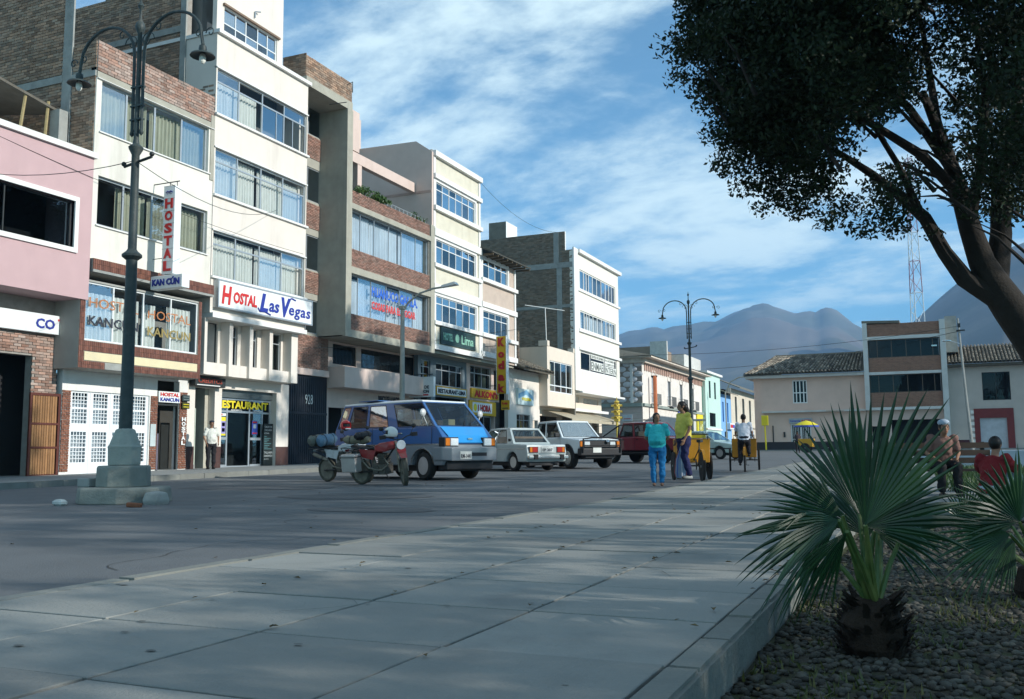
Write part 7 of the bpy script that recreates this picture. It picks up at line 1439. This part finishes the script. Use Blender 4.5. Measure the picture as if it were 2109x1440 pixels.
    part(t, 'rear_mudguard', tk, lambda m: m.add([(-.6, -.08, .86), (-.6, .08, .86), (-1.12, .07, .84), (-1.12, -.07, .84), (-.6, -.08, .80), (-.6, .08, .80), (-1.1, .07, .79), (-1.1, -.07, .79)], [(0, 1, 2, 3), (7, 6, 5, 4), (2, 6, 7, 3), (0, 4, 5, 1)]), .01)
    part(t, 'exhaust', mud, lambda m: (m.tube([(.15, -.08, .62), (.3, -.12, .5), (.1, -.15, .36), (-.3, -.16, .42), (-.5, -.17, .6)], .022, 6), m.tube([(-.45, -.18, .58), (-.95, -.19, .74)], [.04, .05], 8)), smooth=True)
    part(t, 'shock_absorber', mud, lambda m: m.tube([(-.2, 0, .4), (-.32, 0, .76)], .04, 8)); part(t, 'side_stand', darkmetal, lambda m: m.tube([(-.05, .12, .3), (-.15, .34, .02 + .04)], .012, 5))
    part(t, 'luggage_rack', darkmetal, lambda m: (m.tube([(-.5, .26, .88), (-1.05, .26, .9), (-1.05, -.26, .9), (-.5, -.26, .88), (-.5, .26, .88)], .01, 5), m.tube([(-1.05, .26, .9), (-.7, .24, .4), (-.5, .24, .88)], .009, 5), m.tube([(-1.05, -.26, .9), (-.7, -.24, .4), (-.5, -.24, .88)], .009, 5)))
    return t
m1 = moto('red trail motorcycle with its front wheel turned to the camera, nearest of the two', -11.55, 18.95, -12, (.28, .03, .03), steer=R(-38), lean=8)
m2 = moto('white trail motorcycle loaded with a grey and blue luggage roll, left of the red one', -13.5, 20.35, -14, (.52, .55, .56), steer=R(-10), lean=8, round_lamp=True)
def onmoto(t, v): 
    return Matrix.Translation(t.location) @ t.rotation_euler.to_matrix().to_4x4() @ Vector(v)
bpy.context.view_layer.update()
def case(label, t, y):
    b = thing('pannier', label, 'pannier', tuple(onmoto(t, (-.66, y, .55))), 0, world=False); b.rotation_euler = t.rotation_euler
    mb = MB(); mb.box(-.24, .22, -.11, .11, -.2, .22); mb.build('case', mat('aluminium_case', (.50, .46, .43), .45, .12, 5, metal=.5, obj=True), b, bevel=.025); mb = MB(); mb.box(-.245, .225, -.115, .115, .14, .16); mb.build('lid_seam', darkmetal, b)
case('square aluminium luggage case on the near side of the red motorcycle', m1, -.34)
case('aluminium case on the far side of the red motorcycle', m1, .34)
def roll(label, t, x, z, r_, L_, m_, along=False, rz_=0):
    b = thing('luggage_roll', label, 'luggage', tuple(onmoto(t, (x, 0, z))), 0, world=False); b.rotation_euler = (t.rotation_euler.x, 0, t.rotation_euler.z + rz_)
    mb = MB(); n = 9; pts = [((0 if not along else -L_ / 2 + L_ * i / (n - 1)), (-L_ / 2 + L_ * i / (n - 1) if not along else 0), .01 * math.sin(i * 2)) for i in range(n)]; rs = [r_ * (.55 if i in (0, n - 1) else (1 + .07 * math.sin(i * 2.4))) for i in range(n)]
    mb.tube(pts, rs, 12); mb.build('roll', m_, b, smooth=True); s_ = MB()
    for k in (-.22, .22): s_.tube([((k * L_ if along else r_ * 1.04 * math.cos(a)), (r_ * 1.04 * math.cos(a) if along else k * L_), r_ * 1.04 * math.sin(a)) for a in [2 * math.pi * i / 14 for i in range(15)]], .008, 4)
    s_.build('strap', black, b)
gcl = mat('grey_canvas', (.13, .14, .12), .9, .3, 8, .5, 30, obj=True); bcl = mat('blue_tarp', (.10, .19, .28), .7, .3, 8, .5, 30, obj=True); tcl = mat('tan_bag', (.20, .18, .13), .9, .3, 8, .5, 30, obj=True)
roll('grey canvas roll strapped behind the white motorcycle', m2, -.95, 1.08, .14, .62, gcl); roll('blue tarpaulin bundle strapped on the seat of the white motorcycle', m2, -.62, 1.08, .15, .58, bcl)
roll('long tan bag strapped over the tail of the red motorcycle', m1, -.75, 1.06, .10, .7, tcl, True, .25); roll('black bag on the rack of the red motorcycle', m1, -.55, 1.16, .09, .5, black)
def helmet(label, p, col, rz_, band):
    b = thing('helmet', label, 'helmet', p, rz_, world=False); hm_ = mat(label.split()[0] + '_helmet', col, .2, .03, 4, coat=.6, obj=True)
    mb = MB(); n, m = 16, 10; vs = []; fs = []
    for i in range(m + 1):
        th = math.pi * .72 * i / m
        for j in range(n): an = 2 * math.pi * j / n; vs.append((.165 * math.sin(th) * math.cos(an) * (1.05 if math.cos(an) > 0 else 1), .135 * math.sin(th) * math.sin(an), .15 * math.cos(th)))
    for i in range(m):
        for j in range(n):
            j2 = (j + 1) % n; an = 2 * math.pi * (j + .5) / n
            if math.cos(an) > .55 and 5 <= i <= 7: continue
            fs.append((i * n + j, i * n + j2, (i + 1) * n + j2, (i + 1) * n + j))
    mb.add(vs, fs); o = mb.build('shell', hm_, b, smooth=True); s_ = o.modifiers.new('thickness', 'SOLIDIFY'); s_.thickness = .02
    mb = MB(); mb.ball((0, 0, -.01), (.13, .11, .125), 12, 8); mb.build('lining', black, b, smooth=True); mb = MB(); mb.box(.1, .168, -.07, .07, -.095, -.07); mb.build('chin_bar', band, b, bevel=.01)
helmet('red crash helmet hung on the handlebar of the white motorcycle', tuple(at(712, 877, 24.3)), (.50, .012, .012), R(-30), signw)
helmet('white crash helmet with dark visor peak on the red motorcycle', tuple(at(805, 892, 21.6)), (.66, .67, .64), R(-150), mat('red_band', (.4, .1, .1)))
mb = MB(); o = None
# ---- cargo tricycles
def trike(label, x, y, rz, boxc, rider=False, extras=True):
    t = vehicle('cargo_tricycle', label, 'tricycle', x, y, rz, 'yellow cargo tricycles on the square'); t.scale = (1, .76, 1); bc = mat('trike_box_' + str(int(boxc[0] * 100)), boxc, .55, .15, 4, .1, 30, dirt=.35, dcol=(.25, .13, .03), ds=3, obj=True)
    def bw(x, y, nm='wheel', r_=.34):
        M4 = Matrix.Translation((x, y, r_)) @ Matrix.Rotation(R(90), 4, 'X'); mb = MB(); mb.lathe([(r_ * .88, -.034), (r_ * .96, -.036), (r_, -.02), (r_, .02), (r_ * .96, .036), (r_ * .88, .034), (r_ * .86, 0)], 28, M4); w_ = mb.build(nm, rubber, t, smooth=True)
        mb = MB(); mb.lathe([(r_ * .87, -.015), (r_ * .85, 0), (r_ * .9, .015)], 28, M4); mb.lathe([(.03, -.05), (.03, .05)], 8, M4); mb.build('rim', steelw, w_); sp = MB()
        for i in range(16): a = 2 * math.pi * i / 16; sp.tube([M4 @ Vector((.03, 0, .03 * (-1) ** i)), M4 @ Vector((r_ * .87 * math.cos(a), r_ * .87 * math.sin(a), 0))], .004, 3)
        sp.build('spokes', steelw, w_)
    bw(.55, .56); bw(.55, -.56); bw(-.95, 0)
    part(t, 'box', bc, lambda m: m.add([(.05, -.46, .42), (1.0, -.46, .42), (1.0, .46, .42), (.05, .46, .42), (.0, -.48, .98), (1.05, -.48, .98), (1.05, .48, .98), (.0, .48, .98)], [(0, 3, 2, 1), (4, 5, 6, 7), (0, 1, 5, 4), (1, 2, 6, 5), (2, 3, 7, 6), (3, 0, 4, 7)]), .02)
    part(t, 'frame', darkmetal, lambda m: (m.tube([(.55, -.56, .34), (.55, .56, .34)], .018, 6), m.tube([(.1, 0, .5), (-.45, 0, .35), (-.95, 0, .34)], .022, 6), m.tube([(-.45, 0, .35), (-.62, 0, .88)], .018, 6), m.tube([(-.6, 0, .8), (-.95, 0, .34)], .014, 5), m.tube([(.1, 0, .5), (-.6, 0, .75)], .018, 6), m.tube([(.2, -.4, .42), (.55, -.4, .3), (.9, -.4, .42)], .014, 5), m.tube([(.2, .4, .42), (.55, .4, .3), (.9, .4, .42)], .014, 5)))
    part(t, 'saddle', black, lambda m: m.add([(-.48, 0, .94), (-.7, .1, .95), (-.76, 0, .95), (-.7, -.1, .95), (-.48, 0, .88), (-.7, .1, .89), (-.76, 0, .88), (-.7, -.1, .89)], [(0, 1, 2, 3), (7, 6, 5, 4), (0, 4, 5, 1), (1, 5, 6, 2), (2, 6, 7, 3), (3, 7, 4, 0)]), .01)
    part(t, 'push_bar', darkmetal, lambda m: m.tube([(.02, -.4, .95), (-.08, -.4, 1.08), (-.08, .4, 1.08), (.02, .4, .95)], .015, 6)); part(t, 'pedals', darkmetal, lambda m: (m.tube([(-.45, -.16, .2), (-.45, -.06, .2), (-.45, -.06, .35), (-.45, .06, .35), (-.45, .06, .5), (-.45, .16, .5)], .012, 5), m.lathe([(.09, 0), (.1, .005), (.09, .01)], 16, Matrix.Translation((-.45, .07, .35)) @ Matrix.Rotation(R(90), 4, 'X'))))
    part(t, 'rear_mudguard', bc, lambda m: [m.add([(-.95 + .39 * math.cos(a), sy, .34 + .39 * math.sin(a)) for a in (math.pi * i / 8, math.pi * (i + 1) / 8) for sy in (-.04, .04)], [(0, 1, 3, 2)]) for i in range(1, 7)])
    return t
t1 = trike('yellow box tricycle with a glass display case, beside the woman in yellow', -4.95, 22.0, 112, (.56, .25, .02))
part(t1, 'display_case', g_win, lambda m: m.box(.1, .95, -.38, .38, 1.0, 1.42)); part(t1, 'case_frame', alum, lambda m: [m.tube([(x_, y_, .98), (x_, y_, 1.43)], .012, 4) for x_ in (.1, .95) for y_ in (-.38, .38)] + [m.tube([(.1, -.38, 1.43), (.95, -.38, 1.43), (.95, .38, 1.43), (.1, .38, 1.43), (.1, -.38, 1.43)], .014, 4)])
part(t1, 'case_shelf', yellowl, lambda m: m.box(.12, .93, -.36, .36, 1.0, 1.1))
bg_ = thing('plastic_bag', 'black plastic bag hanging on the box of the yellow tricycle', 'bag', tuple(at(1442, 925, 22.2)), world=False); mb = MB(); mb.lathe([(.02, .20), (.03, .14), (.10, .04), (.16, -.08), (.15, -.17), (.08, -.23), (0, -.24)], 12); mb.build('bag', mat('black_polythene', (.012, .012, .014), .3, .2, 9, obj=True), bg_, smooth=True)
t2 = trike('yellow box tricycle ridden away by a man in a white shirt', -4.95, 28.6, 100, (.46, .20, .02))
t3 = trike('small far yellow tricycle with a yellow and blue parasol, in front of the corner house', -7.2, 70, 175, (.60, .33, .03))
part(t3, 'parasol', yellowl, lambda m: m.lathe([(0, 2.3), (.5, 2.15), (.85, 1.95)], 10, c=(.5, 0, 0)), smooth=True); part(t3, 'parasol_edge', bluep, lambda m: m.lathe([(.85, 1.94), (.9, 1.83)], 10, c=(.5, 0, 0))); part(t3, 'parasol_pole', alum, lambda m: m.tube([(.5, 0, .9), (.5, 0, 2.3)], .02, 5))

# ------------------------------------------------------------------ people
def fused(mb_parts, name, m, parent, vox=.014, smooth_it=3):
    me = bpy.data.meshes.new(name); me.from_pydata(mb_parts.v, [], mb_parts.f); bm = bmesh.new(); bm.from_mesh(me); bmesh.ops.recalc_face_normals(bm, faces=bm.faces); bm.to_mesh(me); bm.free()
    o = bpy.data.objects.new('tmp', me); C.objects.link(o); r_ = o.modifiers.new('r', 'REMESH'); r_.mode = 'VOXEL'; r_.voxel_size = vox; s_ = o.modifiers.new('s', 'SMOOTH'); s_.iterations = smooth_it; s_.factor = .5
    if name in ('shirt', 'trousers'):
        tx_ = bpy.data.textures.get('cloth_folds') or bpy.data.textures.new('cloth_folds', 'CLOUDS'); tx_.noise_scale = .11; tx_.noise_depth = 2
        d_ = o.modifiers.new('d', 'DISPLACE'); d_.texture = tx_; d_.strength = .05; d_.mid_level = .32; d_.texture_coords = 'LOCAL'
    m2_ = bpy.data.meshes.new_from_object(o.evaluated_get(bpy.context.evaluated_depsgraph_get())); bpy.data.objects.remove(o); bpy.data.meshes.remove(me); m2_.materials.clear(); m2_.materials.append(m); m2_.name = name
    m2_.polygons.foreach_set('use_smooth', [True] * len(m2_.polygons)); return link(name, m2_, parent)
def cap_(mb, a, b, ra, rb):
    a, b = Vector(a), Vector(b); d = (b - a).normalized(); mb.tube([a - d * ra * .9, a - d * ra * .55, a, b, b + d * rb * .55, b + d * rb * .9], [ra * .35, ra * .82, ra, rb, rb * .82, rb * .35], 10)
def rings(mb, R_):
    n = 16; vs = []; fs = []
    for (cx0, cy0, z, rx_, ry_) in R_:
        for j in range(n): a = 2 * math.pi * j / n; vs.append((cx0 + rx_ * math.cos(a), cy0 + ry_ * math.sin(a), z))
    for i in range(len(R_) - 1):
        for j in range(n): j2 = (j + 1) % n; fs.append((i * n + j, i * n + j2, (i + 1) * n + j2, (i + 1) * n + j))
    fs.append(tuple(range(n - 1, -1, -1))); fs.append(tuple(range((len(R_) - 1) * n, len(R_) * n))); mb.add(vs, fs)
def hand(mb, w, dirv, side, s=1.0):
    "palm with four fingers and a thumb from the wrist w along dirv; side = thumb side"
    w = Vector(w); d = Vector(dirv).normalized(); t_ = Vector(side).normalized(); n_ = d.cross(t_).normalized()
    cap_(mb, w, w + d * .05 * s, .020 * s, .027 * s); cap_(mb, w + d * .03 * s + t_ * .012, w + d * .075 * s + t_ * .016, .019 * s, .016 * s); cap_(mb, w + d * .03 * s - t_ * .012, w + d * .07 * s - t_ * .018, .018 * s, .015 * s)
    for k, L_ in enumerate((.068, .078, .073, .056)):
        o = (k - 1.5) * -.0185 * s; b0 = w + d * .078 * s + t_ * o; cap_(mb, b0, b0 + d * L_ * .55 * s + n_ * .006, .0098 * s, .009 * s); b1 = b0 + d * L_ * .55 * s + n_ * .006; cap_(mb, b1, b1 + d * L_ * .45 * s + n_ * .02 * s, .009 * s, .0078 * s)
    b0 = w + d * .025 * s + t_ * .025 * s; cap_(mb, b0, b0 + (d * .6 + t_ * .8).normalized() * .04 * s, .012 * s, .0105 * s); cap_(mb, b0 + (d * .6 + t_ * .8).normalized() * .04 * s, b0 + (d * .6 + t_ * .8).normalized() * .04 * s + d * .03 * s, .0105 * s, .009 * s)
def person(label, x, y, z, rz, h, J, shirt, trousers, shoes, hair='short', female=False, belly=0, group=None, vox=.014, bare_lower=False, extra=None, barefoot=False):
    """local axes: faces -y, left hand towards +x. J: joints in metres for a 1.70 m figure"""
    t = thing('person', label, 'person', (x, y, z), R(rz), group, world=False); s = h / 1.70; t.scale = (s, s, s)
    D_ = dict(hip=(0, 0, .90), chest=(0, 0, 1.28), neck=(0, .01, 1.43), head=(0, -.01, 1.58), shL=(.175, .01, 1.38), shR=(-.175, .01, 1.38), elL=(.235, .03, 1.10), elR=(-.235, .03, 1.10), wrL=(.245, -.06, .86), wrR=(-.245, -.06, .86),
              hpL=(.095, 0, .90), hpR=(-.095, 0, .90), knL=(.10, -.015, .49), knR=(-.10, -.015, .49), anL=(.10, .02, .09), anR=(-.10, .02, .09), face=(0, -1, 0)); D_.update(J); V = {k: Vector(v) for k, v in D_.items()}
    lean = V['chest'] - V['hip']; f = V['face'].normalized(); lat = Vector((0, 0, 1)).cross(f).normalized() * -1
    def torso(mb, k=1.0, b_=0.0, low=-.06, high=1.0):
        R_ = []
        for (tt, rx_, ry_, by) in ((low, .155, .115, 0), (.1, .165, .12, 0), (.35, .145 + .02 * belly, .115 + .045 * belly, -.03 * belly), (.6, .15 + .01 * belly, .118 + .03 * belly, -.02 * belly), (.85, .16, .12, -.015 if female else 0), (1.05, .165, .108, 0), (1.18, .145, .09, .005), (1.3, .095, .07, .008), (1.37, .062, .06, .01)):
            c = V['hip'] + lean * tt
            if tt > 1: c = V['chest'].lerp(V['neck'], (tt - 1) / .4)
            R_.append((c.x, c.y + by, c.z, rx_ * k + b_, ry_ * k + b_))
        rings(mb, R_)
    mb = MB(); torso(mb, .93)
    hc = V['head']; mb.ball(hc + Vector((0, 0, .02)), (.072, .088, .095), 14, 10); mb.ball(hc + f * .022 + Vector((0, 0, -.045)), (.055, .058, .062), 12, 8); cap_(mb, V['neck'] - Vector((0, 0, .04)), hc - Vector((0, 0, .05)), .052, .05)
    cap_(mb, hc + f * .088 + Vector((0, 0, .012)), hc + f * .103 + Vector((0, 0, -.022)), .009, .014); mb.ball(hc + f * .072 + Vector((0, 0, -.062)), (.022, .02, .012), 8, 6)
    for q in (1, -1): mb.ball(hc + lat * .076 * q + Vector((0, .005, -.005)), (.012, .018, .028), 8, 6)
    for a in 'LR':
        cap_(mb, V['sh' + a], V['el' + a], .046, .036); cap_(mb, V['el' + a], V['wr' + a], .036, .024); dv = (V['wr' + a] - V['el' + a]); sd2 = V.get('th' + a, Vector((0, -1, 0))); hand(mb, V['wr' + a], V.get('hd' + a, dv), sd2 - dv.normalized() * sd2.dot(dv.normalized()))
        cap_(mb, V['hp' + a], V['kn' + a], .078, .05); cap_(mb, V['kn' + a], V['an' + a], .05, .034); fd = V.get('ft' + a, Vector((0, -1, 0))); cap_(mb, V['an' + a] + Vector((0, 0, -.05)), V['an' + a] + fd * .13 + Vector((0, 0, -.06)), .034, .028)
    fused(mb, 'body', skin, t, vox)
    mb = MB(); torso(mb, 1.0, .012, high=1); 
    for a in 'LR': e = V['sh' + a].lerp(V['el' + a], .66); cap_(mb, V['sh' + a].lerp(V['chest'], .2) + Vector((0, 0, .005)), V['sh' + a].lerp(V['el' + a], .3), .058, .056); cap_(mb, V['sh' + a].lerp(V['el' + a], .25), e, .057, .060); mb.ball(V['sh' + a] + Vector((0, 0, .0)), .068, 12, 8)
    fused(mb, 'shirt', shirt, t, vox)
    mb = MB(); rings(mb, [(V['hip'].x, V['hip'].y, V['hip'].z - .10, .15, .115), (V['hip'].x, V['hip'].y, V['hip'].z, .168, .128), (V['hip'].x, V['hip'].y, V['hip'].z + .08, .158, .118)])
    for a in 'LR': cap_(mb, V['hp' + a], V['kn' + a], .095, .068); cap_(mb, V['kn' + a], V['an' + a] + Vector((0, 0, .03)), .068, .055)
    fused(mb, 'trousers', trousers, t, vox)
    for a in 'LR':
        fd = V.get('ft' + a, Vector((0, -1, 0))).normalized(); b0 = V['an' + a] + Vector((0, 0, -.052)); m_ = MB(); cap_(m_, b0 - fd * .03, b0 + fd * .13, .042, .036); m_.v = [(v[0], v[1], max(v[2], V['an' + a].z - .09)) for v in m_.v]; m_.build('shoe', shoes, t, smooth=True)
    m_ = MB(); hb = hc + Vector((0, 0, .028)) - f * .008
    m_.ball(hb, (.082, .096, .098), 14, 10); m_.v = [v if (Vector(v) - hc).dot(f) < .055 + (v[2] - hc.z - .02) * .5 and (v[2] > hc.z - .05 or (Vector(v) - hc).dot(f) < 0) else tuple(hc + (Vector(v) - hc) * .8) for v in m_.v]
    if hair == 'pony': cap_(m_, hc - f * .09 + Vector((0, 0, .0)), hc - f * .115 + Vector((0, 0, -.10)), .045, .03)
    if hair == 'long': m_.ball(hc - f * .06 + Vector((0, 0, -.02)), (.085, .08, .10), 10, 8); m_.tube([hc - f * .09 + Vector((0, 0, -.02)), hc - f * .14 + Vector((0, 0, -.16)), hc - f * .17 + Vector((0, 0, -.30)), hc - f * .165 + Vector((0, 0, -.42))], [.055, .05, .035, .012], 10)
    m_.build('hair', hairm, t, smooth=True)
    for q in (1, -1):
        e_ = MB(); e_.ball(hc + f * .082 + lat * .03 * q + Vector((0, 0, .012)), (.011, .008, .006), 8, 6); e_.build('eye', mat('eye_dark', (.03, .02, .015), .3), t); e_ = MB(); e_.ball(hc + f * .084 + lat * .03 * q + Vector((0, 0, .032)), (.018, .006, .004), 8, 5); e_.build('eyebrow', hairm, t)
    m_ = MB(); m_.ball(hc + f * .089 + Vector((0, 0, -.052)), (.02, .007, .006), 8, 5); m_.build('mouth', mat('lip', (.22, .07, .06), .5), t)
    return t
cloth = lambda n, c, **k: mat(n, c, .85, .10, 6, .3, 25, obj=True, **k)
sho = mat('black_shoe', (.02, .018, .016), .5, obj=True)
pt = person('woman in a turquoise t-shirt and blue trousers, hands behind her back', -5.15, 19.35, gz(19.35), 14, 1.53, dict(elL=(.25, .06, 1.12), elR=(-.25, .06, 1.12), wrL=(.10, .15, .98), wrR=(-.10, .15, .98), hdL=(-1, .1, -.3), hdR=(1, .1, -.3), thL=(0, .2, 1), thR=(0, .2, 1), face=(.45, -.9, -.05), anL=(.085, .02, .09), anR=(-.085, .02, .09)), cloth('turquoise_shirt', (.03, .42, .46)), cloth('blue_trousers', (.01, .14, .34)), mat('brown_sandal', (.16, .09, .06), .6, obj=True), 'pony', True, 1.5)
py_ = person('woman with a long dark braid, yellow shirt and navy trousers, holding a striped bag', -4.55, 20.05, gz(20.05) + .12, -50, 1.66, dict(head=(0, -.03, 1.58), elL=(.24, .02, 1.10), wrL=(.22, -.09, .86), elR=(-.24, .0, 1.10), wrR=(-.22, -.07, .86), knL=(.09, -.04, .49), anL=(.10, .05, .09), face=(0, -1, -.05)), cloth('yellow_shirt', (.62, .54, .11)), cloth('navy_trousers', (.015, .018, .07)), mat('white_black_shoe', (.35, .36, .34), .5, obj=True, col2=(.03, .03, .03)), 'long', True, .5)
pt.scale.x *= 1.06; pt.scale.y *= 1.1; py_.scale.x *= 1.06; py_.scale.y *= 1.1
py_.location = (-4.72, 19.95, gz(19.95) + .121)
sb = thing('striped_bag', 'long blue and white striped plastic bag held beside the navy trousers', 'bag', tuple(at(1404, 965, 20.0)), world=False); sbm = mat('striped_plastic', (.20, .26, .36), .5, .1, 4, obj=True); sb.location.z = gz(20) + .14
mb = MB(); mb.lathe([(.0, 0), (.13, .01), (.15, .12), (.12, .40), (.05, .58), (.02, .68)], 14, Matrix.Scale(.6, 4, (0, 1, 0))); mb.build('bag', sbm, sb, smooth=True)
for k in range(9): a = 2 * math.pi * k / 9; m_ = MB(); m_.tube([(.134 * math.cos(a), .081 * math.sin(a), .02), (.154 * math.cos(a), .093 * math.sin(a), .12), (.124 * math.cos(a), .076 * math.sin(a), .40), (.053 * math.cos(a), .033 * math.sin(a), .58)], .008, 4); m_.build('stripe', [mat('stripe_blue', (.03, .09, .38), .5), mat('stripe_white', (.6, .62, .64), .5), mat('stripe_red', (.40, .08, .08), .5)][k % 3], sb)
gd = person('uniformed guard in a white shirt and black trousers, standing before the hostel entrance', -22.95, 26.05, gz(26) + .151, 62, 1.70, dict(elL=(.26, .0, 1.12), wrL=(.22, -.10, .90), elR=(-.26, .0, 1.12), wrR=(-.20, -.10, .89), face=(0, -1, -.05)), cloth('white_shirt', (.62, .62, .56)), cloth('black_trousers', (.015, .015, .018)), sho, belly=.6)
for q in (1, -1): m_ = MB(); m_.box(q * .10, q * .19, -.03, .05, 1.435, 1.45); m_.build('epaulette', darkl, gd, bevel=.004)
m_ = MB(); m_.ball((0, -.02, 1.66), (.09, .105, .045), 12, 7); m_.build('cap', darkl, gd, smooth=True)
bd_ = dict(hip=(0, 0, .98), chest=(0, -.12, 1.34), neck=(0, -.15, 1.47), head=(0, -.18, 1.62), shL=(.175, -.12, 1.42), shR=(-.175, -.12, 1.42), elL=(.24, -.28, 1.2), elR=(-.24, -.28, 1.2), wrL=(.25, -.48, 1.12), wrR=(-.25, -.48, 1.12), hpL=(.09, 0, .96), hpR=(-.09, 0, .96), knL=(.12, -.28, .66), knR=(-.12, -.36, .80), anL=(.13, -.12, .28), anR=(-.13, -.14, .55))
rd = person('man in a white shirt riding the yellow tricycle, seen from behind', 0, 0, 0, 0, 1.66, bd_, cloth('rider_shirt', (.58, .60, .66)), cloth('dark_trousers', (.02, .02, .025)), sho, vox=.016)
_c = Vector((math.cos(R(100)), math.sin(R(100)), 0)); rd.location = t2.location + _c * -.62 + Vector((0, 0, .0)); rd.rotation_euler = (0, 0, R(190))
sit = lambda **k: dict(dict(hip=(0, 0, .50), chest=(0, -.04, .86), neck=(0, -.06, 1.0), head=(0, -.09, 1.14), shL=(.175, -.04, .95), shR=(-.175, -.04, .95), elL=(.25, -.14, .70), elR=(-.25, -.14, .70), wrL=(.14, -.34, .58), wrR=(-.14, -.34, .58), hpL=(.1, -.02, .5), hpR=(-.1, -.02, .5), knL=(.12, -.42, .5), knR=(-.12, -.42, .5), anL=(.13, -.40, .09), anR=(-.13, -.40, .09)), **k)
q_ = at(1935, 935, 15.0); zg = .05
s1 = person('seated figure in pinkish top, dark trousers and pale cap behind the palm', q_.x, q_.y, zg, 18, 1.66, sit(chest=(0, -.14, .84), neck=(0, -.2, .97), head=(0, -.27, 1.10), shL=(.175, -.16, .93), shR=(-.175, -.16, .93)), cloth('dusty_pink_shirt', (.20, .11, .09)), cloth('black_trousers2', (.012, .012, .014)), sho, vox=.016)
m_ = MB(); m_.ball((0, -.26, 1.19), (.092, .105, .06), 12, 7); m_.build('cap', mat('pale_cap', (.35, .42, .5), .8), s1, smooth=True)
q2 = at(2040, 960, 11.5)
low_sit = dict(hip=(0, 0, .26), chest=(0, -.08, .60), neck=(0, -.12, .74), head=(0, -.17, .88), shL=(.175, -.08, .69), shR=(-.175, -.08, .69), elL=(.25, -.22, .50), elR=(-.25, -.22, .50), wrL=(.12, -.42, .48), wrR=(-.12, -.42, .48), hpL=(.1, -.02, .26), hpR=(-.1, -.02, .26), knL=(.12, -.40, .50), knR=(-.12, -.40, .50), anL=(.12, -.52, .09), anR=(-.12, -.52, .09))
s2 = person('seated figure in a red shirt and pale trousers at the right edge', q2.x, q2.y, .04, 150, 1.55, low_sit, cloth('red_shirt', (.17, .012, .015)), cloth('pale_trousers', (.30, .36, .40)), sho, vox=.016)
def bench(label, x, y, z, rz, back=True):
    t = thing('park_bench', label, 'bench', (x, y, z), R(rz), 'benches among the plaza beds', world=False); st = mat('bench_wood', (.05, .035, .025), .7, .2, 5, obj=True)
    for k in range(4): m_ = MB(); m_.box(-.8, .8, -.42 + k * .11, -.33 + k * .11, .40, .435); m_.build('seat_slat', st, t)
    for k in range(3 * back): m_ = MB(); m_.box(-.8, .8, .06, .09, .52 + k * .12, .61 + k * .12); m_.build('backrest_slat', st, t)
    for q in (-.7, .7): m_ = MB(); m_.box(q - .03, q + .03, -.4, .1, 0, .40); (m_.box(q - .03, q + .03, .095, .13, .0, .86) if back else None); m_.build('leg', darkmetal, t)
bench('dark slatted bench under the seated figure in the pinkish top', q_.x, q_.y, zg, 18)
lb_ = thing('stone_block', 'low grey stone block under the seated figure in red', 'stone', (q2.x, q2.y, .03), R(150), world=False); mb = MB(); mb.box(-.45, .45, -.14, .2, 0, .15); mb.build('block', dconc, lb_, bevel=.015)
wk = person('distant pedestrian in pale clothes walking beyond the tricycle rider', -7.6, 45.5, gz(45.5), 160, 1.62, dict(anL=(.1, -.12, .09), anR=(-.1, .12, .09), wrL=(.24, .08, .86)), cloth('pale_blue_shirt', (.42, .46, .52)), cloth('grey_trousers', (.10, .11, .13)), sho, vox=.02)
kd = person('small distant figure in a dark top behind the far yellow tricycle', -8.4, 70.6, gz(70.6), 20, 1.55, {}, cloth('dark_top', (.05, .04, .05)), cloth('dark_trousers', (.02, .02, .025)), sho, vox=.025)
# low pale kerb wall and lawn beyond the benches
lw_ = thing('low_wall', 'long low pale blue painted wall across the plaza behind the seated figures', 'wall', (6, 33, .25)); mb = MB(); mb.box(-.2, 16, 33.0, 33.35, .1, .75); mb.build('wall', mat('pale_blue_paint', (.34, .42, .48), .8, .1, 2, dirt=.3), lw_, bevel=.02)
n = 16000; gx = np.stack([rng.uniform(.2, 9, n), rng.uniform(17.5, 32, n), np.zeros(n)], 1); gx[:, 2] = .03 + (gx[:, 1] - 12.3) * .0098; an = rng.uniform(0, 6.28, n); dx = np.stack([np.cos(an), np.sin(an), np.zeros(n)], 1) * .02; tpv = gx + np.stack([rng.normal(0, .03, n), rng.normal(0, .03, n), rng.uniform(.05, .16, n)], 1)
tag(link('grass', np_mesh('grass', np.stack([gx - dx, gx + dx, tpv], 1).reshape(-1, 3), np.arange(3 * n).reshape(-1, 3), leafmat('grass_leaf', (.03, .07, .02), (.06, .11, .03)))), 'short green grass of the plaza lawn behind the benches', 'grass', kind='stuff')
